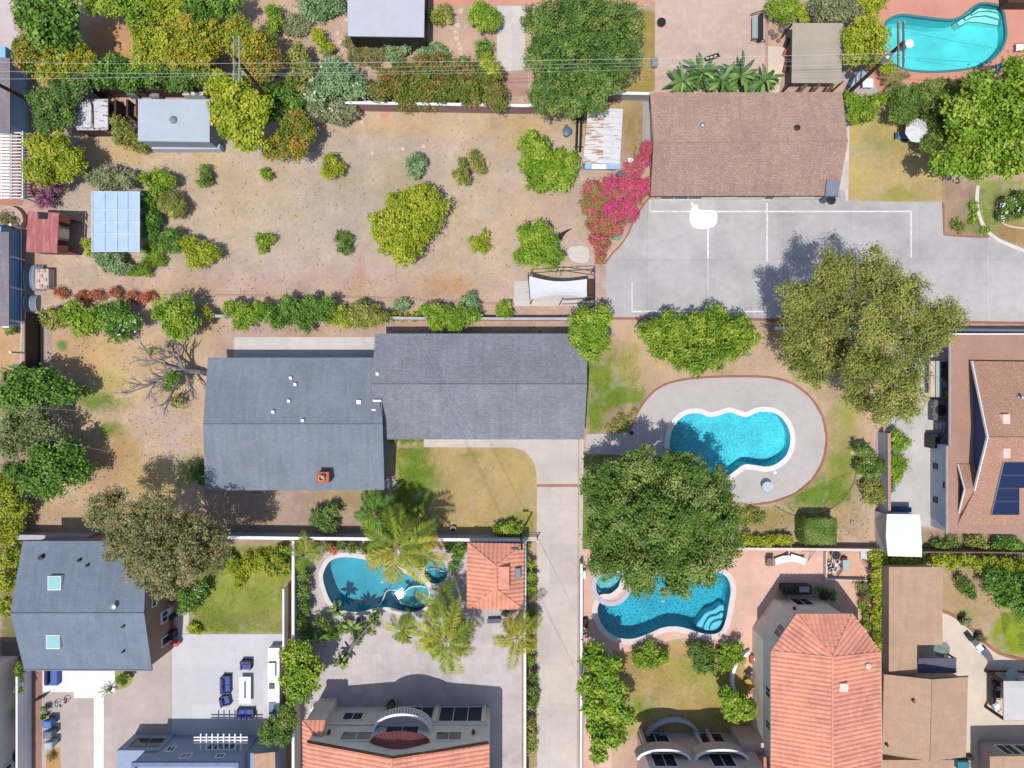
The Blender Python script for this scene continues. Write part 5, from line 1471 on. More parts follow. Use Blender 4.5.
def leaf_mesh(name, pos, nrm, tan, size, aspect, tint, mat, parent, origin=None, fold=.18):
    """One mesh of separate folded leaves at pos."""
    n = len(pos)
    bi = np.cross(nrm, tan)
    L = size[:, None] * .5; Wd = L * aspect
    up = nrm * (size * fold)[:, None]
    V = np.empty((n, 4, 3))
    V[:, 0] = pos - tan * L; V[:, 1] = pos + bi * Wd + up * .6; V[:, 2] = pos + tan * L - up * .3; V[:, 3] = pos - bi * Wd + up * .6
    org = np.array(WL[parent.name] if parent is not None else origin)
    V = V.reshape(-1, 3) - org
    me = bpy.data.meshes.new(name)
    me.vertices.add(4 * n); me.vertices.foreach_set('co', V.astype(np.float32).ravel())
    me.loops.add(4 * n); me.loops.foreach_set('vertex_index', np.arange(4 * n, dtype=np.int32))
    me.polygons.add(n); me.polygons.foreach_set('loop_start', np.arange(0, 4 * n, 4, dtype=np.int32))
    a = me.attributes.new('tint', 'FLOAT', 'POINT'); a.data.foreach_set('value', np.repeat(tint, 4).astype(np.float32))
    me.update(calc_edges=True); me.materials.append(mat)
    return link_mesh(name, me, parent, Vector(org))


def crown_points(lobes, tuft, leaf, dens, rng, sub=12, jag=.12):
    """Tuft centres spread over a heap of sub-lobes; returns positions, outward normals and tint."""
    sph = []
    for (x, y, z, rx, rz) in lobes:
        z = max(z + rng.uniform(-.25, .2) * rz, rz * .5); rx *= .95
        sph.append((x, y, z, rx * .66, rz * .66, rng.random()))
        for _ in range(sub):
            a = rng.random() * 2 * PI; u = rng.uniform(-.25, 1)
            s = math.sqrt(max(0, 1 - u * u)); q = rng.uniform(.26, .44)
            d = 1 - q * rng.uniform(.55, .95)
            sph.append((x + rx * d * s * math.cos(a), y + rx * d * s * math.sin(a), z + rz * d * u, rx * q, max(rz * q, .5 * rx * q), rng.random()))
    pos, nor, tin = [], [], []
    SP = np.array(sph)
    for k, (x, y, z, rx, rz, tt) in enumerate(sph):
        n = max(4, int(dens * 4 * PI * rx * rx * .55 / (tuft * tuft)))
        d = rng.normal(size=(n, 3)); d = unit(d)
        d = d[d[:, 2] > -.4]
        r = rng.uniform(1 - jag * 1.6, 1 + jag, len(d))[:, None]
        p = np.array([x, y, z]) + d * np.array([rx, rx, rz]) * r
        # drop tufts that are deep inside another sphere
        keep = np.ones(len(p), bool)
        for j in range(len(SP)):
            if j == k: continue
            e = (p - SP[j, :3]) / np.array([SP[j, 3], SP[j, 3], SP[j, 4]])
            keep &= (e * e).sum(1) > .58
        p = p[keep]; d = d[keep]
        pos.append(p); nor.append(d); tin.append(np.full(len(p), tt))
    return np.concatenate(pos), np.concatenate(nor), np.concatenate(tin)


def foliage(name, lobes, mat, parent, tuft=.42, leaf=.26, dens=1.0, per=8, aspect=.55, seed=1, sub=10, hang=.0, spread=.5, jag=.12, zmin=.05, tvar=.5):
    rng = np.random.default_rng(seed)
    per = int(per * 2.6); aspect = min(.8, aspect * 1.35); leaf *= .82
    P, D, T = crown_points(lobes, tuft, leaf, dens * 1.15, rng, sub, jag)
    n = len(P)
    tt = np.clip(.5 + (T - .5) * .7 + rng.normal(0, .2, n), 0, 1)
    P = np.repeat(P, per, 0); D = np.repeat(D, per, 0); tt = np.repeat(tt, per)
    m = len(P)
    P = P + rng.normal(size=(m, 3)) * tuft * spread * np.array([1, 1, .8])
    N_ = unit(D * .55 + rng.normal(size=(m, 3)) * .5 + np.array([0, 0, .55]))
    T_ = rng.normal(size=(m, 3)) * .8 + D * .8 + np.array([0, 0, -hang])
    T_ = unit(T_ - N_ * (T_ * N_).sum(1)[:, None])
    sz = leaf * rng.uniform(.6, 1.35, m)
    tint = np.clip(tt * .86 + rng.random(m) * .14, 0, 1)
    # shaded inner leaves that fill the crown
    for (x, y, z, rx, rz) in lobes:
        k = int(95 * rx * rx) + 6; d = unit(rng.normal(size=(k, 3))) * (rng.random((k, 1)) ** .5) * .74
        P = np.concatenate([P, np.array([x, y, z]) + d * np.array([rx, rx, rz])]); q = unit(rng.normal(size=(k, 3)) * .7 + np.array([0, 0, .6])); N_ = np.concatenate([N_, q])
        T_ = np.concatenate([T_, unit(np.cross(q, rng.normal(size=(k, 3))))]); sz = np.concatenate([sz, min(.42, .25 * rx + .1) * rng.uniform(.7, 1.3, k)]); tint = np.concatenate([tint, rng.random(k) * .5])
    ok = P[:, 2] > zmin
    return leaf_mesh(name, P[ok], N_[ok], T_[ok], sz[ok], aspect, tint[ok], mat, parent)


_seed = [100]


def plant(label, lobes, zt, pal, name='shrub', cat='shrub', group=None, tuft=None, leaf=None, dens=1.0, per=8, aspect=.55, flower=None, hang=0.0, jag=.12, sub=10, trunk=None, squash=1.0, spread=.5):
    """lobes: (px, py, r px) as seen in the photo; zt: height of the top in metres."""
    _seed[0] += 1
    rng = np.random.default_rng(_seed[0])
    tree = name in ('tree', 'olive_tree', 'oak_tree')
    L = []
    for lb in lobes:
        px, py, r = lb[:3]; zz = lb[3] if len(lb) > 3 else zt
        zc = zz * .62
        rm = r * S * (H - zc) / H
        rz = min(rm * .85 * squash, zz * .6)
        zc = zz - rz
        c = W(px, py, zc)
        L.append((c.x, c.y, zc, rm, rz))
    cx = np.average([l[0] for l in L], weights=[l[3] for l in L]); cy = np.average([l[1] for l in L], weights=[l[3] for l in L])
    t = thing(name, label, cat, (cx, cy, 0), group)
    big = max(l[3] for l in L)
    tuft = tuft or (.24 if big < 1.2 else .32 if big < 2.2 else .42)
    leaf = leaf or (.17 if big < 1.2 else .21 if big < 2.2 else .25)
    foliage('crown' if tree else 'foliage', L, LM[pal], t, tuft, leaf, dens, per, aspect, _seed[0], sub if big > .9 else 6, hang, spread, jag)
    # trunk and limbs
    mb = MB()
    r0 = max(.03, big * (.055 if tree else .035))
    if tree:
        top = Vector((cx, cy, zt * .45)); mb.tube([(cx, cy, 0), (cx + .1, cy, zt * .2), top], r0 * 1.25, r0 * .8, 8)
        for l in L:
            e = Vector((l[0], l[1], l[2] + l[4] * .3)); m_ = top.lerp(e, .5) + Vector((0, 0, -.3))
            mb.tube([top - Vector((0, 0, .3)), m_, e], r0 * .6, r0 * .15, 6)
            for _ in range(5):
                a = rng.random() * 2 * PI; q = Vector((l[0] + l[3] * .75 * math.cos(a), l[1] + l[3] * .75 * math.sin(a), l[2] + l[4] * .2 * rng.random()))
                mb.tube([m_.lerp(e, .3), m_.lerp(q, .6), q], r0 * .28, r0 * .08, 5)
    else:
        for l in L:
            for _ in range(3):
                a = rng.random() * 2 * PI
                b0 = (l[0], l[1]) if name == 'hedge' else (cx, cy)
                mb.tube([(b0[0] + .05 * math.cos(a), b0[1] + .05 * math.sin(a), 0), (l[0] + l[3] * .5 * math.cos(a), l[1] + l[3] * .5 * math.sin(a), max(.1, l[2]))], r0, r0 * .4, 5)
    mb.build('trunk' if tree else 'stem', M['bark'], t)
    if flower:
        pal2, frac, fl = flower
        rng2 = np.random.default_rng(_seed[0] + 500)
        P, D, T = crown_points(L, tuft, leaf, dens, rng2, sub, jag)
        k = rng2.random(len(P)) < frac
        P, D = P[k] + D[k] * .12, D[k]
        P = np.repeat(P, 4, 0) + rng2.normal(size=(len(P) * 4, 3)) * fl * .5; D = np.repeat(D, 4, 0)
        N_ = unit(D + np.array([0, 0, .8]) + rng2.normal(size=P.shape) * .3); T_ = unit(np.cross(N_, rng2.normal(size=P.shape)))
        leaf_mesh('blossom', P, N_, T_, np.full(len(P), fl), .9, rng2.random(len(P)), LM[pal2], t)
    return t


def frond_mesh(base, az, length, rise, droop, nleaf, leaflen, rng, seg=12, vshape=.35):
    """Points of a pinnate frond: returns leaf arrays and the rachis points."""
    pts = []
    d = Vector((math.cos(az), math.sin(az), 0))
    for i in range(seg + 1):
        s = i / seg
        pts.append(Vector(base) + d * length * (s - .12 * s * s) + Vector((0, 0, rise * s - droop * s * s)))
    P, N_, T_, SZ = [], [], [], []
    for k in range(nleaf):
        s = .12 + .88 * k / nleaf
        i = min(seg - 1, int(s * seg)); p = pts[i].lerp(pts[i + 1], s * seg - i)
        ax = (pts[i + 1] - pts[i]).normalized(); side = ax.cross(Vector((0, 0, 1))).normalized()
        ll = leaflen * math.sin(PI * min(.97, .12 + .8 * s)) ** .6 * rng.uniform(.8, 1.1)
        for sg in (-1, 1):
            t = (side * sg * .8 + ax * .55 + Vector((0, 0, vshape - .5 * s + rng.normal() * .3))).normalized()
            n = t.cross(ax) * sg; n.normalize()
            P.append(p + t * ll * .5); N_.append(n if n.z > 0 else -n); T_.append(t); SZ.append(ll)
    return np.array(P), np.array(N_), np.array(T_), np.array(SZ), pts


def palm(label, px, py, z, nf, length, pal, group=None, droop=None, name='palm_tree', cat='palm', leaflen=.7, az=None, trunk_r=.14, spread=None, seed=None, aspect=.085, rise=None, pal2=None, nleaf=44):
    _seed[0] += 1
    rng = np.random.default_rng(seed or _seed[0])
    c = W(px, py, z)
    t = thing(name, label, cat, (c.x, c.y, 0), group)
    mb = MB(); mb.tube([(c.x, c.y, 0), (c.x, c.y, z * .5), (c.x, c.y, z)], trunk_r * 1.3, trunk_r, 8); mb.build('trunk', M['bark'], t)
    azs = az if az is not None else [2 * PI * (k / nf) * 1.0 + rng.uniform(-.2, .2) for k in range(nf)]
    for k, a in enumerate(azs):
        a += rng.uniform(-.35, .35)
        ln = length * rng.uniform(.6, 1.15); dr = (droop if droop is not None else length * .55) * rng.uniform(.6, 1.2); rs = (rise if rise is not None else length * .3) * rng.uniform(.3, 1.3)
        P, N_, T_, SZ, pts = frond_mesh((c.x, c.y, z), a, ln, rs, dr, nleaf, leaflen, rng)
        tb = rng.random()
        o = leaf_mesh('frond', P, N_, T_, SZ, aspect, np.clip(tb * .6 + .4 * rng.random(len(P)), 0, 1), LM[pal2 if (pal2 and rng.random() < .25) else pal], t, fold=.05)
        r = MB(); r.tube(pts, .035, .012, 4); r.build('rachis', plain('palm_rachis', C(150, 150, 70)), o)
    return t


def big_leaf_plant(label, px, py, z, n, ll, pal, name='banana_plant', cat='banana plant', group=None, width=.28, rise=.6, droop=.7, seed=None, azs=None):
    """A clump of broad paddle leaves, each leaf a part."""
    _seed[0] += 1
    rng = np.random.default_rng(seed or _seed[0])
    c = W(px, py, z)
    t = thing(name, label, cat, (c.x, c.y, 0), group)
    mb = MB(); mb.tube([(c.x, c.y, 0), (c.x, c.y, z)], .12, .08, 8); mb.build('stem', M['bark'], t)
    for k in range(n):
        a = azs[k] if azs else 2 * PI * k / n + rng.uniform(-.7, .7); L_ = ll * rng.uniform(.45, 1.2)
        d = Vector((math.cos(a), math.sin(a), 0)); sd = Vector((-d.y, d.x, 0))
        seg = 9; Ls, Cs, Rs = [], [], []; zj = rng.uniform(0, .5) * z
        rs, dr = rise * rng.uniform(.1, 2.0) * L_, droop * rng.uniform(.5, 1.5) * L_
        for i in range(seg + 1):
            s = i / seg
            p = c + d * L_ * s + Vector((0, 0, rs * s - dr * s * s - zj))
            w = width * L_ * (math.sin(PI * min(1, s * 1.0)) ** .7 if 0 < s < 1 else .0) + .01
            tw = rng.normal() * .03
            Cs.append(p); Ls.append(p + sd * w + Vector((0, 0, .12 * w + tw))); Rs.append(p - sd * w + Vector((0, 0, .12 * w - tw)))
        mb = MB()
        for i in range(seg):
            mb.face([Cs[i], Cs[i + 1], Ls[i + 1], Ls[i]]); mb.face([Rs[i], Rs[i + 1], Cs[i + 1], Cs[i]])
        o = mb.build('leaf', LM[pal], t)
        at = o.data.attributes.new('tint', 'FLOAT', 'POINT'); at.data.foreach_set('value', np.full(len(mb.v), rng.random(), dtype=np.float32))
    return t


TR = 'trees of the upper gardens'; YS = 'young shrubs in the bare yard'; HR = 'hedge bushes along the grey boundary wall'
# --- top left
plant('dark green large leafed tree beside the pale driveway in the upper left corner', [(40, 18, 22), (62, 14, 22), (52, 30, 22), (64, 34, 16)], 5.5, 'dark', 'tree', 'tree', TR, leaf=.34, tuft=.56, aspect=.6, per=11, spread=.4, jag=.18)
plant('orange tinged tree beside the mauve roof in the upper left', [(26, 48, 16), (40, 58, 17), (30, 62, 12)], 4, 'orange', 'tree', 'tree', TR)
plant('green tree with golden tips under the wires beside the sandy slope', [(62, 55, 20), (74, 66, 18), (52, 72, 14), (88, 58, 12)], 4.2, 'gold', 'tree', 'tree', TR)
plant('feathery bright green bush right of the dark large leafed tree', [(98, -2, 15), (116, 4, 17), (138, 4, 17), (138, 20, 11)], 4.5, 'bright', 'shrub', 'bush', TR, aspect=.25, leaf=.4, hang=.5)
plant('yellow green bush at the top edge between feathery bush and dark tree', [(168, 10, 18), (184, 18, 16), (178, 2, 16)], 4, 'lime', 'shrub', 'bush', TR)
plant('dark green tree at the top edge above the golden trees', [(205, 8, 20), (222, 4, 18), (196, 16, 12)], 4.5, 'dark', 'tree', 'tree', TR)
plant('golden green tree left of three in the row under the wires', [(152, 42, 18), (164, 50, 18), (148, 56, 14)], 4.5, 'lime', 'tree', 'tree', TR)
plant('golden yellow tree with orange tips in the middle of the row under the wires', [(190, 38, 18), (208, 40, 20), (200, 54, 18), (182, 54, 14)], 4.8, 'gold', 'tree', 'tree', TR)
plant('golden tree with an orange crown beside the pole crossarms', [(238, 34, 16), (252, 44, 14), (244, 56, 14)], 4.8, 'gold', 'tree', 'tree', TR)
plant('dark green tree in the shade of the golden row above the rusty container', [(112, 72, 16), (128, 78, 18), (148, 74, 16), (96, 78, 12)], 3.6, 'dark', 'tree', 'tree', TR)
plant('dark green tree behind the pale grey shed under the wires', [(168, 74, 15), (186, 78, 15), (204, 72, 13)], 3.8, 'oak', 'tree', 'tree', TR)
plant('lime green tree crowding the right end of the pale grey shed', [(222, 88, 15), (236, 98, 20), (238, 122, 20), (250, 138, 14), (256, 108, 16), (226, 112, 14)], 5.2, 'lime', 'tree', 'tree', TR, leaf=.3)
plant('orange and green tree right of the lime green tree', [(292, 126, 16), (304, 132, 14), (284, 146, 15), (270, 150, 10), (298, 148, 10)], 3.6, 'orange', 'tree', 'tree', TR)
plant('dark green undergrowth bush between the lime green tree and the orange tree', [(280, 96, 16), (292, 104, 12), (272, 112, 12)], 3, 'dark', 'shrub', 'bush', TR)
plant('gold and orange bush left of the white flowering shrub', [(264, 48, 16), (270, 66, 14), (256, 72, 12)], 4.2, 'orange', 'tree', 'tree', TR)
plant('olive green bush under the wires beside the white flowering shrub', [(298, 58, 14), (304, 70, 12), (296, 80, 11)], 3, 'olive', 'shrub', 'bush', TR)
plant('blue green shrub covered in white flowers under the wires', [(334, 72, 16), (348, 84, 16), (326, 84, 16), (318, 94, 12), (360, 88, 9)], 3, 'blue', 'shrub', 'shrub', TR, flower=('cream', .12, .16))
plant('spiky grey green shrub below the white flowering shrub', [(320, 112, 12), (338, 112, 13), (350, 112, 8), (312, 104, 9)], 1.8, 'grey', 'shrub', 'shrub', TR, aspect=.2, leaf=.4, flower=('cream', .06, .12))
plant('clipped blue grey mound bush at the top edge left of the grey roof', [(312, 4, 15), (330, 4, 16), (322, 10, 14)], 1.5, 'blue', 'shrub', 'bush', TR)
plant('small bright green shrub on the top left path', [(274, 14, 8), (275, 24, 9), (272, 30, 6)], 1.6, 'bright', 'shrub', 'shrub', TR)
plant('dry grey shrub beside the curved stepping stones', [(296, 26, 12), (304, 22, 8)], .9, 'grey', 'shrub', 'shrub', TR)
plant('narrow lime shrub on the slope below the clipped mound', [(318, 34, 6), (322, 42, 6), (328, 50, 7)], 1.4, 'lime', 'shrub', 'shrub', TR)
plant('low brown green ground cover bed below the light grey roof', [(352, 44, 10), (368, 50, 13), (382, 52, 12), (372, 60, 10), (358, 56, 10)], .7, 'brown', 'shrub', 'ground cover', TR, tuft=.22, leaf=.14)
plant('pale green leafy shrub below the light grey roof', [(392, 50, 8), (402, 50, 9), (396, 58, 9)], 1.1, 'blue', 'shrub', 'shrub', TR)
plant('loose grey green shrub above the long reddish hedge', [(424, 54, 8), (436, 50, 9), (444, 54, 7)], .9, 'blue', 'shrub', 'shrub', TR)
plant('yellow brown tufted bush right of the light grey roof', [(440, 12, 9), (446, 16, 9), (437, 18, 8)], 1.1, 'olive', 'shrub', 'shrub', TR)
plant('round bright green bush beside the pale concrete walk', [(480, 14, 12), (488, 18, 12), (484, 22, 10)], 2.2, 'bright', 'shrub', 'bush', TR)
plant('dark green round bush below the stepping stones', [(484, 50, 10), (482, 56, 7)], 1.5, 'dark', 'shrub', 'bush', TR)
plant('long reddish green hedge under the wires above the bare yard', [(388, 84, 14), (400, 76, 16), (404, 96, 14), (420, 70, 15), (424, 90, 18), (444, 72, 17), (448, 92, 16), (466, 72, 16), (470, 92, 16), (488, 78, 15), (492, 96, 13), (380, 94, 10), (500, 104, 8)], 2.8, 'hedge', 'hedge', 'hedge', jag=.16)
plant('yellow green bush at the right end of the reddish hedge', [(488, 64, 9), (494, 70, 7)], 3, 'lime', 'shrub', 'bush', TR)
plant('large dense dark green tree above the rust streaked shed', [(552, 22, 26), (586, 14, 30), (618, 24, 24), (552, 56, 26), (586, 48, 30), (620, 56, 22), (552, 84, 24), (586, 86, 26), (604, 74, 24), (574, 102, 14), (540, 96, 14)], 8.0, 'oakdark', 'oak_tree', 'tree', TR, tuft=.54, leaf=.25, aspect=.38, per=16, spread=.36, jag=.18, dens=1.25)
# --- bare yard
plant('dark green dense tree left of the rusty container', [(46, 104, 16), (60, 110, 18), (52, 122, 15), (66, 92, 16), (78, 86, 12)], 4.2, 'oakdark', 'tree', 'tree', TR, leaf=.2)
plant('yellow green tree above the magenta shrub', [(42, 152, 16), (58, 160, 20), (72, 164, 16), (48, 174, 15), (60, 146, 14), (34, 170, 10)], 4, 'lime', 'tree', 'tree', TR)
plant('grey green shrub above the greenhouse', [(98, 176, 11), (112, 178, 13), (124, 180, 11), (106, 186, 9)], 2, 'grey', 'shrub', 'shrub', YS)
plant('leafy shrub between the rusty container and the pale grey shed', [(116, 124, 9), (126, 132, 11), (138, 142, 9), (122, 140, 8)], 1.8, 'olive', 'shrub', 'shrub', YS)
plant('magenta leafed shrub at the fence above the red playhouse', [(36, 190, 9), (48, 192, 10), (44, 202, 8), (58, 188, 7)], 1.8, 'magenta', 'shrub', 'shrub', YS, aspect=.3)
plant('bright green round shrub above the greenhouse corner', [(148, 180, 8), (158, 178, 10), (168, 182, 9), (156, 190, 9)], 1.8, 'bright', 'shrub', 'shrub', YS)
plant('dull olive ball shrub right of the greenhouse', [(174, 207, 14), (168, 202, 10), (180, 210, 9)], 1.9, 'olive', 'shrub', 'shrub', YS, leaf=.12, tuft=.2)
plant('dark green climbing bush on the right side of the greenhouse', [(148, 204, 9), (150, 218, 10), (150, 232, 9), (146, 196, 7)], 1.8, 'dark', 'shrub', 'shrub', YS)
plant('dark green rounded bush beside the feathery bright patch', [(166, 242, 11), (174, 238, 10), (178, 246, 8)], 1.9, 'dark', 'shrub', 'shrub', YS, leaf=.14)
plant('feathery bright green patch curling round the greenhouse corner', [(148, 254, 9), (156, 246, 8), (158, 260, 9), (146, 268, 9), (134, 270, 8)], 1.1, 'bright', 'shrub', 'shrub', YS, aspect=.2, leaf=.2, tuft=.2)
plant('blue green leafy bush below the greenhouse', [(102, 258, 9), (112, 264, 10), (124, 268, 10), (118, 258, 9), (96, 252, 6)], 1.4, 'blue', 'shrub', 'shrub', YS)
plant('thin lime sprigs at the left foot of the greenhouse', [(88, 244, 5), (91, 252, 5)], .9, 'lime', 'shrub', 'shrub', YS)
plant('yellow green citrus bush with a dark shadow right of the greenhouse bushes', [(190, 248, 11), (202, 252, 12), (196, 260, 9), (210, 254, 9)], 2, 'lime', 'shrub', 'shrub', YS)
plant('sparse upright shrub in a dry grass ring below the pale grey shed', [(205, 172, 7), (208, 180, 7), (203, 182, 6)], 1.1, 'oak', 'shrub', 'shrub', YS, dens=.7)
plant('tiny green shrub right of the sparse upright shrub', [(266, 173, 5), (270, 177, 4)], .7, 'bright', 'shrub', 'shrub', YS, dens=.7)
plant('leaning lime green shrub below the orange tree', [(330, 160, 8), (336, 168, 9), (328, 174, 7)], 1.5, 'lime', 'shrub', 'shrub', YS)
plant('blue green rounded shrub in the upper middle of the bare yard', [(412, 164, 9), (420, 162, 9), (416, 172, 8)], 1.3, 'blue', 'shrub', 'shrub', YS, dens=.9)
plant('open branched olive shrub in the upper right of the bare yard', [(462, 166, 7), (474, 158, 7), (480, 168, 8), (466, 180, 7), (458, 176, 6)], 1.5, 'olive', 'shrub', 'shrub', YS, dens=.6)
plant('big round lime green bush in the middle of the bare yard', [(386, 222, 18), (404, 206, 18), (424, 202, 18), (436, 210, 13), (396, 240, 19), (412, 236, 18), (406, 254, 13), (424, 224, 17)], 3.2, 'lime', 'shrub', 'bush', leaf=.22)
plant('small green shrub with a broken side left of the big lime bush', [(340, 236, 6), (346, 240, 6), (347, 250, 6), (342, 248, 5)], 1.1, 'oak', 'shrub', 'shrub', YS)
plant('low bright shrub in the lower left of the bare yard', [(262, 240, 8), (270, 240, 7), (264, 248, 6)], .9, 'bright', 'shrub', 'shrub', YS, dens=.7)
plant('sparse yellow shrub right of the big lime bush', [(478, 246, 7), (484, 236, 6), (484, 248, 6), (474, 242, 5)], 1.0, 'lime', 'shrub', 'shrub', YS, dens=.6)
plant('vivid green spreading bush left of the rust streaked shed', [(530, 142, 10), (540, 152, 14), (550, 164, 18), (568, 168, 14), (560, 178, 14), (536, 176, 14), (528, 166, 11), (546, 186, 9)], 2.4, 'bright', 'shrub', 'bush', leaf=.24)
plant('bright round citrus bush above the white shade sail', [(530, 238, 13), (544, 240, 13), (538, 252, 15), (526, 256, 12), (550, 256, 12), (540, 230, 9)], 2.5, 'bright', 'shrub', 'bush', leaf=.22)
t = plant('bougainvillea with green left edge and bright magenta upper branch beside the court', [(634, 170, 10, 2.6), (642, 160, 8, 2.8), (646, 150, 7, 2.6), (630, 186, 13, 2.4), (642, 190, 11, 2.4), (620, 196, 14, 2.4), (612, 210, 14, 2.2), (626, 210, 13, 2.2), (650, 186, 8, 2.4), (610, 190, 12, 2.0)], 2.4, 'bougain', 'bougainvillea', 'bougainvillea', tuft=.3, leaf=.2, jag=.18)
plant('red and green lower bougainvillea tapering to the brick end beside the court', [(594, 190, 12), (592, 206, 12), (596, 222, 13), (606, 226, 12), (600, 240, 10), (600, 252, 7), (599, 260, 4), (614, 228, 8), (604, 196, 10)], 1.9, 'bougred', 'bougainvillea', 'bougainvillea', tuft=.28, leaf=.19, jag=.16)
# --- hedge row along the boundary wall
plant('pale flowered bush at the left end of the hedge row', [(50, 314, 8), (58, 322, 9), (66, 316, 8), (46, 322, 6)], 1.7, 'olive', 'shrub', 'bush', HR, flower=('cream', .05, .12))
plant('bright green hedge bush with darker middle left of the white flowered one', [(76, 314, 12), (90, 322, 14), (100, 318, 12), (84, 326, 11)], 2.2, 'bright', 'shrub', 'bush', HR)
plant('hedge bush dotted with white flowers left of the round tree', [(112, 314, 12), (124, 320, 14), (118, 330, 12), (136, 322, 9), (122, 310, 9)], 2.3, 'dark', 'shrub', 'bush', HR, flower=('cream', .14, .14))
plant('bright green round tree above the bare branched tree', [(166, 312, 13), (182, 310, 15), (174, 324, 15), (190, 322, 12), (180, 332, 10)], 3.4, 'bright', 'tree', 'tree', HR)
plant('lime sprig bush at the wall right of the round tree', [(205, 311, 5), (210, 316, 4)], 1.4, 'lime', 'shrub', 'bush', HR)
plant('bright bush at the left start of the dense hedge stretch', [(236, 310, 11), (248, 314, 13), (258, 312, 9), (242, 322, 8)], 2.3, 'bright', 'shrub', 'bush', HR)
plant('deep green hedge bush with an upright tip second in the dense stretch', [(270, 312, 11), (282, 314, 13), (288, 302, 7), (278, 322, 8)], 2.3, 'dark', 'shrub', 'bush', HR)
plant('deep green wide hedge bush in the middle of the dense stretch', [(300, 312, 12), (312, 308, 13), (322, 312, 12), (304, 322, 9), (328, 304, 7)], 2.4, 'dark', 'shrub', 'bush', HR)
plant('lime yellow bush in the hedge row between two green bushes', [(338, 314, 9), (346, 318, 8), (334, 320, 7)], 1.6, 'lime', 'shrub', 'bush', HR)
plant('olive green hedge bush below the orange leaf litter', [(356, 312, 10), (368, 312, 12), (376, 318, 9), (362, 322, 8), (384, 318, 6)], 1.9, 'olive', 'shrub', 'bush', HR)
plant('small grey green shrub standing above the hedge row gap', [(400, 306, 7), (405, 304, 6)], 1.2, 'blue', 'shrub', 'bush', HR)
plant('thin low lime hedge strip in the gap of the row', [(394, 316, 5), (404, 317, 5), (414, 317, 5)], .7, 'lime', 'shrub', 'bush', HR)
plant('bright wide hedge bush above the grey house ridge', [(430, 312, 10), (442, 318, 13), (456, 322, 10), (462, 314, 11), (472, 316, 8), (436, 324, 8)], 2.1, 'bright', 'shrub', 'bush', HR)
plant('blue green shrub with dark shadow at the end of the hedge row', [(468, 300, 8), (474, 306, 6)], 1.5, 'blue', 'shrub', 'bush', HR)
plant('round bright shrub alone before the white shade sail', [(504, 306, 7), (506, 314, 6), (500, 312, 5)], 1.4, 'bright', 'shrub', 'bush', HR)
for px, py, lab in ((60, 293, 'leftmost red flower clump by the pale flowered bush'), (82, 297, 'red flower clump second from the left above the hedge row'), (96, 296, 'pinkish red flower clump in the middle of the flower row'), (116, 293, 'tallest red flower clump of the flower row'), (133, 297, 'small red flower clump beside the tallest one'), (148, 297, 'red flower clump at the right end of the flower row')):
    plant(lab, [(px - 3, py, 4), (px + 4, py + 1, 4), (px, py - 2, 3)], .7, 'redflower', 'flower_clump', 'flowers', 'red flower clumps above the hedge row', aspect=.2, leaf=.24, dens=.4)
# --- middle
plant('bright green upright tree at the right end of the grey house', [(582, 322, 14), (596, 320, 15), (590, 336, 17), (580, 338, 12), (600, 342, 12), (592, 352, 12)], 4, 'bright', 'tree', 'tree', leaf=.22)
plant('wide feathery green tree below the sports court', [(652, 334, 16), (672, 328, 16), (692, 326, 18), (712, 324, 18), (734, 332, 18), (662, 348, 15), (686, 348, 20), (708, 352, 18), (734, 346, 15), (696, 364, 12), (748, 338, 9)], 3.6, 'bright', 'tree', 'tree', aspect=.2, leaf=.42, hang=.4, tuft=.36)
plant('huge spreading olive coloured tree over the corner of the sports court', [(800, 300, 22, 10), (836, 276, 24, 11), (872, 280, 26, 11), (904, 296, 24, 11), (936, 318, 24, 10), (806, 330, 26, 9), (838, 314, 26, 10), (880, 322, 28, 12), (918, 340, 26, 10), (800, 356, 22, 8), (832, 356, 22, 7), (868, 362, 26, 10), (900, 376, 24, 9.5), (884, 404, 20, 9), (906, 404, 15, 9), (858, 396, 14, 7), (816, 374, 13, 7)], 11, 'olive', 'olive_tree', 'tree', aspect=.25, leaf=.27, tuft=.7, hang=.3, per=24, jag=.24, spread=.36, squash=.8, dens=1.25)
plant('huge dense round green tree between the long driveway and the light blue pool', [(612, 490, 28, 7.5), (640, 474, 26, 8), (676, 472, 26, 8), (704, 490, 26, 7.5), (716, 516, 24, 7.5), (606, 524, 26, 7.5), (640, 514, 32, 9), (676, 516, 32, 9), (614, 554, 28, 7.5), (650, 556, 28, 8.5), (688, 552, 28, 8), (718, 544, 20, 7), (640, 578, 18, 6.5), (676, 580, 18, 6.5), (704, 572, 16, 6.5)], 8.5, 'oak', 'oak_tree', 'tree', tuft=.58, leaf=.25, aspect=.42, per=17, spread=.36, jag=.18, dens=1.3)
plant('dark green tree by the left edge just below the clear domed covers', [(22, 386, 19, 4.2), (46, 382, 19, 4.2), (63, 392, 14, 3.8), (34, 398, 16, 4), (10, 396, 14, 4)], 4.2, 'dark', 'tree', 'tree', leaf=.3, tuft=.56, aspect=.5, per=11, spread=.42, jag=.26)
plant('dull grey green tree between two brighter trees at the left edge', [(16, 424, 18, 4), (36, 420, 17, 4.2), (48, 434, 14, 4), (10, 446, 16, 4), (30, 444, 16, 4)], 4.2, 'grass_grey', 'tree', 'tree', leaf=.22, tuft=.5, aspect=.4, per=11, spread=.42, jag=.26)
plant('bright dark leafed tree at the left edge above the grey wall corner', [(50, 456, 18, 4.4), (70, 452, 15, 4), (60, 474, 18, 4.2), (36, 478, 17, 4), (76, 472, 13, 3.8), (22, 470, 14, 3.8), (48, 488, 11, 3.4)], 4.4, 'dark', 'tree', 'tree', leaf=.3, tuft=.56, aspect=.5, per=11, spread=.42, jag=.26)
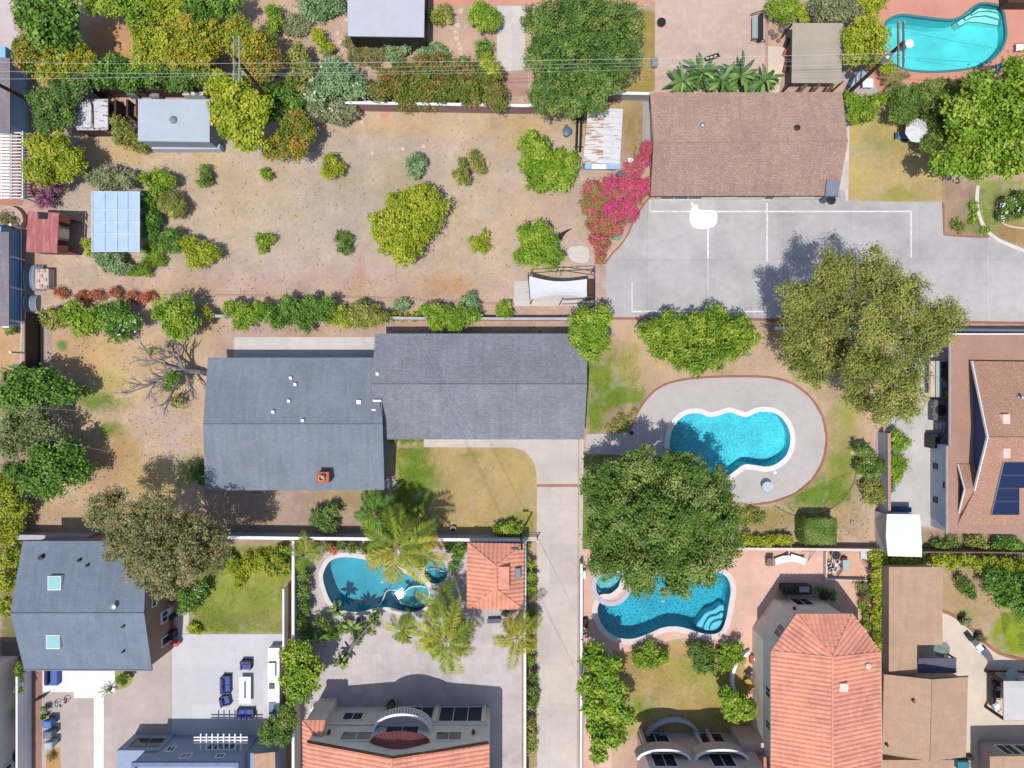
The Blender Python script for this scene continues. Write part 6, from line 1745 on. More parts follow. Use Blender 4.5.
plant('yellow green hedge along the lower left edge beside the blue grey roof', [(6, 486, 16), (14, 506, 14), (8, 530, 14), (12, 556, 13), (4, 580, 13), (8, 604, 10)], 2.6, 'lime', 'hedge', 'hedge', leaf=.3, aspect=.3)
plant('bushy brown green tree over the corner of the blue grey roof', [(110, 506, 20, 7.8), (134, 520, 24, 9.1), (160, 508, 20, 9.1), (128, 546, 22, 9.1), (156, 548, 28, 10.4), (188, 530, 24, 9.1), (196, 556, 24, 9.8), (170, 576, 22, 9.1), (214, 540, 18, 8.5), (216, 560, 14, 8.5), (142, 572, 16, 8.5), (100, 518, 12, 7.2)], 8, 'brown', 'tree', 'tree', aspect=.3, leaf=.24, tuft=.52, jag=.24, per=15, spread=.38)
plant('small bright bush at the corner of the grey house beside the brown tree', [(196, 472, 8), (204, 478, 8), (202, 468, 6)], 1.6, 'oak', 'shrub', 'shrub')
plant('clipped low green hedge strip under the grey house eave', [(394, 440, 4), (402, 440.5, 4), (410, 440.5, 4), (418, 440, 4)], .7, 'bright', 'hedge', 'hedge', leaf=.1, tuft=.16)
plant('round dark green shrub at the lower right corner of the dry lawn', [(500, 529, 8), (509, 530, 10), (516, 532, 7)], 1.3, 'bright', 'shrub', 'shrub')
plant('dark shrub in the shade below the grey house chimney', [(322, 516, 11), (330, 512, 9), (328, 524, 9)], 1.5, 'oakdark', 'shrub', 'shrub')
# --- left yard of the blue grey house
plant('glossy green flowering bush beside the white patio corner', [(186, 594, 9), (196, 600, 10), (188, 606, 9), (202, 590, 8)], 1.8, 'dark', 'shrub', 'shrub', flower=('cream', .04, .12))
plant('tiny yellow flower bush at the corner of the green yard', [(193, 628, 5), (198, 629, 4)], .6, 'lime', 'shrub', 'shrub')
plant('lime green feathery bush in the corner of the green yard', [(230, 562, 11), (246, 566, 12), (262, 560, 11), (240, 578, 9)], 1.0, 'lime', 'shrub', 'shrub', dens=.8)
plant('yellow green palm like bush over the tall white wall', [(278, 556, 9), (286, 566, 8), (272, 570, 8)], 1.8, 'palm', 'shrub', 'shrub', aspect=.2, leaf=.4)
# --- palm pool yard
PG_ = 'planting round the palm pool'
palm('tall golden green palm leaning over the bean shaped pool', 397, 547, 6.0, 17, 3.9, 'palm', leaflen=.95, pal2='palmgold', nleaf=56, seed=5)
palm('fan of dark green palm fronds at the corner of the grey house', 376, 514, 3.2, 14, 2.6, 'dark', leaflen=.6, aspect=.16, seed=6, rise=.8)
palm('low golden palm frond clump right of the tall palm over the wall', 426, 552, 3.4, 8, 2.6, 'palmgold', leaflen=.6, seed=8)
palm('broad green and gold palm beside the pool yard middle', 446, 640, 5.0, 17, 3.4, 'palm', leaflen=.9, pal2='palmgold', nleaf=52, seed=9)
palm('slim golden palm against the right wall of the pool yard', 517, 638, 4.5, 12, 2.7, 'palmgold', leaflen=.75, seed=12)
palm('thin golden palm between the pool and the tiled pavilion', 440, 602, 3.4, 8, 2.5, 'palm', leaflen=.6, seed=14)
palm('dull gold palm inside the tall white wall above the pool', 306, 554, 2.6, 10, 2.3, 'palm', leaflen=.55, seed=15)
palm('small palm hanging over the lower rim of the pool', 402, 630, 2.6, 10, 1.9, 'palm', leaflen=.5, seed=16)
for i, (px, py, z, n, ll, lab) in enumerate(((352, 630, 2.6, 10, .95, 'sprawling frangipani with grey limbs below the pool'), (372, 622, 2.4, 9, .85, 'frangipani branch head nearest the lower pool rim'), (340, 664, 2.2, 8, .8, 'small frangipani head at the foot of the grey limb'), (334, 612, 2.0, 9, .85, 'leafy frangipani head in the shade left of the pool rim'), (404, 638, 1.8, 9, .8, 'broad leafed plant beside the pool yard middle palm'), (318, 640, 2.0, 9, .85, 'broad leafed plant next to the bright wall tree'))):
    big_leaf_plant(lab, px, py, z, n + 14, ll * .95, 'oak', 'frangipani', 'frangipani', PG_, width=.13, rise=.35, droop=.5)
plant('dark leafy undergrowth shrub below the left rim of the bean shaped pool', [(322, 622, 9), (332, 634, 9), (344, 626, 8), (358, 636, 8), (370, 628, 7)], 1.7, 'oak', 'shrub', 'shrub', PG_, dens=.6)
t = thing('tree_limb', 'bare grey curved frangipani trunk below the pool', 'tree limb', W(345, 660))
s = MB(); s.tube([W(344, 668, .05), W(346, 660, .8), W(350, 650, 1.4), W(354, 640, 2.0), W(352, 631, 2.5)], .12, .06); s.tube([W(350, 650, 1.4), W(362, 634, 2.0), W(371, 624, 2.3)], .08, .05); s.build('trunk', M['deadbark'], t)
plant('bright green tree over the tall white wall beside the grill counter', [(294, 654, 12), (303, 664, 14), (294, 676, 13), (308, 682, 12), (298, 692, 11), (312, 672, 10), (302, 648, 8)], 4.2, 'bright', 'tree', 'tree', PG_, leaf=.26)
plant('grey green tree below the bright wall tree near the annex', [(278, 724, 12), (288, 716, 11), (270, 734, 10), (284, 734, 10)], 3.2, 'oak', 'tree', 'tree', PG_)
plant('shady dark green shrubs inside the tall white wall left of the pool', [(304, 575, 8), (304, 590, 8), (305, 606, 8), (302, 622, 8), (308, 634, 8)], 1.6, 'oakdark', 'shrub', 'shrub', PG_)
plant('red leafed small shrub at the top of the pool yard', [(329, 546, 4), (333, 550, 4)], .9, 'redflower', 'shrub', 'shrub', PG_)
plant('low dark shrubs along the wall above the bean shaped pool', [(343, 546, 5), (354, 548, 5), (364, 550, 5), (374, 548, 6), (388, 552, 6)], 1.0, 'oak', 'shrub', 'shrub', PG_, dens=.7)
plant('dark branching shrub beside the spa and the tiled pavilion', [(452, 548, 7), (458, 556, 6), (463, 548, 6), (454, 566, 5)], 1.4, 'dark', 'shrub', 'shrub', PG_, dens=.6)
plant('green shrub strip between the white wall and the driveway beside the pavilion', [(531, 562, 5), (532, 576, 5), (531, 588, 5)], 1.2, 'bright', 'shrub', 'shrub', 'driveway shrubs')
plant('green shrub strip below the pavilion on the driveway side', [(532, 614, 6), (532, 626, 6), (531, 646, 5), (531, 660, 5)], 1.2, 'bright', 'shrub', 'shrub', 'driveway shrubs')
plant('long dark shrub strip along the lower driveway', [(532, 676, 5), (532, 690, 6), (532, 704, 6), (534, 698, 5)], 1.3, 'oak', 'shrub', 'shrub', 'driveway shrubs')
plant('yellow brown shrub at the lower end of the driveway strip', [(530, 722, 6), (531, 736, 6), (530, 748, 6)], 1.2, 'olive', 'shrub', 'shrub', 'driveway shrubs')
plant('small fringe of shrubs at the left lower edge of the driveway', [(519, 548, 3), (526, 546, 3)], .7, 'oak', 'shrub', 'shrub', 'driveway shrubs')
# --- peach deck yard
PD_ = 'planting round the small lawn'
plant('tall bright green tree row between the driveway and the small lawn', [(596, 656, 14), (606, 668, 16), (592, 684, 13), (610, 690, 16), (604, 710, 16), (620, 716, 13), (600, 730, 14), (592, 706, 10), (616, 736, 10), (600, 752, 9)], 4.6, 'bright', 'tree', 'tree', PD_, leaf=.3)
plant('yellow tipped shrub on the upper edge of the small lawn', [(638, 656, 8), (650, 650, 9), (660, 656, 9), (652, 662, 8), (642, 664, 6)], 1.6, 'bright', 'shrub', 'shrub', PD_)
plant('dark leafed shrub at the pool corner of the small lawn', [(696, 650, 9), (706, 656, 11), (700, 664, 9), (712, 666, 7)], 2.0, 'oak', 'shrub', 'shrub', PD_)
plant('lime green smooth shrub right of the dark leafed shrub', [(724, 654, 10), (734, 650, 9), (726, 664, 9), (738, 658, 6)], 1.8, 'bright', 'shrub', 'shrub', PD_)
plant('large leafed small tree at the lower right of the small lawn', [(732, 700, 10), (742, 706, 11), (734, 714, 10), (748, 712, 7), (726, 694, 6)], 3.0, 'bright', 'tree', 'tree', PD_, leaf=.32)
plant('lime hedge row along the pale pink wall', [(746, 540, 7), (758, 541, 7), (770, 540, 7), (780, 541, 6), (788, 540, 5)], 1.3, 'lime', 'hedge', 'hedge')
t = thing('shrub', 'clipped square green topiary bush below the round lawn', 'topiary', W(821, 530))
def clipped(name, x0, y0, x1, y1, h, pal, parent, seed, leaf=.11, n=9000):
    rng = np.random.default_rng(seed); a, c = W(x0, y0, h), W(x1, y1, h)
    lo = np.array([a.x, c.y, .05]); hi = np.array([c.x, a.y, h]); P = lo + rng.random((n, 3)) * (hi - lo); D = np.zeros((n, 3)); f = rng.integers(0, 7, n)
    for k in range(7):
        m = f == k; ax, sd = ((0, 0), (0, 1), (1, 0), (1, 1), (2, 1), (2, 1), (2, 1))[k]; P[m, ax] = hi[ax] if sd else lo[ax]; D[m, ax] = 1 if sd else -1
    P += rng.normal(size=(n, 3)) * .07; c2 = (lo + hi) / 2; e = (P - c2) / ((hi - lo) / 2); P -= (hi - lo) / 2 * e * np.clip((np.abs(e) ** 6).sum(1) - 1.1, 0, 1)[:, None] * .08
    N_ = unit(D + rng.normal(size=(n, 3)) * .5); T_ = unit(np.cross(N_, rng.normal(size=(n, 3))))
    return leaf_mesh(name, P, N_, T_, leaf * rng.uniform(.7, 1.5, n), .7, np.clip(vnoise(P[:, 0] * 2, P[:, 1] * 2, 3) * .8 + .2 * rng.random(n), 0, 1), LM[pal], parent)
clipped('foliage', 804.5, 518.5, 837.5, 545, 2.1, 'oak', t, 5)
m_ = MB(); q = W(821, 531); m_.tube([q, q + Vector((0, 0, 1.6))], .08); m_.build('stem', M['bark'], t)
plant('yellow green low plants along the lawn under the big tree', [(758, 516, 8), (748, 512, 7), (744, 520, 7)], .7, 'olive', 'shrub', 'shrub')
plant('rose shrub with white blooms beside the grey garden wall', [(860, 450, 8), (868, 458, 10), (876, 466, 9), (864, 468, 8), (872, 474, 8)], 1.7, 'oak', 'shrub', 'rose bush', flower=('cream', .05, .14))
plant('yellow green shrub below the rose shrub at the garden wall', [(866, 488, 8), (876, 490, 8), (872, 500, 7), (880, 496, 6)], 1.4, 'olive', 'shrub', 'shrub')
plant('upper leafy bush in the side yard right of the pink capped wall', [(894, 438, 8), (902, 442, 7), (896, 446, 7)], 1.6, 'bright', 'shrub', 'shrub')
plant('middle rounded bush in the side yard right of the pink capped wall', [(894, 462, 9), (902, 466, 8), (896, 474, 8), (890, 470, 6)], 1.6, 'bright', 'shrub', 'shrub')
plant('small bush at the lower foot of the pink capped wall', [(890, 486, 5), (893, 480, 4)], 1.1, 'oak', 'shrub', 'shrub')
plant('tall ivy hedge strip between the terracotta house and the tan roofed house', [(877, 560, 9), (878, 572, 8), (879, 584, 9), (879, 596, 9), (880, 608, 9), (880, 620, 9), (881, 632, 9), (882, 644, 9), (884, 656, 10), (882, 668, 9), (884, 680, 8), (883, 692, 7), (882, 706, 6), (882, 724, 5), (882, 745, 5)], 1.9, 'lime', 'hedge', 'hedge', leaf=.18, sub=8)
plant('long lime ivy hedge above the tan roofed house', [(894, 562, 7), (908, 561, 7), (922, 560, 8), (936, 561, 8), (950, 561, 8), (964, 561, 8), (978, 562, 8), (992, 562, 8), (1006, 563, 8), (1020, 564, 8)], 1.7, 'lime', 'hedge', 'hedge', leaf=.18, sub=8)
plant('small dark red green bush on the lower right lawn', [(962, 582, 6), (968, 588, 7), (970, 594, 5)], 1.2, 'oak', 'shrub', 'shrub')
plant('big dark green bush at the right edge of the lower right lawn', [(996, 580, 14), (1010, 588, 16), (1024, 584, 16), (1018, 602, 14), (1004, 598, 12)], 2.8, 'dark', 'shrub', 'bush')
plant('brown green shrub below the white shed roof', [(938, 546, 8), (946, 550, 8), (952, 544, 7)], 1.1, 'oak', 'shrub', 'shrub')
plant('brownish shrub under the solar house eave', [(972, 540, 7), (980, 542, 7)], 1.1, 'olive', 'shrub', 'shrub')
plant('dark green shrub under the solar house eave near the right edge', [(1000, 542, 8), (1010, 544, 9), (1018, 546, 7)], 1.4, 'dark', 'shrub', 'shrub')
plant('reddish dry bush at the corner of the peach deck', [(862, 586, 6), (868, 592, 6), (866, 600, 5)], 1.2, 'brown', 'shrub', 'shrub', PD_, aspect=.2, leaf=.3)
plant('low green strip beside the facets of the terracotta house', [(864, 606, 4), (864, 616, 4), (865, 626, 4)], .7, 'bright', 'shrub', 'shrub', PD_)
plant('dark barbecue side bush in the shade of the terracotta house', [(824, 594, 5), (831, 596, 5), (820, 590, 4)], 1.0, 'dark', 'shrub', 'shrub', PD_)
# --- upper right
UR = 'planting of the upper right gardens'
for i, (px, py, n, ll, lab) in enumerate(((684, 80, 9, 1.5, 'leftmost banana plant behind the brown shingled house'), (703, 72, 10, 1.7, 'tall banana plant with an upright leaf behind the brown house'), (722, 80, 9, 1.5, 'middle banana plant leaning over the brown roof'), (742, 74, 10, 1.6, 'banana plant right of the middle behind the brown house'), (766, 80, 9, 1.5, 'rightmost banana plant beside the tan canopy'))):
    big_leaf_plant(lab, px, py, 2.2, n + 20, ll * 1.1, 'banana', 'banana_plant', 'banana plant', 'banana plants behind the brown house', width=.085)
plant('low dark foliage under the banana plants behind the brown house', [(682, 84, 7), (694, 82, 7), (706, 83, 7), (718, 82, 7), (730, 84, 7), (744, 83, 7), (758, 84, 7), (770, 82, 6)], 1.6, 'dark', 'shrub', 'shrub', UR, leaf=.3, aspect=.3)
plant('round green bush at the top edge beside the upper patio', [(776, 8, 9), (786, 12, 11), (792, 4, 9)], 2.2, 'bright', 'shrub', 'bush', UR)
plant('lime weedy shrub right of the round green bush', [(799, 10, 7), (804, 18, 6)], 1.3, 'lime', 'shrub', 'shrub', UR)
plant('silvery grey green bush at the top edge over the tan canopy', [(818, 8, 14), (838, 6, 15), (850, 12, 11), (830, 16, 10)], 2.6, 'grey', 'shrub', 'bush', UR, aspect=.2, leaf=.32)
plant('yellow green bush at the top edge beside the salmon deck', [(862, 4, 9), (874, 4, 10), (880, 0, 9), (868, 12, 6)], 2.4, 'lime', 'shrub', 'bush', UR)
plant('round golden green tree between the tan canopy and the turquoise pool', [(852, 36, 14), (866, 30, 14), (876, 40, 14), (856, 54, 16), (872, 56, 14), (862, 44, 18)], 4.0, 'lime', 'tree', 'tree', UR, leaf=.2)
plant('dark green bush strip at the corner of the brown roof under the pole', [(852, 100, 9), (862, 106, 10), (874, 104, 10), (884, 98, 8), (854, 114, 8), (868, 116, 8)], 2.3, 'bright', 'shrub', 'bush', UR)
plant('bright leafy bush above the white parasol', [(900, 98, 11), (914, 96, 12), (926, 92, 11), (908, 110, 11), (934, 102, 12), (898, 114, 9), (936, 118, 12), (936, 136, 12), (928, 144, 9)], 3.2, 'oak', 'shrub', 'bush', UR)
plant('big bright green tree at the upper right edge', [(960, 112, 20), (978, 96, 20), (996, 108, 22), (1016, 92, 22), (968, 134, 20), (990, 140, 22), (1012, 128, 22), (956, 156, 15), (976, 164, 17), (1000, 162, 18), (1018, 72, 14), (1020, 160, 14), (940, 164, 8)], 6.0, 'bright', 'tree', 'tree', UR, leaf=.33, tuft=.58, aspect=.6, per=11, spread=.4, jag=.2)
palm('dusty green small palm below the turquoise pool at the pole', 898, 80, 1.4, 11, 1.5, 'brown', leaflen=.45, seed=31, rise=.5, name='palm_tree')
palm('small dark cycad between the salmon deck and the big green tree', 986, 78, 1.0, 9, 1.0, 'grey', leaflen=.3, seed=32, rise=.4)
plant('bushy pale shrub at the lower rim of the salmon deck', [(946, 86, 9), (958, 88, 8), (938, 88, 7)], 1.4, 'olive', 'shrub', 'shrub', UR)
plant('reddish small plant at the lower rim of the salmon deck', [(972, 82, 5), (977, 86, 4)], .9, 'magenta', 'shrub', 'shrub', UR, aspect=.2)
plant('yellow green shrub under the wires by the pole foot', [(886, 68, 7), (892, 74, 6)], 1.6, 'lime', 'shrub', 'shrub', UR)
plant('white flowering shrub in the rose bed at the right edge', [(1008, 204, 9), (1020, 198, 9), (1004, 214, 7), (1020, 212, 8)], 1.5, 'oak', 'shrub', 'rose bush', UR, flower=('cream', .12, .15))
plant('small yellow shrub in the bed beside the court corner', [(957, 224, 5), (960, 228, 4)], .6, 'olive', 'shrub', 'shrub', UR)
plant('low green patch against the curved cream edging', [(974, 208, 5), (973, 218, 5), (984, 230, 4)], .35, 'bright', 'shrub', 'ground cover', UR)
for k, (px, py) in enumerate(((608, 427), (615, 422), (622, 422), (620, 416), (628, 419), (634, 412), (624, 428), (616, 430))):
    plant(['olive mound at the lower left of the rock bed by the pool path', 'olive mound second from the left in the rock bed', 'small olive mound in the centre of the rock bed', 'olive mound behind the centre of the rock bed', 'olive mound right of the centre in the rock bed', 'round olive mound at the top of the rock bed nearest the pool deck', 'olive mound at the lower edge of the rock bed', 'flat olive mound touching the pool path'][k], [(px, py, 3.6)], .4, 'olive', 'shrub', 'mound plant', 'mound plants in the rock bed', leaf=.1, tuft=.14)

# --- the bare branched tree left of the grey house
t = thing('dead_tree', 'bare grey branched tree with a green sprout beside the grey house', 'tree', W(205, 371))
rng = random.Random(5)
s = MB()
base = W(206, 372, .0)
def grow(p, d, ln, r, depth):
    pts = [p]; q = p.copy()
    n_ = 5
    for i in range(n_):
        d = (d + Vector((rng.uniform(-.22, .22), rng.uniform(-.22, .22), rng.uniform(-.12, .1)))).normalized()
        q = q + d * ln / n_; q.z = max(q.z, .3); pts.append(q.copy())
    s.tube(pts, r * 1.35, r * .5, 5)
    if depth > 0:
        for i in range(3):
            j = rng.randint(2, n_); a = rng.uniform(-1.0, 1.0)
            nd = Vector((d.x * math.cos(a) - d.y * math.sin(a), d.x * math.sin(a) + d.y * math.cos(a), d.z + rng.uniform(-.2, .25))).normalized()
            grow(pts[j], nd, ln * rng.uniform(.42, .66), r * .55, depth - 1)
s.tube([base, base + Vector((-.3, 0, .7)), base + Vector((-1.2, .1, 1.3))], .24, .2, 8)
fork = base + Vector((-1.2, .1, 1.3))
for ax, ay, ln in ((-1, .12, 2.9), (-.85, .5, 2.4), (-.8, -.5, 3.0), (-.4, -.9, 2.5), (-.2, .95, 1.5), (-1, -.2, 3.1), (.1, -1, 1.8), (-.6, .8, 1.9)):
    grow(fork, Vector((ax, ay, .5)).normalized(), ln, .12, 3)
s.build('trunk', M['deadbark'], t)
k = .93
foliage('foliage', [(*W(174, 380, 1.9)[:2], 1.9, .7, .5), (*W(168, 386, 1.6)[:2], 1.6, .55, .4)], LM['oak'], t, .24, .18, 1.0, 8, seed=77)
foliage('foliage', [(*W(176, 402, 1.0)[:2], 1.0, .8, .3), (*W(150, 352, 2.6)[:2], 2.6, .5, .2)], LM['olive'], t, .3, .13, .4, 5, seed=78)

# --- ground litter and tufts (uncountable)
def scatter(name, label, cat, n, areas, mat, size, aspect, lift, upright=.5, seed=1):
    rng = np.random.default_rng(seed)
    P = []
    for poly, w in areas:
        q = np.array(poly, float); lo, hi = q.min(0), q.max(0); m = int(n * w); got = []
        tries = 0
        while sum(len(g) for g in got) < m and tries < 30:
            c = lo + rng.random((m * 2, 2)) * (hi - lo)
            keep = inside(c, poly) & (vnoise(c[:, 0] / 11, c[:, 1] / 11, seed) + .4 * vnoise(c[:, 0] / 4, c[:, 1] / 4, seed + 1) > .55 + .3 * rng.random(len(c)))
            got.append(c[keep]); tries += 1
        P.append(np.concatenate(got)[:m])
    P = np.concatenate(P); m = len(P)
    pos = np.stack([(P[:, 0] - 512) * S, (384 - P[:, 1]) * S, np.full(m, lift)], 1)
    N_ = unit(rng.normal(size=(m, 3)) * upright + np.array([0, 0, 1.0 - upright * .6])); T_ = unit(np.cross(N_, rng.normal(size=(m, 3))))
    o = leaf_mesh(name, pos, N_, T_, size * rng.uniform(.5, 1.4, m), aspect, rng.random(m), mat, None, origin=(0, 0, 0))
    tag(o, label, cat, kind='stuff')


AR_ = [([(54, 152), (600, 110), (590, 262), (512, 300), (54, 290)], .45), ([(44, 340), (200, 340), (200, 520), (44, 520)], .3), ([(210, 326), (560, 326), (560, 332), (210, 332)], .1), ([(740, 500), (870, 500), (870, 540), (740, 540)], .15)]
YARD = [(54, 152), (600, 110), (590, 262), (512, 300), (54, 290)]
scatter('fallen_leaves', 'dry leaves scattered over the bare yard', 'leaves', 5000, [(YARD, .55), ([(330, 275), (470, 275), (470, 300), (330, 300)], .2), ([(210, 325), (510, 325), (510, 333), (210, 333)], .08), ([(44, 340), (200, 340), (200, 490), (44, 490)], .25), ([(740, 500), (870, 500), (870, 540), (740, 540)], .12)], LM['dry'], .11, .5, .02, .25, 5)
scatter('dry_grass', 'dry straw grass over the bare yards', 'grass', 18000, [(YARD, .4), ([(44, 335), (205, 335), (205, 530), (44, 530)], .3), ([(850, 122), (945, 122), (940, 200), (850, 200)], .1), ([(430, 450), (535, 465), (535, 530), (430, 530)], .08), ([(615, 650), (740, 650), (740, 730), (615, 730)], .08), ([(826, 390), (862, 390), (862, 520), (800, 540), (760, 530)], .06)], LM['dry'], .13, .16, .03, .6, 6)
scatter('grass', 'short green grass on the lawns', 'grass', 30000, [([(396, 448), (434, 448), (438, 480), (430, 515), (398, 525)], .2), ([(587, 346), (645, 350), (632, 420), (590, 430)], .15), ([(775, 505), (852, 470), (850, 500), (805, 516)], .12), ([(195, 548), (284, 548), (284, 632), (195, 632)], .25), ([(1000, 612), (1030, 612), (1030, 655), (1005, 650)], .1), ([(620, 655), (740, 655), (740, 730), (620, 730)], .12), ([(980, 190), (998, 190), (998, 225), (985, 225)], .04)], LM['bright'], .12, .16, .05, .8, 9)
scatter('weeds', 'small green weeds dotted over the bare yards', 'weeds', 900, AR_, LM['oak'], .22, .3, .05, .6, 12)
scatter('pebbles', 'pale pebbles and scraps strewn over the bare yards', 'pebbles', 450, AR_, LM['dry'], .11, .9, .03, .2, 13)
scatter('soil_clods', 'dark soil clods strewn over the bare yards', 'soil clods', 350, AR_, LM['bark_chip'], .13, .8, .03, .3, 14)
foliage('foliage', [(B_PLANTER[1].x - .3, B_PLANTER[1].y + .1, .6, .5, .3), (B_PLANTER[1].x + .4, B_PLANTER[1].y - .2, .6, .4, .3)], LM['brown'], B_PLANTER[0], .2, .16, .7, 6, seed=3, sub=5)
m = MB()
for i in range(7): m.lathe((B_PLANTER[1].x + .7 * math.cos(i * 1.9), B_PLANTER[1].y + .6 * math.sin(i * 1.9), .36), [(.2, 0), (.22, .1), (.1, .2), (.01, .22)], 7, i)
m.build('rocks', M['block'], B_PLANTER[0])

# ------------------------------------------------------------------ furniture and yard objects
def place(px, py, z=0.0):
    return W(px, py, z)


def rot(c, rz, x, y):
    return (c.x + x * math.cos(rz) - y * math.sin(rz), c.y + x * math.sin(rz) + y * math.cos(rz))


def sofa(label, px, py, rz, w, n, z0=.03, group=None, name='sofa', cat='sofa'):
    """Wicker seat; at rz = 0 the sitter looks towards +y."""
    c = place(px, py, .5)
    t = thing(name, label, cat, (c.x, c.y, z0), group); d = .82
    m = MB(); m.soft_box((*rot(c, rz, 0, 0), z0 + .15), (w, d, .3), rz, .04); m.build('base', M['wicker'], t)
    m = MB(); m.soft_box((*rot(c, rz, 0, -d / 2 + .07), z0 + .38), (w, .14, .76), rz, .04); m.build('backrest', M['wicker'], t)
    for s in (-1, 1):
        m = MB(); m.soft_box((*rot(c, rz, s * (w / 2 - .06), .06), z0 + .3), (.12, d - .12, .58), rz, .03); m.build('armrest', M['wicker'], t)
    cw = (w - .26) / n
    for k in range(n):
        x = -w / 2 + .13 + cw * (k + .5)
        m = MB(); m.soft_box((*rot(c, rz, x, .1), z0 + .38), (cw - .02, d - .24, .16), rz, .05); m.build('seat_cushion', M['navyfab'], t)
        m = MB(); m.soft_box((*rot(c, rz, x, -d / 2 + .22), z0 + .6), (cw - .04, .16, .36), rz, .05); m.build('back_cushion', M['navyfab'], t)
    return t


def chair(label, px, py, rz, seatmat, framemat, z0=.03, group=None, lounge=False, cat='chair', s=1.0):
    c = place(px, py, .4)
    t = thing('patio_chair', label, cat, (c.x, c.y, z0), group)
    d = .5 * s
    for x in (-1, 1):
        for y in (-1, 1):
            m = MB(); m.tube([(*rot(c, rz, x * d * .46, y * d * .46), z0), (*rot(c, rz, x * d * .44, y * d * .44), z0 + .44)], .022, n=5); m.build('leg', framemat, t)
    m = MB(); m.soft_box((*rot(c, rz, 0, 0), z0 + .46), (d, d, .07), rz, .03); m.build('seat', seatmat, t)
    m = MB()
    a = [rot(c, rz, -d / 2, -d * .46), rot(c, rz, d / 2, -d * .46), rot(c, rz, d / 2, -d * .62), rot(c, rz, -d / 2, -d * .62)]
    e = [rot(c, rz, -d / 2, -d * .60), rot(c, rz, d / 2, -d * .60), rot(c, rz, d / 2, -d * .72), rot(c, rz, -d / 2, -d * .72)]
    m.loft([[(*p, z0 + .48) for p in a], [(*p, z0 + .95) for p in e]]); m.build('backrest', seatmat, t)
    for x in (-1, 1):
        m = MB(); m.tube([(*rot(c, rz, x * d * .54, d * .4), z0 + .46), (*rot(c, rz, x * d * .54, d * .36), z0 + .66), (*rot(c, rz, x * d * .54, -d * .56), z0 + .68)], .025, n=5); m.build('armrest', framemat, t)
    return t


def lounger(label, px, py, rz, mat, frame, z0=.03, group=None, L=1.8):
    c = place(px, py, .35)
    t = thing('sun_lounger', label, 'lounger', (c.x, c.y, z0), group)
    m = MB()
    m.loft([[(*rot(c, rz, x, y), z) for x, y, z in ((-.3, -L / 2, z0 + .72), (.3, -L / 2, z0 + .72), (.3, -L / 2, z0 + .78), (-.3, -L / 2, z0 + .78))], [(*rot(c, rz, x, y), z) for x, y, z in ((-.3, -.2, z0 + .3), (.3, -.2, z0 + .3), (.3, -.2, z0 + .38), (-.3, -.2, z0 + .38))], [(*rot(c, rz, x, y), z) for x, y, z in ((-.3, L / 2, z0 + .3), (.3, L / 2, z0 + .3), (.3, L / 2, z0 + .37), (-.3, L / 2, z0 + .37))]])
    m.build('seat', mat, t)
    m = MB()
    for x in (-.3, .3): m.tube([(*rot(c, rz, x, -.7), z0 + .27), (*rot(c, rz, x, L / 2), z0 + .27)], .025, n=5)
    m.build('frame', frame, t)
    for x in (-.28, .28):
        for y in (-.6, L / 2 - .15):
            m = MB(); m.tube([(*rot(c, rz, x, y), z0), (*rot(c, rz, x, y), z0 + .28)], .025, n=5); m.build('leg', frame, t)
    return t


def wheelie_bin(label, px, py, rz, mat, z0=.012, group=None, lidmat=None):
    c = place(px, py, 1.0)
    t = thing('waste_bin', label, 'waste bin', (c.x, c.y, z0), group)
    m = MB(); r = lambda s, z, yo=0: [(*rot(c, rz, x * s, y * s + yo), z) for x, y in ((-.3, -.36), (.3, -.36), (.3, .36), (-.3, .36))]
    m.loft([r(.78, z0 + .06), r(1, z0 + .95)]); m.build('body', mat, t)
    m = MB(); m.loft([r(1.06, z0 + .955), r(1.06, z0 + 1.0), r(.8, z0 + 1.06)]); m.build('lid', lidmat or mat, t)
    m = MB(); m.tube([(*rot(c, rz, -.25, -.42), z0 + .93), (*rot(c, rz, .25, -.42), z0 + .93)], .025, n=6); m.build('handle', M['black'], t)
    for x in (-1, 1):
        m = MB(); a = Vector((*rot(c, rz, x * .27, -.3), z0 + .1)); b_ = Vector((*rot(c, rz, x * .33, -.3), z0 + .1)); m.tube([a, b_], .1, n=12); m.build('wheel', M['black'], t)
    return t


def pot(label, px, py, r, h, mat, plant_pal=None, z0=.03, name='flower_pot', cat='pot', group=None):
    c = place(px, py, h)
    t = thing(name, label, cat, (c.x, c.y, z0), group)
    m = MB(); m.lathe((c.x, c.y, z0), [(r * .7, 0), (r, h * .9), (r * 1.1, h * .92), (r * 1.1, h), (r * .9, h), (r * .88, h * .85)], 14); m.build('body', mat, t)
    m = MB(); m.lathe((c.x, c.y, z0), [(r * .87, h * .84), (r * .87, h * .86)], 14); m.build('soil', M['black'], t)
    if plant_pal:
        foliage('foliage', [(c.x, c.y, z0 + h + r * .5, r * 1.3, r)], LM[plant_pal], t, .14, .12, 1.0, 7, seed=int(px * 7 + py), sub=4)
    return t


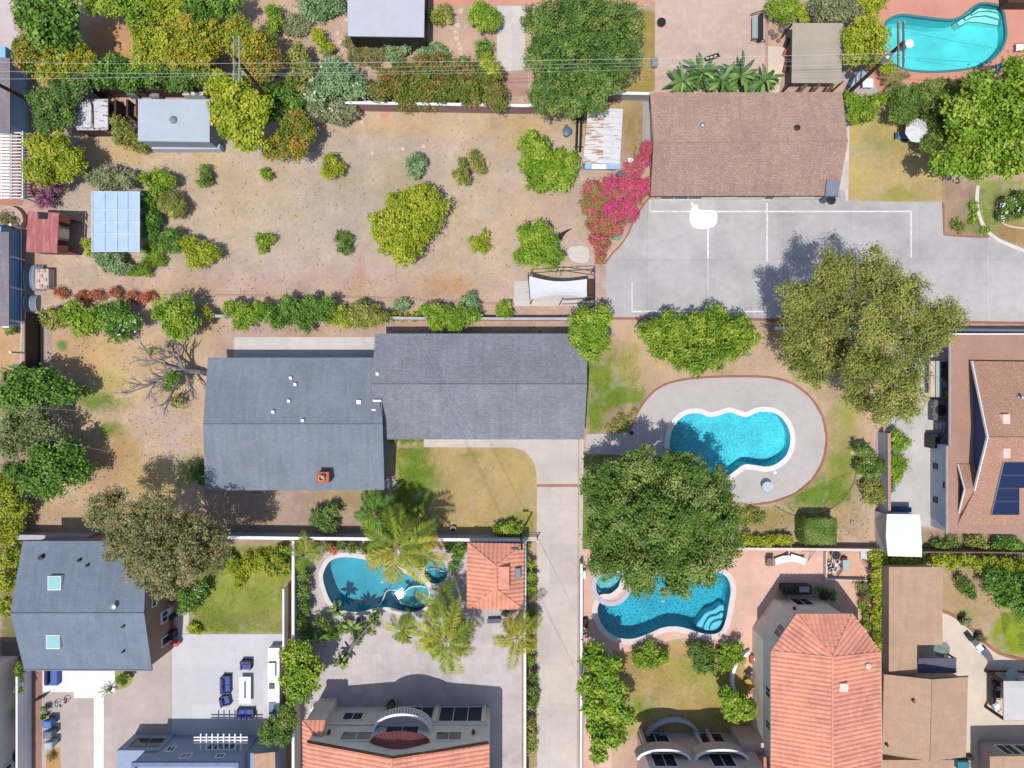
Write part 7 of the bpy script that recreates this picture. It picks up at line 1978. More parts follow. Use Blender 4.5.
def umbrella(label, px, py, r, h, mat, n=8, tilt=0.0, z0=.02, a0=.2, polemat=None):
    c = place(px, py, h)
    t = thing('parasol', label, 'parasol', (c.x, c.y, z0))
    m = MB(); m.tube([(c.x, c.y, z0), (c.x, c.y, h + .1)], .03, n=8); m.build('pole', polemat or M['metal'], t)
    m = MB(); m.lathe((c.x, c.y, z0), [(.28, 0), (.28, .07), (.06, .1)], 16); m.build('base', M['darkmetal'], t)
    m = MB()
    for i in range(n):
        a, b_ = a0 + 2 * PI * i / n, a0 + 2 * PI * (i + 1) / n
        p = lambda an, k, z: Vector((c.x + r * k * math.cos(an), c.y + r * k * math.sin(an), z + tilt * k * r * math.cos(an)))
        top = Vector((c.x, c.y, h + .1)); mm = (a + b_) / 2
        m.face([top, p(a, .5, h - .08), p(mm, .46, h - .12), p(b_, .5, h - .08)]); m.face([p(a, .5, h - .08), p(a, 1, h - .34), p(mm, .92, h - .38), p(mm, .46, h - .12)]); m.face([p(mm, .46, h - .12), p(mm, .92, h - .38), p(b_, 1, h - .34), p(b_, .5, h - .08)])
    m.build('canopy', mat, t)
    for i in range(n):
        a = a0 + 2 * PI * i / n
        m = MB(); m.tube([(c.x, c.y, h + .06), (c.x + r * math.cos(a), c.y + r * math.sin(a), h - .38)], .012, n=4); m.build('rib', M['metal'], t)
    return t


def round_table(label, px, py, r, topmat, legmat, z0=.03, h=.72, cat='table', name='patio_table'):
    c = place(px, py, h)
    t = thing(name, label, cat, (c.x, c.y, z0))
    m = MB(); m.lathe((c.x, c.y, z0 + h - .03), [(r, 0), (r, .03)], 24); m.build('tabletop', topmat, t)
    m = MB()
    rg = [(c.x + r * math.cos(2 * PI * i / 24), c.y + r * math.sin(2 * PI * i / 24), z0 + h - .02) for i in range(25)]; m.tube(rg, .025, n=5); m.build('rim', legmat, t)
    for i in range(4):
        a = PI / 4 + i * PI / 2
        m = MB(); m.tube([(c.x + r * .8 * math.cos(a), c.y + r * .8 * math.sin(a), z0), (c.x + r * .3 * math.cos(a), c.y + r * .3 * math.sin(a), z0 + h * .5), (c.x + r * .75 * math.cos(a), c.y + r * .75 * math.sin(a), z0 + h - .03)], .022, n=5); m.build('leg', legmat, t)
    return t


def box_thing(name, label, cat, px0, py0, px1, py1, h, mat, z0=.0, part='body', zr=None, lid=None, group=None):
    a, c2 = W(px0, py0, h), W(px1, py1, h); cx, cy = (a.x + c2.x) / 2, (a.y + c2.y) / 2
    t = thing(name, label, cat, (cx, cy, z0), group)
    m = MB(); m.soft_box((cx, cy, z0 + h / 2), (abs(c2.x - a.x), abs(c2.y - a.y), h), 0, .05); m.build(part, mat, t)
    if lid:
        m = MB(); m.soft_box((cx, cy, z0 + h + .03), (abs(c2.x - a.x) + .06, abs(c2.y - a.y) + .06, .06), 0, .02); m.build('lid', lid, t)
    return t


# --- white patio lounge
G = 'navy cushioned wicker seats on the white patio'
sofa('navy two seat wicker sofa facing right on the white patio', 225.5, 685, -PI / 2, 1.55, 2, group=G)
sofa('turned navy armchair touching the end of the right facing sofa', 225, 701, -PI / 2 + .2, .9, 1, group=G, name='armchair', cat='armchair')
sofa('navy armchair facing down at the upper end of the fire table', 245.5, 665.5, PI, .95, 1, group=G, name='armchair', cat='armchair')
sofa('navy two seat wicker sofa facing up towards the white fire table', 245, 714, 0, 1.5, 2, group=G)
a, c2 = W(239, 676, .55), W(251, 704, .55); cx, cy = (a.x + c2.x) / 2, (a.y + c2.y) / 2
t = thing('fire_table', 'long white fire table with a blue glass slot between the navy sofas', 'fire table', (cx, cy, .03))
m = MB(); m.box((cx, cy, .27), (.75, 2.0, .48)); m.build('base', M['white'], t)
m = MB(); m.box((cx, cy, .545), (1.0, 2.35, .07)); m.build('tabletop', plain('white_marble', (.78, .78, .78, 1), .4, .06, 2), t)
m = MB(); m.box((cx + .02, cy + .05, .588), (.16, 1.5, .03)); m.build('burner_slot', M['navy'], t)
a, c2 = W(268, 648, .95), W(279.5, 716, .95); cx, cy = (a.x + c2.x) / 2, (a.y + c2.y) / 2
t = thing('grill_counter', 'long white outdoor grill counter with grey insets along the right edge of the white patio', 'grill counter', (cx, cy, .03))
m = MB(); m.box((cx, cy, .46), (c2.x - a.x - .06, a.y - c2.y - .06, .86)); m.build('cabinet', M['offwhite'], t)
m = MB(); m.box((cx, cy, .93), (c2.x - a.x, a.y - c2.y, .08)); m.build('countertop', M['white'], t)
for y0, y1, w0, w1, hh, nm, mt in ((651, 654.5, 270, 276, .04, 'sink', M['metal']), (662, 676, 268.5, 276, .28, 'grill', M['metal']), (683, 689, 269, 274.5, .05, 'side_burner', M['black']), (702, 714, 268.5, 276, .05, 'fridge_top', M['greybin'])):
    p, q = W(w0, y0, 1), W(w1, y1, 1); m = MB(); m.soft_box(((p.x + q.x) / 2, (p.y + q.y) / 2, .972 + hh / 2), (q.x - p.x, p.y - q.y, hh), 0, .02); m.build(nm, mt, t)
chair('red outdoor chair beside the brown wall of the blue grey house', 171, 625, -PI / 2, M['red'], M['red'], .02, cat='chair')
round_table('round red table below the red chair at the patio corner', 176, 643, .32, M['red'], M['red'], h=.5, cat='side table', name='side_table')
box_thing('storage_box', 'white storage box against the brown wall of the blue grey house', 'storage box', 164, 608, 169, 620, .8, M['white'], lid=M['white'])
box_thing('grill', 'small black covered grill between the red chair and the brown wall', 'grill', 167.5, 632, 173, 640, .9, M['black'], lid=M['darkmetal'])
box_thing('grill', 'black kettle box against the brown wall below the white storage box', 'grill', 168, 616, 173, 620, .9, M['black'], lid=M['darkmetal'])
box_thing('air_conditioner', 'grey air conditioner at the corner of the brown wall by the green yard', 'air conditioner', 167, 594, 174, 602, .8, M['metal'], lid=M['darkmetal'])
# --- beige patio
t = thing('outdoor_sofa', 'blue covered daybed tucked under the eave of the blue grey house', 'daybed', W(50, 675))
m = MB(); p, q = W(44, 660, .5), W(58, 686, .5); m.soft_box(((p.x + q.x) / 2, (p.y + q.y) / 2, .27), (q.x - p.x, p.y - q.y, .5), 0, .12); m.build('seat', M['bluecover'], t)
m = MB(); p, q = W(43.5, 660, .9), W(47, 686, .9); m.soft_box(((p.x + q.x) / 2, (p.y + q.y) / 2, .48), (q.x - p.x, p.y - q.y, .9), 0, .08); m.build('backrest', plain('dark_blue_cover', C(48, 58, 110)), t)
GB = 'waste bins in a row on the beige patio'
wheelie_bin('bright blue waste bin, topmost of the row of three', 46.8, 724.5, -PI / 2, M['bluebin'], group=GB)
wheelie_bin('slate waste bin in the middle of the row of three', 47.4, 735, -PI / 2, M['greybin'], group=GB)
wheelie_bin('pale grey waste bin at the lower end of the row', 47.8, 746, -PI / 2, M['palebin'], group=GB)
pot('round blue tub beside the beige two storey wall', 17.5, 757, .5, .7, M['bluecover'], None, 0, 'tub', 'tub')
plant('lime shrub squeezed between the beige wall and the white plank fence', [(19, 712, 4), (20, 717, 4)], 1.0, 'lime', 'shrub', 'shrub')
plant('narrow dark shrub at the corner of the beige wall', [(19, 668, 3.5), (20, 678, 3.5), (20, 688, 3)], 1.6, 'bright', 'shrub', 'shrub')
t = thing('bicycle', 'small bicycle lying on the beige patio beside the white slab', 'bicycle', W(60, 703))
for px, py in ((56, 704), (65, 700.5)):
    c = W(px, py, .3); m = MB(); rg = [(c.x + .27 * math.cos(a) * .9, c.y + .27 * math.sin(a), .1 + .16 * (1 + math.cos(a))) for a in np.linspace(0, 2 * PI, 17)]; m.tube(rg, .03, n=5); m.build('wheel', M['black'], t)
m = MB(); m.tube([W(56, 704, .28), W(60, 705, .5), W(63.5, 702.5, .5), W(65, 700.5, .28)], .03, n=5); m.tube([W(60, 705, .5), W(61, 702, .28), W(65, 700.5, .28)], .025, n=5); m.build('frame', M['white'], t)
m = MB(); m.tube([W(63, 705, .6), W(63.5, 702.5, .55), W(66, 703.5, .6)], .02, n=5); m.build('handlebar', M['darkmetal'], t)
m = MB(); q = W(60, 706, .6); m.soft_box((q.x, q.y, .56), (.14, .25, .08), .3, .03); m.build('saddle', M['darkmetal'], t)
t = thing('folding_rack', 'dark folded rack on the brown side path', 'rack', W(38, 700))
m = MB()
for k in range(5): m.tube([W(33 + k * 2.6, 702 - k * 1.2, .2), W(35.5 + k * 2.6, 699.5 - k * 1.2, .5)], .05, n=4)
m.tube([W(33, 702, .25), W(45, 696, .25)], .05, n=4); m.build('frame', M['darkmetal'], t)
pot('round grey pot with a cactus above the blue waste bin', 44.5, 709, .26, .4, M['metal'], 'grey', .02)
pot('small dark plant pot above the slate bins at the fence', 44, 716, .2, .35, M['black'], 'dark', .02)
plant('low dry shrub in the ochre dirt bed', [(52, 756, 4)], .5, 'brown', 'shrub', 'shrub', aspect=.2)
palm('spiky agave in the curved bed at the corner of the white slab', 125, 678, .5, 13, .75, 'oak', name='agave', cat='agave', leaflen=.2, rise=.8, droop=.5, seed=41, aspect=.3)
sheet('agave_bed', [(116, 668), (128, 668), (133, 676), (130, 685), (118, 690), (115.5, 684)], plain('mossy_soil', C(150, 150, 80)), .024, smooth=3)
palm('bare twiggy plant on the beige patio below the agave', 108, 690, .4, 8, .8, 'brown', name='dry_plant', cat='dry plant', leaflen=.12, rise=.5, droop=.3, seed=42)
# --- left yard
box_thing('cooler_box', 'checkered cream chest beside the blue covered bins', 'chest', 35, 268.5, 48.5, 288.5, .9, plain('cream_board', C(216, 196, 184), .8, .12, 2.5, .2))
bl = [o for o in bpy.data.objects if o.name == 'cooler_box'][0]
m = MB()
for px, py in ((38, 271), (44, 271), (41, 276), (38, 281), (45, 280), (41, 286), (46, 287)): q = W(px, py, .95); m.box((q.x, q.y, .955 + .001 * len(m.f)), (.28, .28, .02))
m.build('lid_pattern', plain('tan_check', C(196, 160, 148)), bl)
for lab, y0, y1 in (('upper clear blue domed plastic cover by the wire fence', 263, 290), ('lower clear blue domed plastic cover by the wire fence', 294, 311)):
    cy = (y0 + y1) / 2
    t = thing('tunnel_cover', lab, 'cover', W(30, cy), 'clear domed covers by the wire fence')
    m = MB(); a, c2 = W(21, y0, .9), W(39 if y0 < 280 else 33, y1, .9); hx, hy = (c2.x - a.x) / 2, (a.y - c2.y) / 2; ox, oy = (a.x + c2.x) / 2, (a.y + c2.y) / 2
    nr = 10
    for i in range(nr):
        a0_, a1_ = PI * i / nr, PI * (i + 1) / nr
        m.face([(ox - hx, oy + hy * math.cos(a0_), .1 + .5 * math.sin(a0_)), (ox - hx, oy + hy * math.cos(a1_), .1 + .5 * math.sin(a1_)), (ox + hx, oy + hy * math.cos(a1_), .1 + .5 * math.sin(a1_)), (ox + hx, oy + hy * math.cos(a0_), .1 + .5 * math.sin(a0_))])
    m.build('film', clear_mat('blue_film', C(160, 172, 190), .6), t)
    m = MB()
    for xx in (ox - hx, ox, ox + hx): m.tube([(xx, oy + hy * 1.01 * math.cos(a), .1 + .52 * math.sin(a)) for a in np.linspace(0, PI, 11)], .015, n=5)
    m.build('hoop', M['white'], t)
box_thing('water_tank', 'grey rounded tank at the lower end of the wire fence', 'tank', 12, 364, 20, 380, 1.0, M['greybin'])
palm('wispy brown plant at the corner below the mauve house', 10, 330, .6, 8, .7, 'oak', name='shrub', cat='shrub', leaflen=.3, seed=44)
# --- junk and items of the top-left
for i, (px, py, lab, mt) in enumerate(((131, 90, 'blue tarpaulin bundle behind the brown crate shed', M['greybin']), (154, 92, 'grey box under the trees behind the pale grey shed', M['metal']))):
    box_thing('bundle', lab, 'bundle', px - 5, py - 6, px + 5, py + 5, .9, mt)
box_thing('car_cover', 'white covered cart between the pale grey shed and the lime tree', 'cart', 182, 83, 203, 95, 1.2, M['fabric'])
for i, (px, py) in enumerate(((35, 75), (40, 78), (45, 81))):
    pot(['topmost pale terracotta pot under the wires by the mauve house', 'middle pale pot in the diagonal trio by the mauve house', 'lowest white pot of the diagonal trio by the mauve house'][i], px, py, .3, .45, [M['terracotta'], M['stone'], M['white']][i], None, 0, group='pots beside the mauve house')
# stepping stones
SG = 'round stepping stones in the upper gardens'
stones = [(297, 10), (304, 15), (309, 18), (338, 33), (340, 42), (342, 50), (346, 20), (343, 14)]
st2 = [(461, 11), (458, 25.5), (456.5, 32), (457, 38.5), (459, 44), (460.5, 49), (461, 53)]
st3 = [(362, 122), (372.5, 153.5), (403, 149), (424, 146.5)]
def stone(px, py, r, lab, group):
    c = W(px, py); rr = random.Random(int(px * 13 + py)); m = MB()
    p = [(c.x + r * (1 + rr.uniform(-.15, .15)) * math.cos(a), c.y + r * (1 + rr.uniform(-.15, .15)) * math.sin(a)) for a in np.linspace(0, 2 * PI, 11, endpoint=False)]
    m.loft([[(*q, 0) for q in p], [(*q, .05) for q in p], [(c.x + (q[0] - c.x) * .85, c.y + (q[1] - c.y) * .85, .07) for q in p]])
    tag(m.build('stepping_stone', M['stone']), lab, 'stepping stone', group)
ordn = ['first', 'second', 'third', 'fourth', 'fifth', 'sixth', 'seventh', 'eighth']
for i, (px, py) in enumerate(stones): stone(px, py, .22, f'{ordn[i]} stepping stone of the path between clipped mound and light grey roof', SG)
for i, (px, py) in enumerate(st2): stone(px, py, .24, f'{ordn[i]} stepping stone from the top of the path beside the round bush', SG)
for i, (px, py) in enumerate(st3): stone(px, py, .2, ['pale flat stone under the white flowering shrub in the bare yard', 'pale flat stone left of the bare yard shrubs', 'pale flat stone left of the blue green shrub', 'pale flat stone above the blue green shrub'][i], 'pale stones in the bare yard')
# --- around the rust streaked shed
t = thing('waste_bin', 'dark grey round bin behind the vivid green bush', 'waste bin', W(567, 130))
m = MB(); q = W(567, 131, .8); m.lathe((q.x, q.y, 0), [(.3, 0), (.38, .8), (.42, .82), (.2, .9), (.02, .92)], 14); m.build('body', M['greybin'], t)
m = MB(); q = W(566, 126, .8); m.tube([(q.x - .15, q.y, .85), (q.x, q.y + .06, .95), (q.x + .15, q.y, .85)], .03, n=5); m.build('handle', M['black'], t)
t = thing('pipe_rack', 'two long grey pipes along the left side of the rust streaked shed', 'pipes', W(578, 140))
for xx in (576.5, 580.5):
    m = MB(); m.tube([W(xx + 1, 116, .4), W(xx - .5, 152, .4)], .1, n=8); m.build('pipe', M['darkmetal'], t)
for yy in (120, 147):
    m = MB(); p, q = W(574, yy, .2), W(583, yy, .2); m.tube([p, q], .07, n=4); m.build('support', M['wood'], t)
t = thing('hand_cart', 'white hand cart with a blue cover beside the bougainvillea', 'cart', W(628, 165))
m = MB(); p, q = W(628, 158, .7), W(634, 172, .7); m.box(((p.x + q.x) / 2, (p.y + q.y) / 2, .5), (q.x - p.x, p.y - q.y, .4)); m.build('tray', M['white'], t)
m = MB(); p = W(622, 176, .6); m.soft_box((p.x, p.y, .4), (.75, 1.0, .7), .3, .1); m.build('cover', M['greybin'], t)
m = MB(); m.tube([W(633, 158, .8), W(636, 146, 1.0)], .04, n=5); m.build('handle', M['wood'], t)
for px in (628.5, 634):
    m = MB(); q = W(px, 170, .2); m.tube([(q.x - .04, q.y, .2), (q.x + .04, q.y, .2)], .2, n=12); m.build('wheel', M['black'], t)
t = thing('tarp', 'dark crumpled tarp with a pointed corner right of the citrus bush', 'tarp', W(563, 235))
m = MB(); base = [(556, 236), (561, 240), (566, 233), (573, 228), (569, 229), (562, 232)]
top = [W(px, py, .06) for px, py in base]; m.loft([[p * 1.0 for p in WP(base, .01)], [Vector((p.x, p.y, .16 + .1 * (i % 2))) for i, p in enumerate(WP([(558, 236), (561, 238.5), (565, 233), (571, 229), (568, 230), (562, 233)], .2))]]); m.build('sheet', M['darkmetal'], t)
t = thing('kids_pool', 'small teal plastic basin at the tip of the bougainvillea', 'basin', W(617, 235))
m = MB(); q = W(617, 236, .2); m.lathe((q.x, q.y, .0), [(.33, 0), (.4, .18), (.43, .2), (.38, .19), (.3, .04), (.02, .03)], 18); m.build('basin', M['teal'], t)
# shade sail over its slab
t = thing('shade_sail', 'white sagging shade sail on a dark frame beside the court', 'shade sail', W(558, 290))
cor = [W(529, 276, 2.4), W(587, 279, 2.2), W(587, 297, 2.2), W(531, 299.5, 2.3)]
g = MB(); n_ = 12
def sp(u, v):
    sag = .28 * math.sin(PI * u)
    a, b_ = cor[0].lerp(cor[1], u), cor[3].lerp(cor[2], u); mv = (a + b_) / 2
    k = 1 - .34 * math.sin(PI * u) if u < .95 else 1
    p = mv + (a.lerp(b_, v) - mv) * k
    return p - Vector((0, 0, sag * .7 + .15 * math.sin(PI * v)))
for i in range(n_):
    for j in range(n_): g.face([sp(i / n_, (j + 1) / n_), sp((i + 1) / n_, (j + 1) / n_), sp((i + 1) / n_, j / n_), sp(i / n_, j / n_)])
g.build('fabric', M['fabric'], t)
for a, b_ in (((528, 273, 2.4), (594, 269, 2.2)), ((560, 270, 2.3), (594, 275, 2.2)), ((562, 299, 2.2), (594, 298, 2.2)), ((562, 304, 2.2), (594, 303, 2.2)), ((594, 268, 2.2), (594, 306, 2.2)), ((561, 270, 2.3), (561, 276, 2.3)), ((528, 273, 2.4), (530, 300, 2.3))):
    m = MB(); m.tube([W(*a), W(*b_)], .035, n=5); m.build('rail', M['darkmetal'], t)
for a in ((529, 275, 2.4), (594, 269, 2.2), (594, 305, 2.2), (531, 301, 2.3), (561, 302, 2.2)):
    p = W(*a); m = MB(); m.tube([(p.x, p.y, 0), (p.x, p.y, p.z)], .05, n=6); m.build('post', M['darkmetal'], t)
box_thing('crate', 'dark stacked crates at the right end of the shade sail', 'crate', 586, 280, 594, 300, .6, M['wood'], lid=M['darkwood'])
# --- upper patio
t = thing('porch_swing', 'dark framed patio swing with a grey green cushion on the upper patio', 'swing', W(758, 26))
m = MB(); p, q = W(752.5, 16, .6), W(759, 38, .6); m.soft_box(((p.x + q.x) / 2, (p.y + q.y) / 2, .5), (q.x - p.x, p.y - q.y, .14), 0, .04); m.build('seat', plain('grey_green_fabric', C(160, 176, 168)), t)
m = MB(); p, q = W(759.5, 14, 1), W(763, 39, 1); m.box(((p.x + q.x) / 2, (p.y + q.y) / 2, .75), (q.x - p.x, p.y - q.y, .7)); m.build('backrest', M['black'], t)
m = MB(); m.tube([W(751, 40, .03), W(752, 39, .7), W(764, 39.5, 1.2), W(765, 42, .03)], .05, n=5); m.tube([W(751, 14, .03), W(752, 14, .7), W(764, 10, 1.2), W(765, 9, .03)], .05, n=5); m.build('frame', M['black'], t)
t = thing('doormat', 'dark patterned mat above the banana plants on the upper patio', 'mat', W(712, 57))
m = MB(); c4 = [(703.5, 57.5), (718.5, 52.5), (720.5, 57), (705.5, 62)]; m.loft([WP(c4, .014), WP(c4, .04)]); m.build('mat', M['black'], t)
m = MB()
for k in range(3): p = W(707.5 + k * 4, 58.3 - k * 1.2, .04); m.box((p.x, p.y, .045), (.24, .14, .012), .3)
m.build('pattern', M['stone'], t)
pot('dark round fire bowl on the upper patio beside the lawn strip', 661.5, 22, .36, .4, M['darkmetal'], None, .02, 'fire_bowl', 'fire bowl')
box_thing('planter_box', 'small grey box at the lower end of the lawn strip by the upper patio', 'box', 652, 57, 658, 66, .5, M['metal'])
pot('grey pot at the edge of the pale walk beside the big dark tree', 524, 22, .32, .5, M['greybin'], 'grey', .02)
for i, (px, py, r) in enumerate(((771, 33, .28), (776, 36, .2), (778, 41, .18), (773, 38, .2), (781, 30, .3), (786, 28, .26))):
    c = W(px, py); m = MB(); m.lathe((c.x, c.y, 0), [(r, .0), (r * 1.05, .1), (r * .7, .25), (.02, .3)], 9, i); o = m.build('rock', plain('mauve_rock', C(140, 122, 116), .9, .2, 4, .3, .4)); tag(o, ['largest rock at the left of the rockery by the tan canopy', 'small rock below the largest one in the rockery', 'lowest small rock of the rockery', 'small rock tucked beside the largest one in the rockery', 'rock at the top of the rockery near the lime weeds', 'rock at the right of the rockery near the tan canopy'][i], 'rock', 'rocks of the rockery by the tan canopy')
t = thing('surfboard_rack', 'dark leaning boards at the left side of the tan canopy', 'boards', W(787, 55))
for k, (a, b_) in enumerate((((789, 38, .6), (785, 47, .3)), ((787, 50, .5), (784, 56, .3)), ((789, 56, .4), (785, 72, .3)))):
    m = MB(); p, q = W(*a), W(*b_); m.tube([p, q], .18 if k < 2 else .22, n=4); m.build('board', [M['darkwood'], M['terracotta'], plain('red_board', C(176, 110, 90))][k], t)
# --- salmon pool deck
t = thing('pool_slide', 'white round topped float in the turquoise pool under the pole', 'pool float', W(909, 44, 0))
m = MB(); q = W(909.5, 43.5, .0); m.lathe((q.x, q.y, -.09), [(.1, 0), (.36, .03), (.4, .12), (.32, .2), (.06, .22), (.01, .22)], 18); m.build('float', M['white'], t)
chair('white padded chair at the right edge of the salmon deck', 1019, 48, PI / 2, M['white'], M['terracotta'], s=1.25)
chair('blue folding chair at the lower rim of the salmon deck', 997, 70, 2.6, plain('blue_sling', C(110, 150, 190)), M['darkmetal'], s=1.0)
box_thing('storage_box', 'dark roofed box in the upper right corner of the salmon deck', 'storage box', 1008, -8, 1034, 2.5, 1.2, M['darkwood'], lid=M['darkwood'])
for i, (px, py, lab) in enumerate(((868, 83, 'white plastic table beside the pole foot'),)):
    t = thing('patio_table', lab, 'table', W(px, py))
    m = MB(); q = W(px, py, .7); m.soft_box((q.x, q.y, .7), (.95, .8, .06), 0, .02); m.build('tabletop', M['white'], t)
    for x in (-.4, .4):
        for y in (-.32, .32): m = MB(); m.tube([(q.x + x, q.y + y, 0), (q.x + x, q.y + y, .68)], .03, n=5); m.build('leg', M['white'], t)
sheet('pole_yard_slab', [(843, 72), (880, 72), (884, 96), (846, 92)], paving('dusty_slab', C(196, 186, 184), stain=.2), .012)
lounger('pale lounger lying along the foot of the leaning pole', 856, 80, 2.4, plain('grey_sling', C(170, 180, 200)), M['metal'], L=1.6)
umbrella('white octagonal parasol under the bright bushes on the upper right lawn', 920, 129, 1.12, 2.3, M['fabric'], 8, 0)
t = thing('garden_bench', 'blue bench in the shade of the white parasol', 'bench', W(903, 135))
m = MB(); q = W(902, 135.5, .45); m.soft_box((q.x, q.y, .42), (1.1, .5, .08), 0, .02); m.build('seat', plain('blue_bench', C(100, 140, 170)), t)
m = MB(); m.soft_box((q.x - .5, q.y, .6), (.08, .5, .4), 0, .02); m.build('backrest', plain('blue_bench', C(100, 140, 170)), t)
for x in (-.48, .48):
    m = MB(); m.box((q.x + x, q.y, .2), (.06, .44, .38)); m.build('leg', M['darkmetal'], t)
# --- light blue pool deck
round_table('round glass table on the concrete deck of the light blue pool', 767.5, 487, .48, clear_mat('table_glass', (.62, .72, .74, 1), .55), M['metal'])
t = thing('pool_skimmer', 'white skimmer lid near the glass table', 'skimmer lid', W(775, 472)); m = MB(); q = W(775, 472.5); m.lathe((q.x, q.y, .03), [(.14, 0), (.14, .02), (.02, .03)], 16); m.build('lid', M['white'], t)
t = thing('drain_cover', 'dark round drain cover beside the rock bed', 'drain cover', W(631.5, 433)); m = MB(); q = W(631.5, 433); m.lathe((q.x, q.y, .03), [(.2, 0), (.2, .02), (.12, .03)], 16); m.build('cover', M['darkmetal'], t)
# --- grey house yard
t = thing('firewood_stack', 'round bundle of pale branches at the grey house corner', 'branches', W(389, 482))
m = MB()
rr = random.Random(3)
for k in range(16): a = rr.uniform(0, PI); q = W(389 + rr.uniform(-3, 3), 483 + rr.uniform(-3, 3), .3); m.tube([q + Vector((math.cos(a) * .5, math.sin(a) * .5, rr.uniform(-.1, .2))), q - Vector((math.cos(a) * .5, math.sin(a) * .5, rr.uniform(-.1, .2)))], .04, n=5)
m.build('branches', M['offwhite'], t)
pot('small round pale pot by the wall at the dry lawn corner', 453, 529.5, .26, .4, M['stone'], None, 0)
t = thing('utility_post', 'slim dark post between the dry lawn and the tiled pavilion', 'post', W(521, 533))
p = W(521, 533); m = MB(); m.tube([p, p + Vector((0, 0, 6.2))], .1, .08, 8); m.build('pole', M['darkmetal'], t)
m = MB(); m.tube([p + Vector((0, 0, 6.1)), p + Vector((-.5, .1, 6.3))], .04, n=5); m.build('bracket', M['darkmetal'], t)
m = MB(); m.soft_box((p.x - .6, p.y + .12, 6.3), (.5, .22, .12), 0, .03); m.build('lamp_head', M['darkmetal'], t)
t = thing('gate', 'white metal gate between the pavilion wall and the driveway', 'gate', W(530, 537))
p, q = W(526, 537), W(537, 537.5)
for a in (p, q): m = MB(); m.box((a.x, a.y, .8), (.1, .1, 1.6)); m.build('post', M['white'], t)
m = MB()
for zz in (.3, .8, 1.35): m.box(((p.x + q.x) / 2, p.y, zz), (q.x - p.x - .12, .05, .07))
m.build('rail', M['white'], t)
# --- tiled pavilion
b = thing('pavilion', 'small terracotta tiled pavilion beside the bean shaped pool', 'pavilion', W(495, 575))
ze, zr = 2.7, 3.7
A_, B_, C_, D_ = (468, 543), (524, 544), (523, 609), (467, 608.5)
r0, r1 = (490, 564.5), (506, 589) 
r0, r1 = (496, 566), (496, 589)
roof(b, [WP([(*A_, ze), (*B_, ze), (*r0, zr)]), WP([(*B_, ze), (*C_, ze), (*r1, zr), (*r0, zr)]), WP([(*C_, ze), (*D_, ze), (*r1, zr)]), WP([(*D_, ze), (*A_, ze), (*r0, zr), (*r1, zr)])], M['clay'], barrel=True, caps=[[W(*r0, zr), W(*r1, zr)], [W(*A_, ze), W(*r0, zr)], [W(*B_, ze), W(*r0, zr)], [W(*C_, ze), W(*r1, zr)], [W(*D_, ze), W(*r1, zr)]])
f = offset_poly(xy(WP([A_, B_, C_, D_], ze)), -.35)
for p in f: m = MB(); m.box((p[0], p[1], 1.25), (.35, .35, 2.5)); m.build('column', M['cream'], b)
m = MB(); m.prism(offset_poly(f, .12), 2.4, 2.58); m.build('ceiling', M['cream'], b)
m = MB(); q = W(518, 573, 3.2); m.soft_box((q.x, q.y, 3.2), (.5, .9, .25), 0, .04); m.build('roof_vent', M['greybin'], b)
m = MB(); q = W(504, 572, 3.8); m.box((q.x, q.y - .5, 3.62), (.9, 1.9, .5)); m.build('chimney', M['clay'], b)
t = thing('bar_table', 'grey bench with shadow lines below the tiled pavilion', 'bench', W(495, 620))
m = MB(); q = W(494, 621, .45); m.soft_box((q.x, q.y, .44), (1.2, .4, .06), .05, .02); m.build('seat', M['wicker'], t)
for x in (-.5, .5): m = MB(); m.box((q.x + x, q.y, .22), (.06, .34, .4), .05); m.build('leg', M['darkmetal'], t)
chair('dark patio chair under the lower edge of the tiled pavilion', 505, 613, 2.8, M['darkmetal'], M['darkmetal'])
t = thing('hose_with_glint', 'white pool cleaner with a coiled hose in the bean shaped pool', 'pool cleaner', W(402, 592, -.1))
m = MB(); q = W(402.5, 592.5, -.05); m.lathe((q.x, q.y, -.2), [(.1, 0), (.22, .05), (.2, .16), (.06, .2)], 12); m.build('body', M['white'], t)  # added white disc standing for the sun glint at the hose end
m = MB(); m.tube([W(px, py, -.07) for px, py in smooth_open([(400, 592), (394, 590), (387, 591), (384, 597), (381, 603), (378, 606)], 4)], .035, n=5); m.build('hose', M['white'], t)
pot('dark pot on the shaded paving beside the cream balcony house', 391, 705, .34, .6, M['black'], 'dark', .03)
t = thing('hose_reel', 'white coiled hose reel at the left corner of the cream balcony house', 'hose reel', W(316, 707)); q = W(316, 707)
m = MB(); m.lathe((q.x, q.y, .03), [(.3, 0), (.32, .1), (.2, .14), (.16, .5), (.3, .54), (.28, .64), (.02, .66)], 14); m.build('drum', M['white'], t)
m = MB(); m.tube([(q.x + .5 * math.cos(a) * (1 - a / 16), q.y + .5 * math.sin(a), .07) for a in np.linspace(0, 6, 14)], .04, n=5); m.build('hose', M['palebin'], t)
# --- peach deck furniture
GC = 'white cushioned loungers on the peach deck'
lounger('white cushioned lounger left of its pair by the pink wall', 782, 559.5, 1.9, M['white'], M['wicker'], group=GC, L=1.25)
lounger('white cushioned lounger right of its pair by the pink wall', 797, 559, 1.3, M['white'], M['wicker'], group=GC, L=1.25)
chair('brown sling chair on the peach deck left of the white loungers', 769.5, 562, PI, plain('brown_sling', C(140, 110, 106)), M['darkmetal'], s=1.3)
t = thing('volleyball_net', 'small folded pole frame by the pink wall right of the loungers', 'frame', W(811, 557)); m = MB(); m.tube([W(808, 561, .03), W(815, 551, .8)], .03, n=5); m.tube([W(802, 551, .05), W(816, 551, .05)], .04, n=5); m.build('frame', M['metal'], t)
sheet('storage_pad', [(824, 550), (836, 550), (860, 552), (864, 577), (824, 578)], paving('storage_paving', C(222, 178, 150), stain=.2), .036)
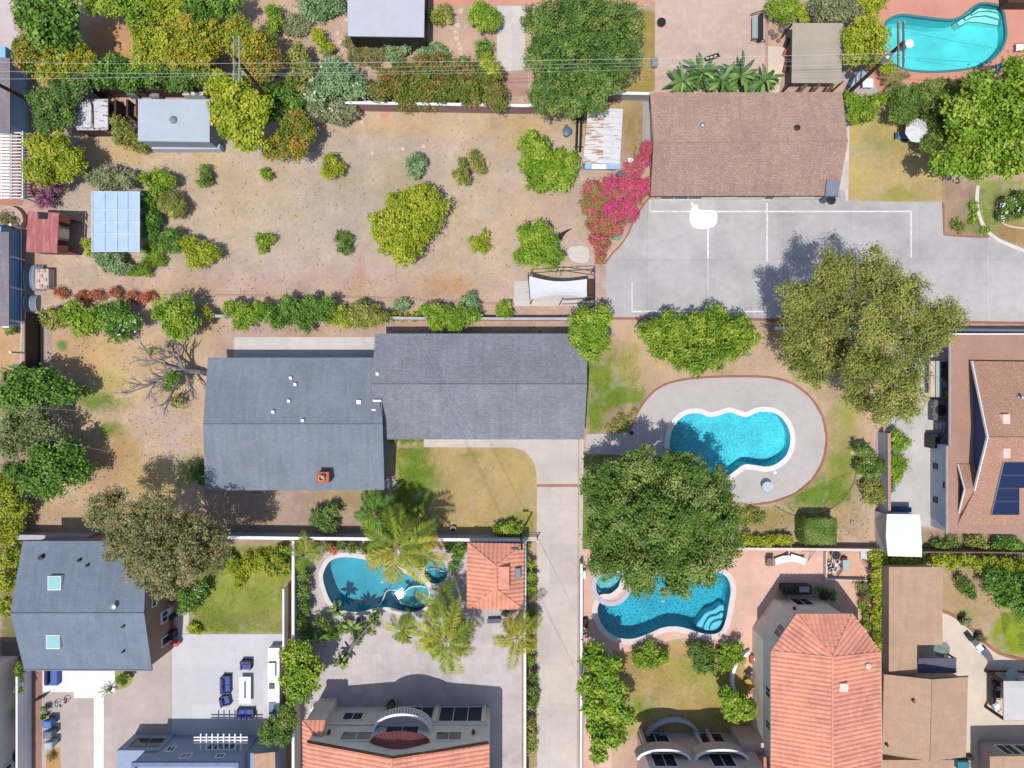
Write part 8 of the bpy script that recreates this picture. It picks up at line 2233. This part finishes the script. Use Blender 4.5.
wall('low peach divider wall left of the patio clutter', [(823.5, 550), (823.5, 578), (864, 579)], .6, .12, M['offwhite'])
pot('grey round planter in the patio clutter corner', 836, 555, .42, .5, plain('taupe_pot', C(140, 128, 118)), None, .04)
box_thing('storage_box', 'white ice chest in the middle of the patio clutter', 'chest', 843, 560, 849, 570, .6, M['palebin'], lid=M['palebin'])
box_thing('toolbox', 'dark red small box above the white ice chest', 'box', 842, 557.5, 847.5, 561, .5, plain('dark_red', C(110, 50, 60)))
t = thing('clutter_pile', 'black and white pile of folded chair frames in the patio corner', 'folded chairs', W(833, 567)); rr = random.Random(9)
for k in range(22):
    m = MB() if k % 11 == 0 else m
    a = rr.uniform(0, PI); q = W(833 + rr.uniform(-6, 7), 567 + rr.uniform(-5, 6), .3); d = Vector((math.cos(a), math.sin(a), rr.uniform(-.2, .4))) * .35; m.tube([q - d, q + d], .05, n=4)
    if k == 10: m.build('white_frame', M['white'], t)
m.build('dark_frame', M['black'], t)
t = thing('firewood_stack', 'pinkish stacked boards on the right side of the patio clutter', 'boards', W(867, 567)); m = MB()
for k in range(6): m.tube([W(861 + k * 2.2, 558 + k * 1.5, .1 + .04 * k), W(870 + k * 1.2, 575 + k * 2.0, .1 + .04 * k)], .13, n=4)
m.build('boards', plain('pink_board', C(196, 160, 150), .8, .25, 2), t)
box_thing('paper_pile', 'pile of white sacks at the top right of the patio clutter', 'sacks', 861, 551, 871, 559, .35, M['fabric'])
t = thing('barbecue', 'long dark barbecue island in the shade of the terracotta house', 'barbecue', W(800, 590)); p, q = W(783, 586, .95), W(812, 595, .95)
m = MB(); m.soft_box(((p.x + q.x) / 2, (p.y + q.y) / 2, .48), (q.x - p.x, p.y - q.y, .9), 0, .05); m.build('counter', M['darkmetal'], t)
m = MB(); c = W(790, 589, 1.1); m.soft_box((c.x, c.y, 1.06), (.8, .55, .3), 0, .08); m.build('grill', M['black'], t)
m = MB(); c = W(805, 590, 1.1); m.soft_box((c.x, c.y, .96), (.9, .5, .08), 0, .02); m.build('side_burner', M['metal'], t)
pot('yellow flower pot at the left end of the barbecue', 780.5, 592.5, .2, .4, plain('olive_pot', C(150, 140, 60)), 'gold', .03)
umbrella('dark folded parasol base right of the barbecue', 826, 596, .5, 1.3, M['black'], 8, 0)
box_thing('patio_heater', 'brown cube side table left of the wide speckled pool', 'side table', 583.5, 619, 588, 628, .5, M['darkwood'])
box_thing('pump_box', 'white pump box at the corner of the pink wall by the round spa', 'box', 583, 571, 586, 579, .6, M['white'])
chair('small yellow wicker chair beside the west wall of the terracotta house', 748, 682, .3, plain('yellow_wicker', C(190, 160, 70)), M['darkwood'], cat='chair', s=1.2)
chair('dark chair above the yellow wicker chair by the terracotta house', 748, 675, 2.4, M['black'], M['black'])
box_thing('planter_box', 'orange planter box beside the west wall of the terracotta house', 'planter', 750.5, 655.5, 755, 664, .5, M['terracotta'])
chair('shaded blue chair on the round patio below the small lawn', 663, 736, .6, plain('pale_blue', C(150, 170, 220)), M['metal'], s=1.2)
pot('orange flower pot in the shade at the edge of the small lawn', 718, 720.5, .22, .4, M['terracotta'], 'gold', .0)
box_thing('bin', 'dark tree ring cover at the edge of the peach deck', 'box', 733, 552, 741, 555, .4, plain('ochre_box', C(200, 150, 60)))
# --- side yard of the house with solar panels
t = thing('air_conditioner', 'large dark air conditioner with a grey fan top in the side yard', 'air conditioner', W(940, 410)); p, q = W(934, 399.5, .95), W(950, 420.5, .95); cx, cy = (p.x + q.x) / 2, (p.y + q.y) / 2
m = MB(); m.soft_box((cx, cy, .48), (q.x - p.x, p.y - q.y, .93), 0, .12); m.build('body', plain('ac_grey', C(110, 106, 116)), t)
m = MB(); m.lathe((cx - .1, cy, .95), [(.5, 0), (.5, .03), (.12, .05), (.1, .1), (.02, .1)], 18); m.build('fan_grille', M['black'], t)
m = MB()
for k in range(3): m.box((W(937 + k * 4, 426, .1).x, W(937, 426, .1).y, .06), (.2, .62, .08))
m.build('slats', M['white'], t)
m = MB(); m.tube([W(950, 420, .6), W(945, 430, .8), W(938, 441, .3)], .14, n=6); m.build('duct', M['greybin'], t)
t = thing('storage_rack', 'metal shelf rack with dark bins under the eave in the side yard', 'rack', W(946, 380))
for xx in (929, 944):
    for yy in (361, 397): m = MB(); q = W(xx, yy, 1); m.tube([(q.x, q.y, 0), (q.x, q.y, 1.3)], .04, n=5); m.build('post', M['metal'], t)
for k, xx in enumerate((932.5, 938)):
    m = MB(); p, q = W(xx - 2.6, 361, 1.2), W(xx + 2.6, 397, 1.2); m.box(((p.x + q.x) / 2, (p.y + q.y) / 2, 1.2), (q.x - p.x - .05, p.y - q.y, .05)); m.build('shelf', [M['stone'], M['palebin']][k], t)
GD = 'dark bins under the eave in the side yard'
for k, (yy, lab) in enumerate(((365, 'uppermost small dark box under the white gutter'), (374, 'dark grey box second from the top under the white gutter'), (384, 'dark grey box third from the top under the white gutter'))):
    box_thing('storage_box', lab, 'storage box', 946.5, yy - 3.5, 955, yy + 4, .8, [M['black'], M['darkmetal'], M['greybin']][k], lid=M['darkmetal'], group=GD)
box_thing('recycling_bin', 'green bin at the lower end of the boxes under the white gutter', 'bin', 948, 389.5, 953, 396.5, .9, plain('green_bin', C(60, 110, 60)), lid=plain('green_bin', C(60, 110, 60)))
box_thing('pool_equipment', 'dark pump cabinet at the corner of the grey side wall', 'cabinet', 930, 434, 939, 448, .9, M['darkmetal'], lid=M['black'])
box_thing('planter_bench', 'long navy bench at the lower end of the side yard', 'bench', 887.5, 507.5, 911, 512, .5, M['navy'], lid=M['navy'])
# --- lower right patio
umbrella('clear glass green parasol beside the nook of the tan roofed house', 944.5, 651, .75, 2.2, clear_mat('glass_green', C(170, 190, 180), .6), 8, 0, .02)
GP = 'pots on the lower right patio'
pot('black pot with a pale plant on the brick edge of the lower right patio', 963.5, 621, .36, .5, M['black'], 'grey', .02, group=GP)
pot('black pot right of the grey benches on the lower right patio', 979.5, 637.5, .32, .5, M['black'], 'brown', .02, group=GP)
t = thing('garden_bench', 'white and grey slatted bench set along the curved patio edge', 'bench', W(978, 645))
for k, (px, py, mt) in enumerate(((970, 637, M['black']), (976, 643, M['wicker']), (980, 648, M['white']), (986, 652, M['wicker']))):
    m = MB(); q = W(px, py, .45); m.soft_box((q.x, q.y, .38 + .02 * k), (.66, .5, .1), -.9, .03); m.build('seat', mt, t)
m = MB(); m.tube([W(969, 641, .03), W(976, 650, .3), W(986, 657, .03)], .04, n=5); m.build('frame', M['white'], t)
t = thing('sun_lounger', 'grey flat lounger at the end of the slatted bench', 'lounger', W(991, 654)); m = MB(); c4 = [(980, 652), (992, 655), (994, 661), (988, 661)]; m.loft([WP(c4, .25), WP(c4, .33)]); m.build('seat', M['wicker'], t)
m = MB(); m.tube([W(982, 655, .03), W(982, 655, .26)], .03, n=5); m.tube([W(991, 659, .03), W(991, 659, .26)], .03, n=5); m.build('leg', M['darkmetal'], t)
t = thing('gazebo', 'grey canopy gazebo with a dark frame at the lower right edge', 'gazebo', W(1015, 705))
m = MB(); p, q = W(1003.5, 681, 2.6), W(1050, 720, 2.6); rg = [(p.x, q.y), (q.x, q.y), (q.x, p.y), (p.x, p.y)]
cx, cy = (p.x + q.x) / 2, (p.y + q.y) / 2
m.loft([[(*r_, 2.55) for r_ in rg], [(*r_, 2.62) for r_ in rg], [(cx + (r_[0] - cx) * .7, cy + (r_[1] - cy) * .7, 2.75) for r_ in rg]]); m.build('canopy', plain('grey_canvas', C(206, 200, 198), .9, .05), t)
m = MB()
for a, b_ in (((989, 671, .45), (1060, 673, .45)), ((990, 671, .45), (990, 705, .45)), ((994, 672, .45), (994, 704, .45))): m.tube([W(*a), W(*b_)], .09, n=4)
m.build('bench_frame', M['darkwood'], t)
m = MB()
for a, b_ in (((1003.5, 681.5, 2.5), (1060, 681.5, 2.5)), ((1003.5, 681.5, 2.5), (1003.5, 719.5, 2.5)), ((1003.5, 719.5, 2.5), (1060, 719.5, 2.5))): m.tube([W(*a), W(*b_)], .07, n=4)
m.build('frame', M['darkwood'], t)
for xx, yy in ((1004, 682), (1004, 719)): m = MB(); q = W(xx, yy, 2.4); m.box((q.x, q.y, 1.22), (.2, .2, 2.44)); m.build('post', M['darkwood'], t)
round_table('round glass table under the upper frame of the gazebo', 1012, 675, .55, clear_mat('table_glass2', (.6, .72, .72, 1), .5), M['metal'])
GX = 'cushioned chairs under the gazebo'
chair('dark chair beside the glass table at the gazebo', 1015, 682, 2.9, M['black'], M['black'], group=GX)
chair('dark brown chair at the upper left side of the gazebo', 996, 683, -1.4, M['darkmetal'], M['black'], group=GX, s=1.3)
chair('dark brown chair at the middle left side of the gazebo', 996, 694, -1.6, M['darkmetal'], M['black'], group=GX, s=1.3)
chair('white cushioned chair at the lower left corner of the gazebo', 995.5, 706, -1.0, M['white'], M['black'], group=GX, s=1.2)
box_thing('planter_box', 'blue covered box beside the lower wing of the tan roofed house', 'box', 958, 762, 970, 770, .9, plain('teal_cover', C(60, 130, 140)))
box_thing('bench', 'dark bench between the tan roofed house and the corner house', 'bench', 958, 757, 974, 761, .5, M['darkwood'])

# ------------------------------------------------------------------ utility poles and wires
def pole(label, base, top_px, h, arm_px=None, armlen=3.4, r=.16):
    b_ = W(*base); tp = W(*top_px, h)
    t = thing('utility_pole', label, 'utility pole', (b_.x, b_.y, 0), 'wooden utility poles carrying the wires')
    m = MB(); m.tube([(b_.x, b_.y, 0), tp], r * 1.15, r * .8, 10); m.build('pole', M['darkwood'], t)
    for k, dx in enumerate((-.2, .2)):
        m = MB(); m.box((tp.x + dx, tp.y, h - .35), (.11, armlen, .13)); o = m.build('crossarm', M['wood'] if arm_px else M['metal'], t)
        for yy in (-.47, -.3, .3, .47):
            i_ = MB(); i_.lathe((tp.x + dx, tp.y + yy * armlen, h - .285), [(.05, 0), (.07, .08), (.03, .14)], 8); i_.build('insulator', M['palebin'], o)
    return t, tp


t1, q1 = pole('utility pole leaning out over the mauve roof at the upper left edge', (34, 103), (-18, 76), 7.5)
t2, q2 = pole('utility pole with pale double crossarms between the golden tree and the lime tree', (281, 116), (235, 57), 10.3)
t3, q3 = pole('dark utility pole with double crossarms beside the turquoise pool', (843, 98), (903.5, 42), 10.3, True)
m = MB(); m.lathe((q3.x - .6, q3.y - .6, 8.6), [(.25, 0), (.27, .1), (.27, .8), (.1, .9)], 12); m.build('transformer', M['metal'], t3)
m = MB(); m.tube([q2 + Vector((0, 0, -.6)), W(262, 92, 3)], .02, n=4); m.build('guy_wire', M['wire'], t2)


def cable(label, a, b_, sag, r=.009, mat=None, group=None):
    a, b_ = Vector(a), Vector(b_); m = MB()
    pts = [a.lerp(b_, s) - Vector((0, 0, sag * 4 * s * (1 - s))) for s in np.linspace(0, 1, 25)]
    m.tube(pts, r, n=4)
    return tag(m.build('power_line', mat or M['wire'], origin=tuple((a + b_) / 2)), label, 'power line', group)


GW = 'wires between the utility poles'
Lw, Rw = -80, 80
hz = 10.05
cable('upper wire from the left edge to the pale double crossarms', W(-40, 61, hz), q2 + Vector((0, -.35, -.25)), .25, group=GW)
cable('middle wire from the left edge to the pale double crossarms', W(-40, 70, hz - .2), q2 + Vector((0, -1.1, -.25)), .25, group=GW)
cable('lowest wire from the left edge to the pole by the golden tree', W(-40, 79, 8.6), q2 + Vector((-.1, -.1, -2.6)), .25, group=GW)
for lab, o2, o3 in (('upper', -.35, -.7), ('middle', -.75, -.95), ('third', -1.3, -1.45)):
    cable(lab + ' wire spanning the middle from crossarms to crossarms', q2 + Vector((0, o2, -.25)), q3 + Vector((0, o3, -.25)), .3, .012 if lab == 'upper' else .006, group=GW)
cable('low telephone wire spanning the middle between the poles', q2 + Vector((-.1, -.1, -2.6)), q3 + Vector((0, 0, -2.6)), .3, .008, group=GW)
cable('upper dark wire crossing the turquoise pool to the right edge', q3 + Vector((0, 1.0, -.25)), W(1070, 59, hz), .25, mat=M['darkwire'], group=GW)
cable('middle dark wire crossing the turquoise pool to the right edge', q3 + Vector((0, -1.0, -.25)), W(1070, 65, hz), .25, mat=M['darkwire'], group=GW)
cable('lowest dark wire crossing the lower rim of the turquoise pool', q3 + Vector((0, 0, -2.2)), W(1070, 78, 8.0), .25, mat=M['darkwire'], group=GW)
GS = 'thin service cables over the grey house'
cable('left thin service cable crossing the grey house towards the driveway', W(411, 330, 5.0), W(560, 640, 6.2), .3, .008, M['darkwire'], GS)
cable('right thin service cable crossing the grey house towards the driveway', W(414, 330, 5.0), W(585, 690, 6.2), .3, .008, M['darkwire'], GS)
GT = 'service cables over the left tree'
cable('upper pale service cable over the large dark green left tree', W(-10, 405, 7.8), W(112, 413, 6.5), .1, .006, group=GT)
cable('lower pale service cable over the large dark green left tree', W(-10, 428, 7.8), W(110, 452, 6.5), .1, .006, group=GT)

# ------------------------------------------------------------------ sun, sky, camera
SUNV = Vector((-.162, -.304, 1.0)).normalized()
w = bpy.data.worlds.new('World'); scene.world = w; w.use_nodes = True
wt = w.node_tree
bgn = wt.nodes['Background'] if 'Background' in wt.nodes else wt.nodes.new('ShaderNodeBackground')
sky = wt.nodes.new('ShaderNodeTexSky'); sky.sky_type = 'NISHITA'; sky.sun_disc = False
sky.sun_elevation = math.asin(SUNV.z); sky.sun_rotation = math.atan2(SUNV.x, SUNV.y)
wt.links.new(sky.outputs[0], bgn.inputs[0]); bgn.inputs[1].default_value = .148
sl = bpy.data.lights.new('sun', 'SUN'); sl.energy = 3.85; sl.angle = math.radians(.53); sl.color = (1.0, .97, .92)
so = bpy.data.objects.new('sun', sl); COL.objects.link(so); so.location = (0, 0, 80)
so.rotation_euler = SUNV.to_track_quat('Z', 'Y').to_euler()
cd = bpy.data.cameras.new('camera'); cam = bpy.data.objects.new('camera', cd); COL.objects.link(cam)
cam.location = (0, 0, H); cam.rotation_euler = (0, 0, 0)
cd.sensor_width = 36; cd.lens = 36 * H / (1024 * S); cd.clip_end = 6000
scene.camera = cam
vs = scene.view_settings
vs.view_transform = 'Standard'; vs.look = 'None'; vs.gamma = 1; vs.exposure = 0.1; vs.use_curve_mapping = False
scene.cycles.max_bounces = 8; scene.cycles.transparent_max_bounces = 16; scene.cycles.diffuse_bounces = 3
